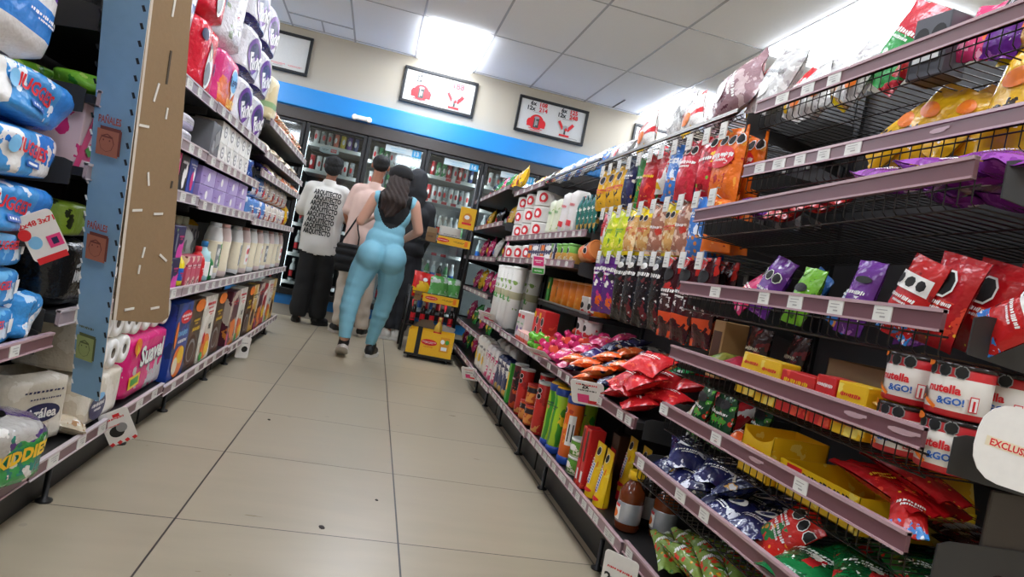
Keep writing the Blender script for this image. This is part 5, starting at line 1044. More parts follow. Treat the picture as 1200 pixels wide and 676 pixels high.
# heap of loose bags -----------------------------------------------------------
R = random.Random(77)
H = {'red': bag('candy_bag', .15, .13, .05, foil('bright_red_wrap', '#d2242a', [('#f05a44','noise',20,.6,0,1), ('#8c1218','noise',12,.64,0,1)], seed=31), [('w', 0, .065, .08, .02, W, 1)], 'candy bag', 101),
     'navy': b_nv2, 'orange': bag('candy_bag', .12, .13, .045, F_DORANGE, seals(3, 0, .1, .009) + [('w', 0, .05, .07, .024, W, 2)], 'candy bag', 102),
     'violet': bag('candy_bag', .10, .14, .045, foil('indigo_wrap', '#352a63', [('#7a6fb0','noise',16,.6,0,1), ('#e8e3ef','noise',18,.66,0,1)], rough=.2, seed=32), [('w', 0, .07, .06, .02, W, 2)], 'candy bag', 103),
     'pink': bag('candy_bag', .10, .12, .045, F_PINK, [('w', 0, .06, .06, .02, W, 3)], 'candy bag', 104), 'green': bag('candy_bag', .08, .10, .04, foil('jade_wrap', '#1f8a4a', [('#e4efe6','noise',16,.64,0,1)], seed=33), [], 'candy bag', 105),
     'white': bag('candy_bag', .14, .12, .04, foil('monochrome_wrap', '#dcdad4', [('#1c1a1d','noise',12,.57,0,1)], seed=34), [('w', 0, .06, .08, .03, K, 3)], 'candy bag', 106)}
HN = {'red': 'bright red', 'navy': 'navy and gold', 'orange': 'orange', 'violet': 'indigo', 'pink': 'pink', 'green': 'jade green', 'white': 'black and white'}
cnt = {}
for row in range(4):
    for i in range(12):
        y = 1.97 + .079*i + R.uniform(-.015, .015); x = .89 + .08*row
        if y < 2.2: k = 'red' if row < 2 else R.choice(['red', 'white', 'green'])
        elif y < 2.36: k = R.choice(['navy', 'green', 'violet', 'navy']) if row < 2 else R.choice(['white', 'navy', 'orange'])
        elif y < 2.58: k = R.choice(['orange', 'navy', 'orange']) if row < 2 else R.choice(['violet', 'white', 'orange'])
        elif y < 2.7: k = R.choice(['violet', 'navy', 'orange'])
        else: k = R.choice(['pink', 'orange', 'pink', 'violet' if row > 1 else 'pink'])
        p = H[k]; cnt[k] = cnt.get(k, 0) + 1
        zz = .528 + (.0, .04, .075, .1)[row] + R.uniform(0, .02) + (.03 if i % 2 else 0)
        lay(p, 1, x, y, zz, R.uniform(-.9, .9), '%s candy bag, loose heap, %s row back, %s from near end' % (HN[k], ORD[row], ORD[i]), 'loose candy bags heaped on the deep shelf', tilt=R.uniform(.1, .35), roll=R.uniform(-.2, .2), scale=.9)
for j, (x, y, zz) in enumerate(((.885, 1.99, .60), (.89, 2.08, .585), (.90, 2.0, .655))):
    lay(H['red'], 1, x, y, zz, .3*j - .2, 'bright red candy bag bulging over the rail, ' + ['nearest the shelf end', 'second from the shelf end', 'on top of the two others'][j], 'red bags over the rail', tilt=.45)
lol_p = wrapped('wrapped_candy', .017, mat('hot_pink_twist', '#e23a78', .25, bump=.2), 3); lol_g = wrapped('wrapped_candy', .019, mat('leaf_green_twist', '#6fc13a', .25, bump=.2), 4); lol_o = wrapped('wrapped_candy', .017, mat('coral_twist', '#ee5a44', .25, bump=.2), 5)
for i in range(36):
    a, b = i % 6, i//6; y = 2.955 + .076*b/1.18 + R.uniform(-.004, .004); x = .875 + .046*a; zz = .552 + .02*a + .03*(b % 2)
    k = (i*5 + b) % 3; (lol_p, lol_o, lol_p)[k].place((x, y, zz), (R.uniform(-.2, .2), R.uniform(-.2, .2), PI/2 + R.uniform(-.15, .15)), ('hot pink' if k != 1 else 'coral') + ' twist wrapped candy in the loose pile next to the green ones', 'pink and coral wrapped candies')
for i in range(14):
    a, b = i % 4, (i//4) % 2; lol_g.place((.868 + .046*a, 3.305 + .085*b, .553 + .042*(i//8)), (R.uniform(-.2, .2), R.uniform(-.2, .2), PI/2 + R.uniform(-.1, .1)), 'leaf green twist wrapped candy in the little mound before the red boxes', 'green wrapped candies')
# boxes and jars on the deep shelf beyond
z = .54 - .012
BX = carton('candy_box', .10, .08, .20, RBOX, [('o', .02, .14, .02, .022, K, W), ('o', .02, .085, .02, .022, K, W), ('r', -.03, .17, .03, .03, Y), ('w', -.01, .03, .07, .02, W, 5)], 'candy box')
BW = carton('candy_box', .09, .08, .16, pmat('white_candy_box', '#ddd6cf', [('#c93030','noise',7,.55,.0,.4)], .4, 0), [('r', 0, .13, .07, .02, R_), ('w', 0, .09, .06, .02, G, 6), ('e', 0, .05, .022, .02, V)], 'candy box')
BS = carton('candy_box', .10, .06, .06, pmat('coral_white_box', '#e9b8ac', [('#d8482e','noise',3,0,0,.45)], .4, 0), [('r', x, .042, .014, .025, W) for x in (-.036, -.012, .012, .036)], 'candy box')
for i, y in enumerate((3.49, 3.60)): stand(BX, 1, .955, y, z+.0, 'tall red candy box with black seals, ' + ['beside the green candies', 'second in line'][i], 'tall red candy boxes', yaw=.05)
for i, y in enumerate((3.49, 3.60, 3.71)): stand(BS, 1, .885, y, z, 'low coral and white candy box at the rail, ' + ORD[i] + ' from the near end', 'low coral boxes')
for i, y in enumerate((3.81, 3.91)): stand(BW, 1, .93, y, z+.062*(i == 5), 'white candy box with red trim, ' + ORD[i] + ' beyond the tall red ones', 'white candy boxes')
CUPS = can('noodle_cup', .045, .105, pmat('white_cup_print', '#d9d6d0', [('#c82e2a','noise',6,.56,.2,.8)], .4, 0), [('o', 0, .06, .016, .017, K, W)], lid=WHITE, cat='noodle cup')
for i, (x, y, zz) in enumerate(((1.02, 3.13, .0), (1.02, 3.24, .0), (1.02, 3.13, .106), (1.02, 3.24, .106))): stand(CUPS, 1, x+.06, y, z+.11+zz, 'white noodle cup on the box pile, ' + ['lower near', 'lower far', 'upper near', 'upper far'][i] + ' of four', 'white noodle cups', yaw=.2)
stand(carton('candy_box', .24, .12, .108, RBOX, [('w', 0, .05, .18, .03, W, 7)], 'candy box'), 1, 1.08, 3.18, z, 'wide red box carrying the white noodle cups')
shelf('narrow inner shelf with the orange cereal canisters', 1, 3.06, 4.1, .775, 1.03, RB, 'solid', (), rail=CHROME, edge=CHROME, rail_h=.008, bracket=False)
OC = can('cereal_canister', .058, .15, pmat('orange_canister', '#ec8a1f', [('#f4a940','noise',8,.6,0,1)], .4, 0), [('o', -.04, .09, .012, .013, K, W), ('o', -.04, .06, .012, .013, K, W)], lid=mat('pale_orange_lid', '#e0a868', .4), cat='cereal canister')
for i in range(7): stand(OC, 1, 1.10, 3.13 + .125*i, .764, 'plain orange canister, ' + ORD[i] + ' from the near end of the inner shelf', 'orange canisters', yaw=.2 if i > 4 else -.9)
stand(carton('candy_box', .06, .08, .15, GREENP, [('r', 0, .1, .03, .04, Y)], 'box'), 1, 1.10, 4.03, .764, 'green box at the far end of the orange canisters')
# foam cups in sleeves, and plates
SL = can('cup_sleeve', .046, .40, pmat('foam_cup_white', '#e6e3dc', [('#b9b28e','noise',3,0,.5,.62), ('#7fa04a','noise',10,.62,.2,.9), ('#d84a3a','noise',8,.68,.1,.7)], .5, .1), [('r', 0, .19, .04, .03, G), ('w', 0, .3, .05, .02, GR, 4)], lid=mat('foam_rim', '#f1efe9', .6), cat='cup sleeve')
for i, (x, y, ln) in enumerate(((.91, 4.25, .06), (.91, 4.40, .02), (.92, 4.55, -.04), (.915, 4.71, .04), (.93, 4.86, 0), (1.04, 4.33, .03), (1.04, 4.55, 0), (1.04, 4.78, 0))):
    stand(SL, 1, x, y, .55-.012, 'tall sleeve of white foam cups, ' + ORD[i] + (' in the front row' if i < 5 else ' one, standing in the back row'), 'sleeves of foam cups', roll=ln)
def plates():
    mb = MB(); prof = []
    for i in range(12): prof += [(.118, .008*i), (.121, .008*i+.004)]
    prof += [(.117, .096), (.10, .102)]
    mb.lathe(prof, 28); o = mb.build('plate_pack', mat('foam_plate', '#e9e6df', .55)); parts = []
    mb = MB()
    S = cyl_S(.1225); mb.decals(S, [('e', 0, .05, .034, .034, 0, 18), ('e', 0, .05, .017, .017, 1, 14), ('w', 0, .02, .03, .012, 1, 3)]); parts.append(mb.build('badge', [RED, WPRINT], o))
    p = Proto(o, 'plate pack', parts); p.h = .102; p.w = p.d = .24; return p
PL = plates()
for i, (y, zz, yw) in enumerate(((4.30, 0, .6), (4.30, .103, .5), (4.30, .206, .7), (4.60, 0, .5), (4.60, .103, .6), (4.60, .206, .5), (4.88, 0, .6), (4.88, .103, .4), (4.88, .206, .6))):
    stand(PL, 1, 1.055, y, 1.16-.012+zz, 'pack of white foam plates with a red badge, ' + ['bottom', 'middle', 'top'][i % 3] + ' of the ' + ['near', 'middle', 'far'][i//3] + ' upper stack', 'upper stacks of foam plates', yaw=yw)
for i, (y, zz, yw) in enumerate(((4.30, 0, .5), (4.60, 0, .6), (4.88, 0, .5))):
    stand(PL, 1, 1.03, y, 1.0-.012+zz, 'pack of white foam plates on the lower plate shelf, ' + ['near', 'middle', 'far'][i] + ' one', 'lower foam plate packs', yaw=yw)
# sugar bags, teal bags, foil boxes, noodle cups
SG = block('sugar_bag', .14, .09, .24, pmat('sugar_paper', '#e6e1dc', [('#d2455a','noise',5,.6,.35,.9), ('#cdd8b0','noise',9,.62,0,.5)], .45), [('r', 0, .06, .09, .03, R_), ('w', 0, .16, .09, .03, R_, 6)], 'sugar bag', 6)
PG_ = block('sugar_bag', .12, .08, .22, pmat('pale_green_paper', '#dfe2c6', [('#a9c07a','noise',7,.56,.2,.8)], .45), [('w', 0, .14, .08, .03, G, 6)], 'rice bag', 7)
for i, (y, p) in enumerate(((3.50, SG), (3.66, SG), (3.83, PG_), (3.97, PG_))): stand(p, 1, 1.0, y, 1.16-.012, ('white and red sugar bag, ' if p is SG else 'pale green rice bag, ') + ['nearest', 'second', 'nearer', 'farther'][i] + ' on the shelf before the foam plates', 'paper bags before the foam plates', roll=.12)
for i, y in enumerate((3.10, 3.165, 3.23, 3.30, 3.37)): stand(C_KINDS['teal'], 1, .98, y, 1.16-.012, 'teal snack bag, ' + ORD[i] + ' in the upright row above the noodle cups', 'upright teal bags', yaw=-.3, scale=1.15)
FB = carton('foil_box', .30, .055, .05, pmat('foil_box_print', '#272a5c', [('#d8d4cf','wave',6,.75,.1,.9)], .35, 0), [('e', .03, .025, .07, .014, W), ('t', 'ALUMINIO' and '', 0, 0, .01, W), ('r', -.09, .025, .07, .03, O)], 'foil box')
for i in range(4): stand(FB, 1, .945, 3.78 + .32*(i // 2) - .1, 1.005-.012+.0505*(i % 2), 'long navy foil box, ' + ['bottom near', 'top near', 'bottom far', 'top far'][i] + ' of four', 'navy foil boxes', yaw=.03)
NC = [can('noodle_cup', .048, .10, m, [('o', -.02, .062, .014, .015, K, W), ('o', .012, .062, .014, .015, K, W)], lid=l, cat='noodle cup') for m, l in ((pmat('orange_noodle_print', '#e8783a', [('#f0a86a','noise',10,.55,0,1)], .4, 0), mat('orange_noodle_lid', '#e58a4a', .4)), (pmat('green_noodle_print', '#d9a24a', [('#6fae3a','noise',3,0,.6,1), ('#e8d8b0','noise',12,.6,0,.6)], .4, 0), mat('green_noodle_lid', '#7cb65a', .4)))]
e = ang(1, .2, -.2, 1.25); NC[0].place((.97, 3.06+.06, 1.005+.04), e, 'orange noodle cup tipped on its side on the basket shelf', 'noodle cups on the basket shelf')
for i, y in enumerate((3.26, 3.37, 3.48, 3.59)): stand(NC[1], 1, .965, y, 1.005-.012, 'green lidded noodle cup, ' + ORD[i] + ' beyond the tipped orange one', 'noodle cups on the basket shelf', yaw=-.2)
# small bags on top of the far bays
TOPM = [bag('snack_bag', .15, .17, .06, m, [('w', 0, .1, .1, .025, W, 120+i), ('e', 0, .05, .03, .022, c)], 'snack bag', 120+i) for i, (m, c) in enumerate(((F_WHITE, B_), (F_BLUE, W), (F_SILVER, R_), (F_YEL, R_), (F_BLACK, R_), (F_GREEN, Y), (F_TAN, R_), (F_PINK, Y)))]
TN = ['white', 'blue', 'silver', 'yellow', 'black', 'green', 'tan', 'pink']
R = random.Random(13)
for i in range(9):
    y = 3.12 + .118*i; k = [2, 0, 1, 0, 2, 1, 0, 1, 2, 0, 1, 2, 6][i]
    stand(TOPM[k], 1, 1.02, y, 1.50-.005, TN[k] + ' snack bag on the chrome shelf over the sugar bags, ' + ORD[i] + ' from near end', 'snack bags above the sugar bags', lean=-.5, roll=R.uniform(-.35, .35), scale=.9)
for i in range(7):
    y = 4.20 + .13*i; k = [0, 6, 4, 5, 7, 3, 3][i]
    stand(TOPM[k], 1, 1.03, y, 1.50-.012, TN[k] + ' snack bag on the shelf over the foam plates, ' + ORD[i] + ' from the near end', 'snack bags above the foam plates', lean=-.45, roll=R.uniform(-.35, .35), scale=.9)
# end bay
for z, ks, nm in ((1.55, (3, 3, 5, 7, 5, 4), 'top'), (.99, (7, 0, 7, 7), 'fourth'), (.70, (3, 7, 7, 3, 7), 'middle'), (.38, (5, 7, 5, 7), 'second'), (.14, (5, 7, 7, 5, 7), 'bottom'), (1.27, (3, 4, 3), 'fifth')):
    n = len(ks)
    for i, k in enumerate(ks):
        y = 5.2 + 1.6*(i+.5)/n
        stand(TOPM[k], 1, 1.0, y, z-.012, TN[k] + ' bag on the %s shelf of the end bay, %s from the near end' % (nm, ORD[i]), 'bags in the end bay', lean=-.25, roll=R.uniform(-.3, .3), scale=1.15)
# promo cards clipped on the rails
def card(label, loc, rot, w, h, decs, name='promo_sign', r=.012):
    mb = MB(); n = 4; pts = []
    for (cx_, cy_, a0) in ((w/2-r, h/2-r, 0), (-w/2+r, h/2-r, PI/2), (-w/2+r, -h/2+r, PI), (w/2-r, -h/2+r, 1.5*PI)):
        for i in range(n+1): a = a0 + PI/2*i/n; pts.append((cx_ + r*math.cos(a), cy_ + r*math.sin(a)))
    k = len(pts); vs = [(x, -.0008, y) for x, y in pts] + [(x, .0008, y) for x, y in pts]
    mb.add(vs, [tuple(range(k)), tuple(range(2*k-1, k-1, -1))] + [(i, i+k, (i+1) % k + k, (i+1) % k) for i in range(k)])
    mb.decals(lambda a, b, o: (a, -.0008-o, b), decs, off=.0005)
    o = mb.build(name, [mat('card_white', '#e9e6e2', .4)] + DEC); o.location = loc; o.rotation_euler = rot
    return tag(o, label, 'promo card')
CD = lambda s: [('w', 0, .03*s, .07*s, .012*s, R_, 3), ('w', 0, .01*s, .06*s, .01*s, K, 4), ('r', -.015*s, -.02*s, .04*s, .03*s, P), ('r', .02*s, -.03*s, .04*s, .012*s, R_)]
# ------------------------------------------------------------------ goods on the left run
DW = pmat('diaper_pack_print', '#e4e2df', [('#3f8fd0','noise',2.2,.47,0,1), ('#2f7fd0','noise',3,0,.62,1,0), ('#dfe9f2','noise',9,.62,.1,1), ('#d8b49a','noise',10,.68,0,.6)], .22, .3)
def diaper(seed, sgn):
    return block('diaper_pack', .40, .25, .112, DW if sgn else pmat('diaper_pack_blue', '#4a98d6', [('#e4e2df','noise',3.5,.5,.1,.9), ('#2d76c8','noise',5,.6,0,1)], .22, .3), [('t', 'HUGGIES', -.04, .066, .026, R_, -.12, .03), ('r', -.025, .036, .07, .014, B_, -.08), ('r', -.025, .036, .055, .005, W, -.08), ('e', -.11, .07, .014, .018, S_)], 'diaper pack', seed, e=2.8, lump=.05)
D1 = diaper(1, 1); D2 = diaper(2, 0)
z0 = .77 - .013
stand(D1, -1, -.845, 1.60, z0 + .230, 'white and blue diaper pack on top of the stack of three', 'stacked diaper packs', roll=.05)
stand(D2, -1, -.845, 1.605, z0 + .116, 'mostly blue diaper pack in the middle of the stack of three', 'stacked diaper packs', roll=-.02, yaw=.05)
stand(D1, -1, -.85, 1.60, z0, 'white and blue diaper pack at the bottom of the stack of three', 'stacked diaper packs')
top = block('diaper_pack', .34, .16, .34, pmat('violet_diaper_print', '#e6e2e0', [('#6a3a9a','noise',3,0,.42,.72), ('#2f7fd0','noise',3,0,.16,.34), ('#f0c22a','noise',5,.56,.55,1), ('#26305f','noise',8,.6,.6,1)], .25, .3), [('w', .07, .185, .14, .022, W, 3), ('w', .07, .09, .14, .018, W, 4)], 'diaper pack', 5, e=3, lump=.03)
stand(top, -1, -.80, 1.47, z0 + .348, 'tall purple white and blue diaper pack above the stack', roll=.06)
# low shelf: blue packs
WP = block('wipes_pack', .22, .13, .085, pmat('blue_wipes_print', '#6ab2e2', [('#3f8fd4','noise',4,.52,0,1), ('#dcebf6','noise',6,.6,.2,1)], .22, .25), [('t', 'HUGGIES', -.03, .052, .018, R_, 0, .03), ('r', .06, .045, .025, .03, W)], 'wipes pack', 6, e=3, lump=.03)
for i in range(3): stand(WP, -1, -.80, 1.60, .525-.013+.0865*i, 'light blue wipes pack, %s of the three by the picture edge' % ['bottom', 'middle', 'top'][i], 'stacked blue wipes packs', yaw=.04*i)
for i in range(3): stand((D1, D2, D1)[i], -1, -.85, 1.17, z0 + .115*i, ('white and blue' if i != 1 else 'mostly blue') + ' diaper pack, %s of the pile nearest the viewer' % ['bottom', 'middle', 'top'][i], 'stacked diaper packs')
for i in range(3): stand(WP, -1, -.80, 1.33, .525-.013+.0865*i, 'light blue wipes pack, %s of the pile nearest the viewer' % ['bottom', 'middle', 'top'][i], 'stacked blue wipes packs')
CW = block('wipes_pack', .17, .12, .11, pmat('crumpled_blue_print', '#3b8ed0', [('#e8edf0','noise',5,.5,0,.8), ('#bcd8ee','noise',10,.6,0,1)], .15, .6), [], 'wipes pack', 8, e=2.5, lump=.09)
stand(CW, -1, -.80, 1.765, .525-.013, 'crumpled blue and white wipes pack at the end of the low shelf', yaw=.2)
BK = block('diaper_pack', .22, .16, .185, pmat('black_diaper_print', '#16181a', [('#5aa83a','noise',7,.66,.1,.7), ('#d8dad8','noise',9,.67,.2,.8)], .2, .4), [('w', -.02, .09, .05, .06, W, 5), ('r', .06, .11, .012, .1, GR)], 'diaper pack', 9, e=3, lump=.05)
stand(BK, -1, -.82, 1.985, .578-.013, 'glossy black diaper pack left of the cardboard strip'); stand(BK, -1, -.82, 2.24, .578-.013, 'glossy black diaper pack hidden behind the cardboard strip')
stand(block('bag_of_pads', .16, .14, .09, pmat('olive_pack', '#7f9a2c', [('#202a14','noise',7,.55,0,1)], .3, .3), [], 'pad pack', 10), -1, -.82, 1.96, .578+.175, 'small green and black pack on top of the black diapers')
# bottom deck
TPW = pmat('cream_paper_wrap', '#ddd4c2', [('#efe9dc','noise',6,.55,0,1)], .3, .25)
AZ = block('paper_towel_pack', .24, .16, .20, TPW, [('e', .02, .095, .062, .026, N_, 24), ('t', 'Azálea', .02, .095, .026, W, 0, .03), ('w', .02, .155, .12, .012, N_, 6), ('w', .03, .135, .1, .01, N_, 7)], 'paper towel pack', 11, e=8, lump=.01)
stand(AZ, -1, -.87, 2.03, .172, 'cream paper napkin pack with a dark oval logo beside the diaper bag', yaw=-.35)
GRB = carton('paper_box', .16, .16, .22, mat('grey_brown_box', '#6d665e', .7), [('r', .02, .1, .08, .1, BR)], 'box')
stand(GRB, -1, -.95, 1.79-.02, .172, 'grey brown box in shade behind the clear diaper bag'); stand(GRB, -1, -.95, 1.57, .172, 'grey brown box at the picture edge behind the diaper bag')
KD = block('diaper_bag', .36, .20, .165, pmat('clear_diaper_print', '#b8b4ae', [('#4a2f78','noise',3.2,.5,.3,1), ('#2f9a4a','noise',3.0,.52,0,.75), ('#1f7a6a','noise',6,.6,.2,1), ('#e2dfd8','noise',7,.64,0,1)], .12, .5), [('t', 'KIDDIES', .06, .085, .03, Y, .12, .05), ('e', .145, .10, .012, .03, W)], 'diaper bag', 12, e=3, lump=.06)
stand(KD, -1, -.80, 1.685, .172, 'clear bag of purple and green diapers hanging over the lowest shelf edge', roll=.03, yaw=-.25)
lay(bag('wipes_pack', .10, .2, .05, F_BLACK, [], 'wipes pack', 130), -1, -.82, 2.22, .176, 1.2, 'black crinkled pack lying under the foot of the cardboard strip', tilt=.1)
lay(bag('wipes_pack', .08, .1, .05, F_CREAM, [], 'wipes pack', 131), -1, -.765, 2.15, .176, .4, 'small cream crumpled pack on the lowest shelf edge', tilt=.2)
# beyond the strip, upper shelves seen past it
TRI = carton('pad_box', .12, .12, .165, pmat('pink_white_box', '#e6c9cf', [('#d8327a','noise',4,.5,.2,1)], .4, 0), [('r', -.03, .06, .03, .16, P, -.45), ('r', .03, .06, .03, .16, P, .45), ('e', 0, .1, .022, .02, N_, 3), ('e', .03, .14, .04, .03, G, 4), ('e', 0, .045, .03, .016, G, 4)], 'pad box')
stand(TRI, -1, -.815, 1.935, .946-.013, 'pink and green patterned pad box beside the three diaper packs'); stand(TRI, -1, -.815, 2.08, .946-.013, 'pink and green pad box, the second one, behind the strip')
GP = block('wipes_pack', .18, .15, .055, pmat('fresh_green_print', '#7ec23a', [('#b7de6a','noise',9,.55,0,1), ('#3f8f2a','noise',14,.64,0,1)], .25, .4), [], 'wipes pack', 13, e=2.6, lump=.07)
for i, (x, y) in enumerate(((-.79, 1.955), (-.955, 1.96))): stand(GP, -1, x, y, 1.125-.013, 'fresh green wipes pack on the dark shelf, ' + ['next to the strip', 'deeper in the shelf'][i], 'green wipes packs', yaw=.2*i)
# the two bays in the middle -------------------------------------------------------
def rolls(name, nx, nz, r, L, cat, decs=(), wrap=None):
    """paper rolls with their ends to the aisle"""
    root = MB(); w = nx*2*r; h = nz*2*r
    S = lambda a, b, o: (a, -L/2-.004-o, b)
    root.box((-w/2, -L/2+.03, .004), (w/2, L/2, h-.002), 0, .012)
    o = root.build(name, [wrap or TPW] + DEC); parts = []
    for i in range(nx):
        for j in range(nz):
            mb = MB(); M = Matrix.Translation((-w/2 + r + 2*r*i, -L/2+.05, r + 2*r*j)) @ Matrix.Rotation(PI/2, 4, 'X')
            mb.lathe([(r*.97, 0), (r*.97, .046), (r*.9, .051), (r*.34, .05, 1), (r*.30, .02, 1)], 20, M=M); parts.append(mb.build('roll', [mat('tissue_paper', '#e9e7e2', .8), mat('cardboard_core', '#7d7468', .8)], o))
    p = Proto(o, cat, parts); p.h = h; p.w = w; p.d = L; return p
TR = rolls('toilet_roll_pack', 3, 2, .0495, .22, 'toilet roll pack')
LOGO = block('toilet_roll_pack', .32, .22, .165, TPW, [('e', -.05, .06, .06, .042, N_, 24), ('w', -.05, .06, .09, .03, W, 4), ('e', -.05, .09, .04, .012, S_)], 'toilet roll pack', 15, e=8, lump=.01)
stand(LOGO, -1, -.85, 2.335, .172, 'cream toilet roll pack with a blue oval logo at the foot of the brown board'); stand(TR, -1, -.85, 2.345, 0.172+.167, 'pack of white toilet rolls with open ends stacked above the oval logo')
SU = block('toilet_roll_pack', .47, .22, .245, pmat('magenta_wrap', '#dd1f78', [('#e8458f','noise',5,.6,0,1), ('#c4bfc6','noise',4,.56,.0,.55,2)], .22, .3), [('t', 'Suavel', .035, .158, .07, N_, .05, .06), ('t', 'Suavel', .033, .161, .07, W, .05, .035), ('e', -.14, .2, .034, .03, O), ('e', -.14, .185, .02, .03, Y, 3), ('r', -.13, .075, .11, .045, Y, .05), ('r', -.13, .075, .08, .026, G, .05)], 'toilet roll pack', 16, e=9, lump=.008)
stand(SU, -1, -.855, 2.74, .172, 'bright pink toilet roll pack reading Suavel')
TR2 = rolls('toilet_roll_pack', 4, 1, .055, .22, 'toilet roll pack'); stand(TR2, -1, -.86, 2.72, .172+.247, 'row of bare white toilet rolls on top of the pink pack')
# cereal boxes
def cereal(nm, m, w, h, decs): return carton('cereal_box', w, .065, h, m, decs, 'cereal box')
CBLUE = cereal('b', pmat('blue_cereal_print', '#23439a', [('#16306f','noise',5,.55,0,1)], .3, 0), .235, .335, [('e', .03, .27, .085, .03, R_, 20), ('w', .03, .27, .14, .032, W, 4), ('w', .0, .2, .17, .045, S_, 5), ('w', .02, .165, .12, .03, W, 6), ('e', 0, .075, .085, .07, O, 14), ('e', .03, .1, .05, .04, Y, 9), ('e', -.04, .06, .04, .04, CREAM and C, 9), ('e', -.09, .2, .02, .06, O)])
CBRN = cereal('n', pmat('brown_cereal_print', '#3a2416', [('#5c3a24','noise',6,.55,0,1)], .3, 0), .225, .335, [('w', .01, .225, .1, .03, Y, 4), ('w', .02, .19, .13, .036, Y, 5), ('e', -.02, .09, .085, .075, BR, 18), ('e', -.02, .09, .065, .055, GR, 18), ('e', -.02, .085, .055, .045, BR, 14), ('e', .03, .3, .09, .03, O)])
CWHT = cereal('w', pmat('white_cereal_print', '#ded6c6', [('#efe9dd','noise',5,.55,0,1)], .3, 0), .235, .335, [('w', .0, .285, .15, .04, R_, 3), ('w', .02, .245, .1, .024, R_, 4), ('w', .03, .175, .05, .06, K, 5), ('e', -.0, .075, .085, .065, O, 12), ('e', -.05, .12, .02, .03, R_), ('e', .04, .06, .05, .04, Y, 9), ('e', -.06, .03, .035, .025, G, 7)])
CMIX = cereal('m', pmat('plum_cereal_print', '#5b2c38', [('#c9b8a6','noise',4,.55,.3,1), ('#d8843a','noise',7,.55,0,.45)], .3, 0), .225, .33, [('w', 0, .26, .14, .03, R_, 3), ('e', .02, .1, .07, .06, O, 12), ('r', -.09, .04, .03, .08, P)])
CYEL = cereal('y', pmat('yellow_cereal_print', '#d8a93a', [('#e8dcc0','noise',5,.55,.2,1), ('#b3402a','noise',9,.6,.1,.7)], .3, 0), .20, .33, [('w', 0, .25, .13, .03, K, 3), ('e', 0, .1, .06, .06, BR, 12)])
CREDD = cereal('r', pmat('red_cereal_print', '#b8242c', [('#e9dfcf','noise',5,.56,.2,.9)], .3, 0), .19, .31, [('w', 0, .24, .12, .03, W, 3), ('e', 0, .1, .06, .05, Y, 12)])
CNAMES = {id(CBLUE): 'blue cereal box with an orange flake picture', id(CBRN): 'dark brown chocolate cereal box', id(CWHT): 'cream cereal box with red writing', id(CMIX): 'plum and orange cereal box', id(CYEL): 'yellow cereal box', id(CREDD): 'red cereal box'}
y = 3.075; seq = [CBLUE, CBRN, CWHT, CBRN, CMIX, CWHT, CBRN, CYEL, CMIX, CREDD, CWHT, CYEL, CREDD, CWHT, CBRN]
ys = [3.155, 3.394, 3.633, 3.872, 4.272, 4.512, 4.752, 4.98, 5.20, 5.42, 5.645, 5.87]
for i, (p, y) in enumerate(zip(seq, ys)):
    stand(p, -1, -.775 - .004*(i % 2), y, .165-.012 if y < 4.14 else .152-.013, CNAMES[id(p)] + ', ' + ORD[i] + ' box from the pink roll pack', 'cereal boxes on the bottom shelf')
    q = seq[(i+3) % 14]
# second shelf -----------------------------------------------------------------
z = .578 - .013
PUR = carton('pad_box', .15, .11, .125, pmat('aubergine_box', '#2b1c46', [('#d63aa0','noise',6,.56,0,1), ('#7fae3a','noise',9,.66,0,1)], .35, 0), [('r', -.03, .06, .04, .08, N_), ('w', .03, .08, .06, .02, P, 4), ('r', -.03, .06, .012, .07, GR)], 'pad box')
for i in range(4): stand(PUR, -1, -.79, 2.66 + .155*(i // 2), z + .1265*(i % 2), 'aubergine and magenta pad box, ' + ['lower left', 'upper left', 'lower right', 'upper right'][i] + ' of the four', 'aubergine pad boxes')
z = .577 - .013
JUG = bottle('bleach_jug', .058, .285, mat('milky_white_plastic', '#d8d9d4', .35), None, mat('pale_green_cap', '#b9c8b4', .4), [('e', 0, .15, .02, .03, GR), ('e', 0, .08, .02, .03, GR)], 'bottle', shoulder=.66, neck=.3)
for i, yy in enumerate((2.98, 3.10, 3.22, 3.34, 3.46, 3.58)): stand(JUG, -1, -.93, yy, z, 'milky white bleach jug in the back row, ' + ORD[i] + ' from the near end', 'milky bleach jugs')
YB = bottle('cleaner_bottle', .034, .15, mat('bright_yellow_plastic', '#e6d22a', .3), 5, mat('green_cap', '#2c8a4a', .4), [('w', 0, .05, .04, .02, R_, 3)], 'bottle')
for i, yy in enumerate((2.965, 3.045)): stand(YB, -1, -.79, yy, z, 'yellow cleaner bottle with a green label, ' + ORD[i] + ' from the aubergine boxes', 'yellow cleaner bottles')
PKT = carton('soap_pack', .075, .06, .125, pmat('rose_soap_print', '#c84a62', [('#e8c9b8','noise',9,.54,0,1), ('#7a2a3a','noise',12,.62,0,1)], .35, 0), [('w', 0, .08, .05, .02, W, 3)], 'soap pack')
for i, yy in enumerate((3.125, 3.205, 3.285)): stand(PKT, -1, -.785, yy, z, 'rose patterned soap pack, ' + ORD[i] + ' of the row beside the yellow bottles', 'rose soap packs')
RB_ = bottle('cleaner_bottle', .036, .165, mat('red_plastic', '#d8262a', .3), None, RED, [('r', 0, .06, .04, .06, R_), ('w', 0, .06, .03, .02, W, 3)], 'bottle'); stand(RB_, -1, -.79, 3.37, z, 'red cleaner bottle among the rose soap packs')
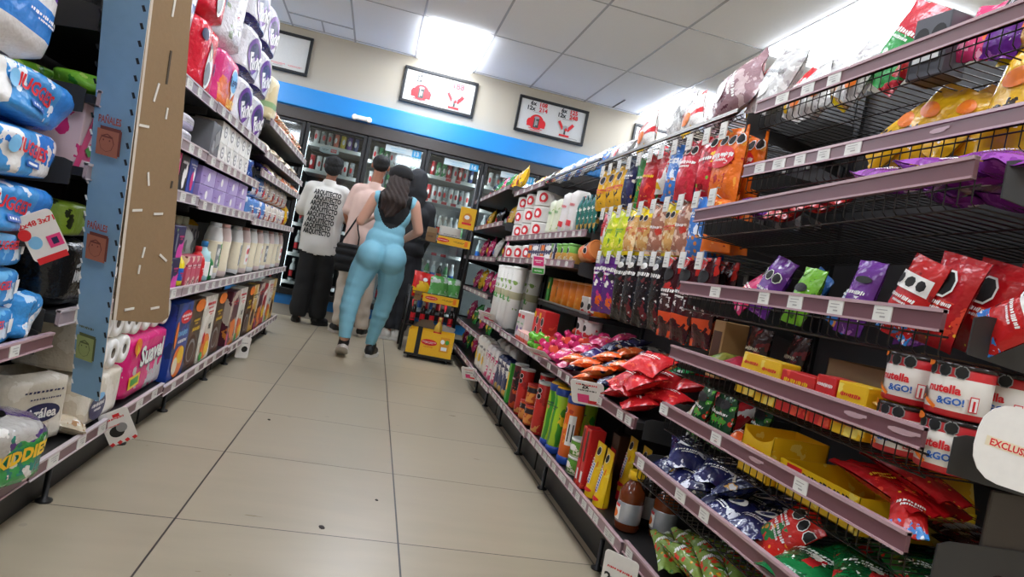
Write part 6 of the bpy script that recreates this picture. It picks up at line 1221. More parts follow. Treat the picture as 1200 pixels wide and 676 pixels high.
for i, yy in enumerate((3.47, 3.56)):
    stand(bottle('cleaner_bottle', .036, .19, mat('aqua_plastic', '#a9d4da', .3), 2, mat('blue_trigger', '#2f86c8', .35), [('r', 0, .06, .045, .07, W)], 'bottle') if i == 0 else bottle('cleaner_bottle', .034, .14, mat('deep_green_plastic', '#1f7a3a', .3), None, WHITE, [('r', 0, .05, .04, .05, W)], 'bottle'), -1, -.79, yy, z, ['aqua and white cleaner bottle with a blue cap', 'dark green cleaner bottle next to the aqua one'][i])
BP = block('refill_pack', .30, .10, .275, pmat('clear_multipack', '#d9dad7', [('#f0c22a','noise',3,0,.9,1)], .2, .2), [('e', -.1+.066*i, .2-.085*j, .018, .032, N_ if i % 2 or j == 0 else GR, 10) for i in range(4) for j in range(2)] + [('e', -.1+.066*i, .2-.085*j, .009, .02, W, 8) for i in range(4) for j in range(2)], 'refill pack', 17, e=5)
stand(BP, -1, -.985, 3.80, z, 'yellow topped multipack with blue drop marks standing behind the green bottle')
WBT = [bottle('lotion_bottle', .043, .285, mat('bottle_%d' % i, c, .3), l, cap, [('r', 0, .12, .03, .12, l2), ('w', 0, .12, .02, .1, l3, 4)], 'bottle', lz=(.12, .68), shoulder=.74, neck=.55, capr=.62) for i, (c, l, cap, l2, l3) in enumerate((('#e2e0dc', 13, mat('pale_cap', '#d3d6d6', .4), GR, W), ('#d8d5cd', 2, WHITE, G, K), ('#d9c3bd', 13, mat('rose_cap', '#d8a59b', .4), W, R_), ('#e4e2dc', 2, mat('grey_cap', '#9aa0a0', .4), W, K)))]
for i in range(19):
    yy = 3.66 + .11*i if i < 4 else 4.20 + .125*(i-4)
    stand(WBT[i % 4], -1, -.80 - .02*(i % 2), yy, (.577 if yy < 4.14 else .576) - .013, ['pale lotion bottle with a pale cap', 'cream bottle with a green label', 'rose tinted bottle', 'white bottle with a grey cap'][i % 4] + ', ' + ORD[i] + ' along the second shelf', 'pale bottles on the second shelf', yaw=.4*((i*7) % 3 - 1))
# third shelf
z = .946 - .013
for i, (m, nm) in enumerate((('#d0357f', 'pink'), ('#23264a', 'navy'), ('#d8387c', 'pink'), ('#17181c', 'black'), ('#2a46a0', 'blue'))):
    p = carton('pad_box', .105, .09, .148, pmat('slim_box_%d' % i, m, [('#e8e2e4','noise',9,.66,.2,.8)], .35, 0), [('e', 0, .06, .02, .04, W if i in (1, 3) else P, 7), ('w', 0, .12, .07, .02, W, 3+i), ('e', .02, .09, .012, .03, W, 6)], 'pad box')
    stand(p, -1, -.785, 2.40 + .112*i, z, nm + ' slim pad box, ' + ORD[i] + ' from the brown board')
LV = carton('tissue_box', .235, .12, .073, pmat('lavender_box', '#9c86bf', [('#b3a2d0','noise',3,.55,0,1)], .4, 0), [('e', 0, .036, .02, .018, W), ('r', -.08, .036, .04, .004, V)], 'tissue box')
for i in range(8): stand(LV, -1, -.79, 3.06 + .245*(i // 2), .935 - .013 + .0745*(i % 2), 'lavender tissue box, ' + ['lower', 'upper'][i % 2] + ' one of the ' + ORD[i//2] + ' pair', 'lavender tissue boxes')
stand(PUR, -1, -.80, 3.0-.08+1.09, .935-.013, 'aubergine box at the end of the lavender tissue boxes') if False else None
# fourth shelf
z = 1.125 - .013
WPK = block('wipes_pack', .23, .12, .055, pmat('white_lavender_print', '#ddd9e0', [('#b9b2cc','noise',3,0,0,.4), ('#c85a62','noise',7,.66,.4,1)], .25, .3), [('w', 0, .03, .1, .018, GR, 3)], 'wipes pack', 19, e=3.5)
for i in range(2): stand(WPK, -1, -.80, 2.68, z + .056*i, 'white and lavender wipes pack right of the brown board, ' + ['lower', 'upper'][i], 'white wipes packs')
z = 1.12 - .013
stand(carton('tissue_box', .14, .13, .15, mat('grey_film', '#77787c', .25), [('r', .02, .09, .07, .06, GR, .5), ('r', -.03, .05, .04, .05, AG)], 'tissue box'), -1, -.79, 3.04, z, 'grey shiny wrapped box between the wipes and the white tissue cubes')
TC = carton('tissue_box', .125, .12, .09, pmat('white_tissue_box', '#dcd9d2', [('#f0eee8','noise',4,.5,0,1)], .5, 0), [('e', 0, .05, .03, .026, GR, 16), ('e', 0, .05, .022, .018, W, 16), ('w', 0, .05, .03, .012, N_, 3)], 'tissue box', side=[('e', 0, .05, .025, .025, GR)])
for i in range(10): stand(TC, -1, -.79, 3.20 + .135*(i // 2), z + .091*(i % 2), 'white tissue cube, ' + ['lower', 'upper'][i % 2] + ' one of the ' + ORD[i//2] + ' stack from the near end', 'white tissue cubes')
CRN = block('wipes_pack', .14, .12, .12, pmat('crinkled_blue', '#1f3f86', [('#8fb4e0','noise',9,.6,0,1)], .15, .7), [], 'wipes pack', 20, e=2.4, lump=.1); stand(CRN, -1, -.80, 3.98, z, 'crinkled dark blue pack past the white tissue cubes')
# top shelf: tall packs
z = 1.325 - .013
CLR = block('toilet_roll_pack', .20, .2, .56, pmat('silver_violet_wrap', '#c4c4c8', [('#5a4a94','noise',4,.58,0,1), ('#8fa3c8','noise',7,.6,0,1), ('#e0b94a','noise',9,.68,0,1)], .12, .6), [], 'paper pack', 21, e=3, lump=.05)
stand(CLR, -1, -.845, 2.50, z, 'silvery violet wrapped pack at the right edge of the brown board')
RD = block('toilet_roll_pack', .30, .20, .27, pmat('red_diaper_print', '#d81f36', [('#e8485a','noise',5,.6,0,1), ('#1c2a5a','noise',5,0,.88,1,0), ('#dfe4ea','noise',6,.5,.80,1,0)], .18, .35), [('e', -.01, .10, .05, .075, W, 16), ('e', -.005, .165, .03, .035, BR, 14), ('e', -.003, .155, .02, .024, TAN and C, 12), ('e', -.02, .08, .04, .045, GR, 12), ('e', -.11, .2, .025, .022, N_), ('w', .11, .13, .05, .09, S_, 5)], 'diaper pack', 22, e=5, lump=.03)
for i in range(3): stand(RD, -1, -.835, 2.765, z + .272*i, 'red diaper pack with a baby picture, ' + ['bottom', 'middle', 'top'][i] + ' of the tower', 'red diaper packs', roll=.02*(-1)**i)
z = 1.33 - .013
RG = block('toilet_roll_pack', .36, .20, .25, pmat('sunset_pink_wrap', '#e0357f', [('#f07a3a','noise',2,.42,0,.55), ('#ef9a6a','noise',6,.6,.0,.4)], .2, .3), [('e', .06, .15, .062, .055, W, 18), ('e', .06, .115, .045, .055, W, 3), ('e', .06, .15, .054, .047, S_, 18), ('t', 'Regio', .06, .15, .04, N_, .1, .03), ('t', 'LUXUS', .05, .05, .035, Y, .05, .04)], 'toilet roll pack', 23, e=6, lump=.02)
stand(RG, -1, -.835, 3.13, z, 'pink and orange toilet roll pack with a heart shaped logo')
FW = block('toilet_roll_pack', .30, .20, .40, pmat('floral_white_wrap', '#dedce0', [('#9aa88f','noise',8,.64,.1,.9), ('#c24a5a','noise',7,.68,.2,.9), ('#3f5f96','noise',3,0,.9,1)], .15, .5), [('e', .0, .3, .06, .04, N_, 14), ('w', 0, .3, .08, .02, W, 3)], 'paper pack', 24, e=4.5, lump=.05)
stand(FW, -1, -.84, 3.12, z+.252, 'white floral wrapped pack above the pink heart logo pack')
FY = block('toilet_roll_pack', .38, .20, .235, pmat('violet_white_wrap', '#dbd9de', [('#2e2a6a','noise',3,0,0,.12), ('#b99a4a','noise',4,.6,.8,1)], .15, .45), [('e', -.02, .115, .11, .085, V, 18), ('e', -.02, .115, .085, .062, N_, 16), ('t', 'Fancy', .04, .11, .075, W, .25, .05)], 'toilet roll pack', 25, e=5, lump=.03)
for i in range(3): stand(FY, -1, -.84, 3.53, z + .237*i, 'white roll pack with a violet round logo, ' + ['bottom', 'middle', 'top'][i] + ' of three', 'violet logo roll packs')
for i in range(3): stand(FY, -1, -.85, 3.93, z + .237*i, 'white roll pack with a violet logo in the far tower, ' + ['bottom', 'middle', 'top'][i] + ' one', 'violet logo roll packs')
# bakery bay
z = 1.495 - .013
stand(block('cookie_box', .20, .18, .27, pmat('cream_tall_box', '#d9c79a', [('#e8dcb8','noise',4,.5,0,1), ('#8fae7a','noise',3,0,.3,.42)], .4, .1), [], 'cookie box', 26, e=5), -1, -.83, 4.30, z, 'tall cream box beside the violet logo roll packs')
stand(bag('bread_bag', .2, .2, .1, foil('amber_violet_foil', '#e0b02a', [('#5a2a86','noise',3,0,.18,.62), ('#e8e0ea','noise',7,.6,.2,.6)], seed=61), [('w', 0, .1, .1, .03, W, 3)], 'bread bag', 140), -1, -.80, 4.52, z, 'yellow and purple bread bag at the near end of the bakery bay', lean=-.15)
CRK = bag('cracker_bag', .17, .15, .07, F_CRACK, [('w', 0, .08, .09, .03, W, 3), ('e', .04, .05, .02, .02, R_)], 'cracker bag', 141); CRM = bag('cracker_bag', .17, .15, .07, F_CREAM, [('w', 0, .08, .09, .02, BR, 3)], 'cracker bag', 142)
R = random.Random(4)
for i in range(20):
    yy = 4.70 + .145*(i % 10); lay(CRK if (i*7) % 3 else CRM, -1, -.80 - .05*(i//10), yy, z + .004 + .085*(i//10), R.uniform(-.4, .4), ('orange' if (i*7) % 3 else 'cream') + ' cracker bag, ' + ORD[i % 10] + ' along the ' + ['lower', 'upper'][i//10] + ' layer of the top bakery shelf', 'cracker bags on the top bakery shelf', tilt=R.uniform(.25, .5), roll=R.uniform(-.15, .15), scale=.82)
z = 1.315 - .013
for i in range(10): lay(CRM, -1, -.79 - .03*(i % 2), 4.28 + .165*i, z + .005 + .02*(i % 2), R.uniform(-.4, .4), 'cream wrapped cracker bag, ' + ORD[i] + ' along the shelf under the orange ones', 'cream cracker bags', tilt=R.uniform(.1, .3), scale=.85)
z = 1.20 - .013
lay(bag('bread_bag', .13, .15, .06, F_NAVY, [], 'bread bag', 143), -1, -.80, 4.36, z, .3, 'navy and white bread bag lying below the cream cracker bags', tilt=.3)
for i in range(9): lay(CRK if i > 3 else (CRM if i % 2 else bag('bread_bag', .15, .14, .06, F_PURP, [], 'bread bag', 144)), -1, -.80, 4.52 + .17*i, z, R.uniform(-.5, .5), ['purple', 'cream', 'purple', 'cream', 'orange', 'orange', 'orange', 'orange', 'orange'][i] + ' bag, ' + ORD[i] + ' past the navy bread bag', 'bags on the fourth bakery shelf', tilt=R.uniform(.3, .6), scale=.9)
z = .915 - .013
BRD = [block('bread_loaf', .20, .14, .135, m, [('w', 0, .07, .12, .03, W, 4), ('e', .05, .04, .03, .03, R_)], 'bread loaf', 30+i, e=3, lump=.06) for i, m in enumerate((pmat('blue_bread_wrap', '#5f8fd0', [('#e6e8ee','noise',5,.5,0,1), ('#1f3f96','noise',8,.62,0,1)], .2, .4), pmat('white_bread_wrap', '#e2d8cc', [('#d8845a','noise',5,.52,0,.7), ('#3f6fb8','noise',8,.6,.3,1)], .2, .4)))]
for i in range(14):
    yy = 4.28 + .23*(i // 2); k = 0 if i < 5 else 1
    stand(BRD[k], -1, -.83, yy, z + .137*(i % 2), ['blue and white', 'white and orange'][k] + ' wrapped bread loaf, ' + ['lower', 'upper'][i % 2] + ' of the ' + ORD[i//2] + ' pile from the near end', 'wrapped bread loaves', yaw=R.uniform(-.15, .15))
stand(bag('bread_bag', .16, .19, .09, F_YEL, [('e', 0, .1, .04, .03, W), ('e', 0, .1, .02, .02, K)], 'bread bag', 145), -1, -.745-.05, 5.97, z, 'yellow bread bag standing at the far end of the loaves', lean=-.1)
# ------------------------------------------------------------------ blue cardboard strip with its brown liner board
def strip():
    t = thing('cardboard_divider', 'tall blue category strip with a bent brown cardboard liner full of staples', 'divider', (0, 0, 0))
    BLU = mat('dusty_blue_card', '#7fa3c0', .6, bump=.04, bscale=40); EDG = mat('card_edge', '#cfc3b2', .8)
    # corner points: top (z 1.52) to bottom; left edge on the shelf rails, fold towards the viewer
    TL = Vector((-.745, 1.79, 1.52)); TR_ = Vector((-.632, 1.775, 1.52)); BL = Vector((-.700, 1.955, .355)); BR_ = Vector((-.628, 1.950, .340))
    def face(A, B, Cc, D, th, M_, nu, nv, n):
        mb = MB()
        f = lambda o: (lambda u, v: tuple((Cc.lerp(D, u)).lerp(A.lerp(B, u), v) + n*o))
        mb.grid(f(0), nu, nv, 0, False); mb.grid(lambda u, v: f(-th)(1-u, v), nu, nv, 0, False)
        for a, b in (((0, 0), (1, 0)), ((1, 0), (1, 1)), ((1, 1), (0, 1)), ((0, 1), (0, 0))):
            p, q = Vector(f(0)(*a)), Vector(f(0)(*b)); mb.add([p, q, q - n*th, p - n*th], [(0, 1, 2, 3)], 1)
        return mb
    n1 = (TR_-TL).cross(BL-TL).normalized()*-1
    if n1.y > 0: n1 = -n1
    mb = face(TL, TR_, BL, BR_, .003, BLU, 4, 10, n1)
    def S(a, b, o):   # a 0..1 across, b 0..1 up
        return tuple(BL.lerp(BR_, a).lerp(TL.lerp(TR_, a), b) + n1*(o+.001))
    W_, H_ = .09, 1.165
    def S2(a, b, o): return S(a/W_, b/H_, o)
    dec = []
    for i in range(30):
        dec.append(('r', .0865, .02+.04*i, .006, .014, 2, .35)); dec.append(('r', .0035, .03+.04*i, .005, .012, 2 if i > 16 else 3, .35))
    def icon(b, m, edge):
        return [('r', .046, b, .05, .062, m), ('r', .05, b+.034, .046, .008, edge), ('r', .0725, b+.004, .006, .06, edge), ('e', .044, b, .017, .022, edge, 8), ('e', .044, b-.001, .0155, .02, m, 8), ('r', .044, b+.014, .026, .004, edge), ('r', .037, b+.006, .003, .004, edge), ('r', .051, b+.006, .003, .004, edge)]
    dec += [('t', 'PAÑALES', .046, .709, .0165, 4, 0, .03, .05)] + icon(.655, 5, 6) + [('t', 'PAÑALES', .044, .450, .0165, 4, 0, .03, .05)] + icon(.396, 5, 6) + [('w', .044, .192, .04, .012, 8, 4)] + icon(.138, 7, 8)
    mb.decals(S2, dec)
    mb.build('blue_face', [BLU, EDG, INK, WPRINT, mat('brick_print', '#a04a3c', .6), mat('terracotta_print', '#a8664e', .6), mat('dark_brick_print', '#6e352a', .6), mat('sage_print', '#8f9a62', .6), mat('dark_sage_print', '#535a35', .6)], t)
    # brown board
    T0 = TR_.copy(); B0 = Vector((-.629, 1.943, .56)); T1 = Vector((-.583, 1.90, 1.52)); B1 = Vector((-.545, 2.13, .545))
    n2 = (T1-T0).cross(B0-T0).normalized()
    if n2.x*1 + n2.y*-1 < 0: n2 = -n2
    B1 = Vector((-.545, 2.13, .545)); nv = 12
    mb = MB()
    def brown(u, v, o=0):
        p = B0.lerp(B1, u).lerp(T0.lerp(T1, u), v)
        if v == 0 and u > .8: p = p + Vector((0, 0, .02*((u-.8)/.2)**2))
        return tuple(p + n2*o)
    mb.grid(lambda u, v: brown(u, v), 10, 14, 0, False); mb.grid(lambda u, v: brown(1-u, v, -.004), 10, 14, 0, False)
    for k in range(10): mb.add([brown(k/10, 0), brown((k+1)/10, 0), brown((k+1)/10, 0, -.004), brown(k/10, 0, -.004)], [(0, 1, 2, 3)], 1)
    for k in range(14):
        mb.add([brown(0, k/14, .0006), brown(.05, k/14, .0006), brown(.05, (k+1)/14, .0006), brown(0, (k+1)/14, .0006)], [(0, 1, 2, 3)], 1)
        mb.add([brown(1, k/14), brown(1, (k+1)/14), brown(1, (k+1)/14, -.004), brown(1, k/14, -.004)], [(0, 1, 2, 3)], 1)
    mb.build('brown_liner', [TAN, EDG], t)
    for k, (u, v, l, r, wht) in enumerate(((.55, .87, .09, 1.5, 1), (.55, .70, .085, 1.55, 0), (.33, .625, .05, 1.35, 1), (.6, .585, .03, 1.5, 1), (.15, .53, .035, .1, 1), (.35, .40, .035, 1.8, 1), (.85, .405, .02, 1.5, 0), (.2, .31, .035, .15, 1), (.62, .315, .035, .15, 1), (.4, .2, .03, 1.4, 1), (.35, .15, .025, 1.5, 1), (.8, .195, .035, -.5, 1), (.25, .035, .035, .12, 1), (.72, .045, .035, .12, 1))):
        mb = MB(); c = Vector(brown(u, v, .0022)); ax = (T1-T0).normalized(); up = (T0-B0).normalized(); d = (ax*math.cos(r) + up*math.sin(r)) * l/2; q = d.cross(n2).normalized()*.0032
        mb.add([c-d-q, c+d-q, c+d+q, c-d+q, c-d-q-n2*.0015, c+d-q-n2*.0015, c+d+q-n2*.0015, c-d+q-n2*.0015], [(0, 1, 2, 3), (0, 4, 5, 1), (1, 5, 6, 2), (2, 6, 7, 3), (3, 7, 4, 0)], 0)
        mb.build('staple_strip', mat('white_tape_scrap', '#d9d4ca', .5) if wht else mat('dark_slot', '#4c4033', .7), t)
strip()
# ------------------------------------------------------------------ promo cards
LE = lambda s, yaw=0, lean=0, roll=0: ang(s, yaw, lean, roll)
card('white promo card leaning off the deep candy shelf over the yellow tubes', (.800, 2.235, .530), LE(1, .9, .45, -.1), .125, .095, CD(1.1) + [('t', '2x', -.005, .028, .018, K, 0, .03)])
card('white promo card sticking out of the shelf above the short orange cans', (.785, 2.93, .563), LE(1, .8, 1.2, .1), .10, .11, CD(.9))
card('white promo card on the bottom rail of the foam plate bay', (.81, 4.78, .13), LE(1, .9, .4, -.1), .13, .10, CD(1))
card('white promo card beside the foam cup sleeves', (.80, 4.45, .58), LE(1, .8, .9, .1), .13, .10, CD(1))
card('white promo card hanging at the lowest corner reading 2x', (.800, 1.70, .135), LE(1, .8, .2, .05), .10, .13, [('t', '2x', -.02, -.015, .03, K, 0, .03), ('w', .028, -.015, .04, .024, R_, 3), ('w', .0, .02, .07, .012, R_, 4)])
card('big white rounded card reading EXCLUSIVO at the right edge', (.962, .79, .775), LE(1, 1.3, -.1, .12), .17, .115, [('r', -.03, -.002, .083, .014, C, -.02), ('t', 'EXCLUSIVO', -.03, -.002, .0095, R_, -.02, .03, .078)], r=.045)
card('white promo card hanging from the diaper shelf reading 2x48 and 3x71', (-.70, 1.645, .765), LE(-1, -.85, .3, -.6), .07, .115, [('t', '2x48', -.017, .035, .012, R_, 0, .03), ('t', '3x71', .019, .035, .012, R_, 0, .03), ('e', -.018, -.01, .013, .016, S_), ('r', .018, -.018, .028, .03, P), ('r', .018, -.018, .012, .016, N_), ('r', 0, -.055, .06, .016, R_), ('e', -.03, .015, .012, .014, R_)])
card('white promo card hanging from the bottom rail near the pink roll pack', (-.69, 2.36, .155), LE(-1, -1.0, .25, -.5), .085, .13, [('w', 0, .035, .05, .014, R_, 3), ('r', .005, .045, .02, .012, R_), ('e', -.008, -.015, .022, .022, K), ('e', .008, -.005, .016, .018, GR), ('w', -.01, .01, .03, .008, R_, 4)] + [('r', -.034+.022*i, -.058, .012, .012, R_, .4) for i in range(4)])
card('small white promo card hanging from the bottom rail by the cereal boxes', (-.705, 4.60, .085), LE(-1, -1.0, .1, 0), .085, .14, [('w', 0, .03, .05, .012, GR, 3), ('e', .01, -.01, .02, .02, K)])
card('pale promo card with a green foot under the noodle cups', (.872, 3.62, .965), LE(1, .7, .15, -.05), .09, .10, [('r', 0, .02, .07, .05, P), ('r', 0, -.032, .08, .03, G), ('w', 0, -.032, .05, .014, W, 3), ('w', 0, .02, .05, .02, W, 3)])
# ------------------------------------------------------------------ glass door coolers along the back wall
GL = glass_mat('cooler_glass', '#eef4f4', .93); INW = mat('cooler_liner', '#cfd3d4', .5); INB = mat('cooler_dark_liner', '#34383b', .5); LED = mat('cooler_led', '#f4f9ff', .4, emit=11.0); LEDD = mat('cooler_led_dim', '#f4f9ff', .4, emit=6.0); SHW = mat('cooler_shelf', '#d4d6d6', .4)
CB_ = mat('cooler_black', '#17181b', .35); KB = mat('blue_kick', '#1f6fb4', .35)
COOL = []
for i in range(6):
    x0 = -1.58 + .6375*i; x1 = x0 + .6375
    nm = ['half hidden by the bakery bay', 'behind the man in the printed white shirt', 'behind the man in the pale pink shirt', 'to the right of the hooded person', 'behind the end of the snack run', 'hidden by the snack run'][i]
    t = thing('beverage_cooler', 'black glass door drinks cooler ' + nm, 'cooler', ((x0+x1)/2, 7.46, 0)); w = (x1-x0)/2
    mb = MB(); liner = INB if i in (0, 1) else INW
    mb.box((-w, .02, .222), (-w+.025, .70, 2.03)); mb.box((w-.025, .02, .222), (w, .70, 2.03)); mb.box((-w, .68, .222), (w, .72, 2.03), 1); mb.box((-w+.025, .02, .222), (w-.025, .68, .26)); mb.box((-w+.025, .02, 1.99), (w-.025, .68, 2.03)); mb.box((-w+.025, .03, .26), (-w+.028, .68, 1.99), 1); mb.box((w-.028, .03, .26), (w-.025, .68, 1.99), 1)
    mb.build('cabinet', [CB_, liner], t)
    mb = MB(); mb.box((-w, .0, .118), (w, .04, .222)); mb.build('kick_plate', KB, t)
    mb = MB()
    for sx in (-1, 1): mb.box((sx*(w-.034)-.006, .03, .3), (sx*(w-.034)+.006, .045, 1.95))
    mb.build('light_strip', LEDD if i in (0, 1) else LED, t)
    zs = {1: (1.845, 1.565, 1.27, .98, .66, .36), 3: (1.785, 1.525, 1.13, .955, .62, .30)}.get(i, (1.80, 1.53, 1.24, .95, .64, .32))
    for z in zs:
        mb = MB(); mb.box((-w+.03, .08, z-.02), (w-.03, .64, z-.008)); mb.box((-w+.03, .065, z-.03), (w-.03, .08, z+.008), 1)
        R = random.Random(int(z*100)+i)
        for k in range(5): xx = -w+.08+.105*k; mb.add([(xx-.03, .0645, z-.026), (xx+.03, .0645, z-.026), (xx+.03, .0645, z+.004), (xx-.03, .0645, z+.004)], [(0, 1, 2, 3)], 2 + R.randint(0, 1)*(1 if i == 3 else 0))
        mb.build('cooler_shelf', [SHW, SHW, TAGP, mat('red_shelf_strip', '#c23a44', .5)], t)
    d = bpy.data.objects.new('door', None); COL.objects.link(d); d.parent = t
    mb = MB(); f = .042
    for (a, b, c, e) in ((-w+.004, .224, -w+f, 2.03), (w-f, .224, w-.004, 2.03), (-w+f, .224, w-f, .224+f*1.6), (-w+f, 2.03-f*.7, w-f, 2.03)): mb.box((a, -.03, b), (c, .012, e), 0, .003)
    mb.build('door_frame', CB_, d)
    mb = MB(); mb.box((-w+f, -.012, .224+f*1.6), (w-f, -.006, 2.03-f*.7)); mb.build('glass', GL, d)
    sx = 1 if i % 2 else -1
    mb = MB(); mb.tube([(sx*(w-.022), -.03, .85), (sx*(w-.022), -.055, .87), (sx*(w-.022), -.055, 1.35), (sx*(w-.022), -.03, 1.37)], .008, 8); mb.build('handle', BLACKM, d)
    if i in (2, 3, 4):
        mb = MB(); mb.add([(-.12, -.0135, 1.925), (.255, -.0135, 1.925), (.255, -.0135, 1.995), (-.12, -.0135, 1.995)], [(0, 1, 2, 3)], 0); mb.add([(.165, -.014, 1.92), (.262, -.014, 1.92), (.262, -.014, 1.998), (.165, -.014, 1.998)], [(0, 1, 2, 3)], 1)
        mb.decals(lambda a, b, o: (a, -.0145-o, b), [('t', {2: '13', 3: '16', 4: '11'}[i], .213, 1.959, .045, 0, 0, .03), ('w', .02, 1.967, .16, .02, 2, i), ('r', .02, 1.943, .14, .006, 2)])
        mb.build('door_sticker', [mat('sticker_white', '#c2d0d6', .4), mat('sticker_blue', '#2f9ad2', .4), mat('sticker_sky', '#7fb6cc', .4)], d)
    if i == 1:
        mb = MB(); 
        pts = [(.11*math.cos(2*PI*k/24)*(1 if abs(math.cos(2*PI*k/24)) > .0 else 1), .035*math.sin(2*PI*k/24)) for k in range(24)]
        pts = [(max(-.1, min(.1, x*1.2)), y) for x, y in pts]
        mb.add([(x-.05, .05, z+1.80) for x, z in pts], [tuple(range(24))], 0); mb.decals(lambda a, b, o: (a-.05, .05-o, b+1.80), [('w', -.045, 0, .06, .022, 2, 3), ('r', .045, .002, .06, .036, 1), ('w', .045, .002, .05, .02, 0, 4)]); mb.build('promo_sticker', [mat('sticker_white', '#c2d0d6', .4), RED, INK], t)
    COOL.append((x0, x1, zs))
# cans and bottles: the front row of every shelf that can be seen
def cprint(k, base, lay): return pmat(k, base, lay, .28, 0)
CANM = [('white', cprint('can_white', '#e6e7e6', [('#b9c2c6','noise',9,.6,.15,.8)])), ('red', cprint('can_red', '#cc2029', [('#f0ece8','noise',9,.58,.2,.8)])), ('yellow', cprint('can_yellow', '#e2cf3a', [('#2b2a22','noise',9,.6,.2,.8)])), ('purple', cprint('can_purple', '#6a3fa0', [('#d8d0e4','noise',9,.6,.2,.8)])),
        ('green', cprint('can_green', '#3f9a55', [('#e4ebe4','noise',7,.5,.1,.8)])), ('coral', cprint('can_coral', '#e0705a', [('#f2e4dc','noise',9,.6,.2,.8)])), ('blue', cprint('can_blue', '#2b3f7c', [('#dfe3ea','noise',8,.56,.2,.8)])), ('grey', cprint('can_grey', '#9aa0a2', [('#e8eaea','noise',8,.55,.1,.9)]))]
CANS = {n: can('drink_can', .0265, .172, m, [('e', 0, .085, .014, .03, R_ if n in ('white', 'grey') else W, 12)], lid=SILVER, cat='drink can', n=14, lid_h=.006) for n, m in CANM}
BOTS = {n: bottle('drink_bottle', .0285, .255, m, l, WHITE, [('r', 0, .09, .04, .06, l2)], 'drink bottle', n=12, capr=.5) for n, m, l, l2 in (('white', mat('milk_plastic', '#e2e3e2', .35), 1, R_), ('green', mat('green_pet', '#5f9f6a', .2), 2, G), ('brown', mat('cola_pet', '#2a1a14', .15), 3, R_), ('clear', mat('water_pet', '#c4cfd2', .15), 5, B_))}
rows = {1: {1.845: ['white', 'grey', 'grey', 'coral', 'yellow', 'purple', 'blue'], 1.565: ['red', 'white', 'white', 'red', 'white', 'white', 'grey'], 1.27: ['white', 'grey', 'white', 'red', 'white', 'white', 'white'], .98: ['grey'] * 7, .66: ['b:white'] * 6, .36: ['b:white', 'b:white', 'b:clear', 'b:white', 'b:white', 'b:white']},
        0: {1.53: ['white', 'red', 'white', 'green', 'white'], 1.24: ['white', 'white', 'red', 'grey', 'white'], .95: ['red', 'white', 'white', 'white', 'grey'], .64: ['b:white'] * 4, .32: ['b:white'] * 4},
        2: {1.80: ['white', 'green', 'green', 'white', 'grey', 'white', 'white', 'green'], 1.53: ['white', 'grey', 'white', 'green', 'white', 'grey', 'white', 'white'], .32: ['b:brown', 'b:clear', 'b:brown', 'b:brown', 'b:clear'], .64: ['b:clear', 'b:brown', 'b:clear']},
        3: {1.785: ['red', 'green', 'green', 'red', 'white', 'red', 'grey', 'blue'], 1.525: ['red', 'white', 'white', 'grey', 'white', 'white', 'grey', 'white'], 1.13: ['b:white', 'b:white', 'b:clear', 'b:white', 'b:clear', 'b:white', 'b:white', 'b:green'], .955: [], .62: ['b:green', 'b:clear', 'b:green', 'b:clear', 'b:brown', 'b:green', 'b:clear'], .30: ['b:brown', 'b:brown', 'b:clear', 'b:brown', 'b:clear', 'b:brown', 'b:brown']},
        4: {1.80: ['white', 'grey', 'red', 'white', 'blue', 'white'], 1.53: ['white', 'white', 'red', 'white', 'green', 'white'], 1.24: ['b:white', 'b:clear', 'b:green', 'b:white'], .95: ['b:clear', 'b:white', 'b:green', 'b:clear']}}
CNM = {0: 'half hidden far left cooler', 1: 'cooler behind the printed shirt', 2: 'cooler behind the pink shirt', 3: 'cooler right of the hooded person', 4: 'cooler behind the snack run'}
for i, d in rows.items():
    x0, x1, zs = COOL[i]
    for z, ks in d.items():
        n = len(ks)
        for j, k in enumerate(ks):
            x = x0 + .075 + (x1-x0-.15)*(j+.5)/n if i else x0 + .28 + (x1-x0-.33)*(j+.5)/n
            p = BOTS[k[2:]] if k[:2] == 'b:' else CANS[k]
            lv = ORD[sorted(d, reverse=True).index(z)]
            zz = z - .0065
            p.place((x, 7.585, zz), (0, 0, .3*((j*5) % 3 - 1)), '%s %s, %s on the %s shelf down, %s' % (k.replace('b:', ''), 'bottle' if k[:2] == 'b:' else 'tall can', ORD[j], lv, CNM[i]), 'drinks in the coolers')
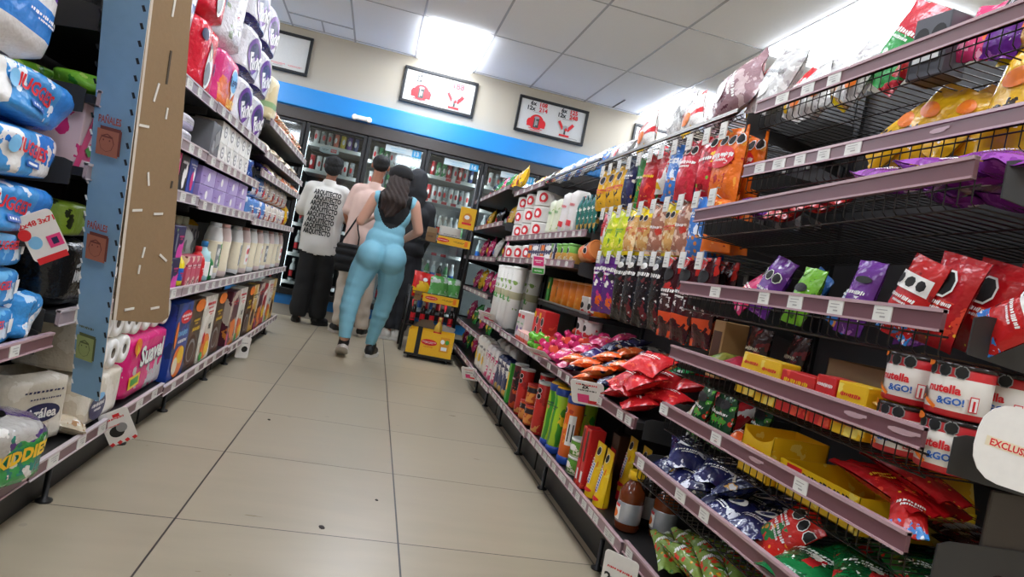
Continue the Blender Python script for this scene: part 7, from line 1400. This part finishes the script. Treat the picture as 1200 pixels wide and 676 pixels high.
# ------------------------------------------------------------------ black wire rack with yellow strips, and the yellow bin, at the end of the aisle
YS = mat('yellow_strip', '#f0b91f', .4)
t = thing('display_rack', 'black floor rack with yellow printed shelf strips beside the end of the snack run', 'display rack', (.592, 6.55, 0))
for sx in (-.21, .25):
    for sy in (-.19, .19):
        mb = MB(); mb.tube([(sx, sy, 0), (sx, sy, 1.75 if sx > 0 else .6)], .014, 8); mb.build('post', BLACKM, t)
for z, st in ((.26, 0), (.515, 1), (1.07, 1)):
    mb = MB(); mb.box((-.22, -.2, z-.025), (.255, .2, z-.012)); mb.tube([(-.21, -.195, z+.05), (.25, -.195, z+.05)], .004, 6); b = mb.build('rack_shelf', BLACKM, t)
    mb = MB(); a0 = -.09 if z < 1 else -.06
    if st:
        mb.box((a0, -.212, z-.03), (.25, -.204, z+.045), 0); mb.decals(lambda a, bb, o: (a, -.212-o, bb), [('e', -.01, z+.01, .06, .018, 1, 14), ('w', -.01, z+.01, .09, .012, 2, 3), ('w', .15, z+.01, .12, .016, 3, 4), ('r', .21, z+.01, .03, .05, 4)]); mb.build('yellow_strip', [YS, RED, WPRINT, BROWN, ORANGE], b)
        mb = MB(); mb.box((-.17, -.212, z-.03), (a0-.015, -.204, z+.055)); mb.decals(lambda a, bb, o: (a, -.212-o, bb), [('w', (a0-.2)/2, z+.02, .05, .03, 1, 5)]); mb.build('brown_strip', [mat('kraft_strip', '#7b5a33', .6), BROWN], b)
mb = MB(); mb.box((.10, -.215, 1.22), (.25, -.208, 1.42), 0); mb.decals(lambda a, bb, o: (a, -.215-o, bb), [('e', .175, 1.32, .045, .05, 1, 9), ('e', .17, 1.33, .025, .02, 2), ('r', .175, 1.27, .09, .02, 3)]); mb.build('yellow_flag', [YS, mat('orange_flag_print', '#d8842a', .5), WPRINT, RED], t)
GB = block('bottle_multipack', .20, .16, .235, pmat('green_bottle_film', '#5fa858', [('#8fc98a','noise',5,.5,0,.75), ('#c9d8cf','noise',6,.5,.72,1), ('#dfe9e2','noise',12,.66,0,1)], .12, .6), [], 'bottle pack', 40, e=3, lump=.07)
GB.place((.63, 6.48, .505), (0, 0, .1), 'clear bag of green bottles on the rack shelf, left one', 'bagged green bottles'); GB.place((.765, 6.53, .505), (0, 0, -.2), 'clear bag of green bottles on the rack shelf, right one', 'bagged green bottles')
RBG = bag('snack_bag', .19, .24, .07, foil('red_sunburst_foil', '#cf2420', [('#f2c021','noise',4,.5,.12,.62)], seed=66), [('e', .02, .17, .022, .018, W), ('e', 0, .09, .05, .035, Y, 9)], 'snack bag', 150)
RBG.place((.47, 6.43, .509), ((Matrix.Rotation(-.12, 4, 'X') @ Matrix.Rotation(.06, 4, 'Y')).to_euler()), 'red snack bag with a yellow sunburst on the left of the rack')
for k in range(5):
    o = BOTS['brown'].place((.45+.09*k, 6.46, .2495), (0, 0, .5*k), 'dark bottle on the lowest rack shelf, ' + ORD[k] + ' from the left post', 'dark bottles on the rack', .85)
mbx = carton('carton_box', .2, .14, .16, mat('white_carton', '#d9d6ce', .5), [('w', 0, .08, .12, .03, GR, 3)], 'box'); mbx.place((.66, 6.62, 1.0595), (0, 0, 0), 'white carton on the upper rack shelf behind the yellow strip')
carton('carton_box', .09, .12, .12, TAN, [('w', 0, .06, .06, .02, BR, 3)], 'box').place((.48, 6.52, 1.0595), (0, 0, 0), 'small kraft carton at the left of the upper rack shelf')
# the bin
t = thing('display_bin', 'yellow cardboard bin in a black wheeled frame on the floor at the aisle end', 'display bin', (.625, 6.06, 0), (0, 0, -.12))
mb = MB(); mb.box((-.20, -.15, .05), (.20, .15, .062)); 
for (a, b, c, d) in ((-.20, -.15, .20, -.144), (-.20, .144, .20, .15), (-.20, -.144, -.194, .144), (.194, -.144, .20, .144)): mb.box((a, b, .062), (c, d, .255), 0)
mb.decals(lambda a, b, o: (a, -.15-o, b), [('e', -.01, .165, .07, .028, 1, 16), ('w', -.01, .165, .11, .02, 2, 3), ('r', .125, .165, .08, .13, 3), ('e', .105, .19, .018, .02, 2), ('e', .145, .19, .018, .02, 4), ('r', .125, .13, .05, .03, 2), ('w', -.01, .125, .08, .012, 1, 5)])
mb.decals(lambda a, b, o: (-.2-o, -a, b), [('w', 0, .17, .12, .03, 1, 6)])
mb.build('carton_body', [YS, RED, WPRINT, mat('amber_print', '#e29a1c', .5), GREENP], t)
mb = MB(); mb.box((-.21, -.16, .03), (.21, .16, .05))
mb.box((-.125, -.158, .05), (-.085, -.151, .29)); mb.build('frame', BLACKM, t)
for sx in (-.17, .17):
    for sy in (-.12, .12):
        mb = MB(); mb.lathe([(.018, -.009), (.02, -.005), (.02, .005), (.018, .009)], 14, M=Matrix.Translation((sx, sy, .0205)) @ Matrix.Rotation(PI/2, 4, 'Y')); mb.build('wheel', DGREY, t)
for (p0, p1, p2, p3) in (((-.19, .14, .255), (.02, .14, .255), (-.02, .10, .34), (-.12, .10, .33)), ((.06, .14, .255), (.19, .14, .255), (.2, .22, .29), (.08, .2, .31))):
    mb = MB(); mb.add([p0, p1, p2, p3], [(0, 1, 2, 3)]); mb.add([Vector(p) + Vector((0, .004, 0)) for p in (p3, p2, p1, p0)], [(0, 1, 2, 3)]); mb.build('flap', mat('grey_flap', '#7d7568', .7), t)
SQ = bottle('sauce_bottle', .036, .26, mat('mustard_plastic', '#c9a63a', .3), 3, mat('mustard_cap', '#d8b95a', .4), [('e', 0, .09, .02, .03, R_)], 'sauce bottle'); SQ.place((.665, 6.08, .063+.06), (0, .05, 0), 'mustard yellow sauce bottle standing up out of the yellow bin')
bb = carton('carton_box', .34, .26, .058, mat('brown_inner', '#6b5338', .7), [], 'box'); bb.place((.625, 6.06, .0635), (0, 0, -.12), 'flat brown carton lying inside the yellow bin')

for p in ALLP:
    if not p.used:
        for o in list(p.parts) + [p.root]: bpy.data.objects.remove(o)
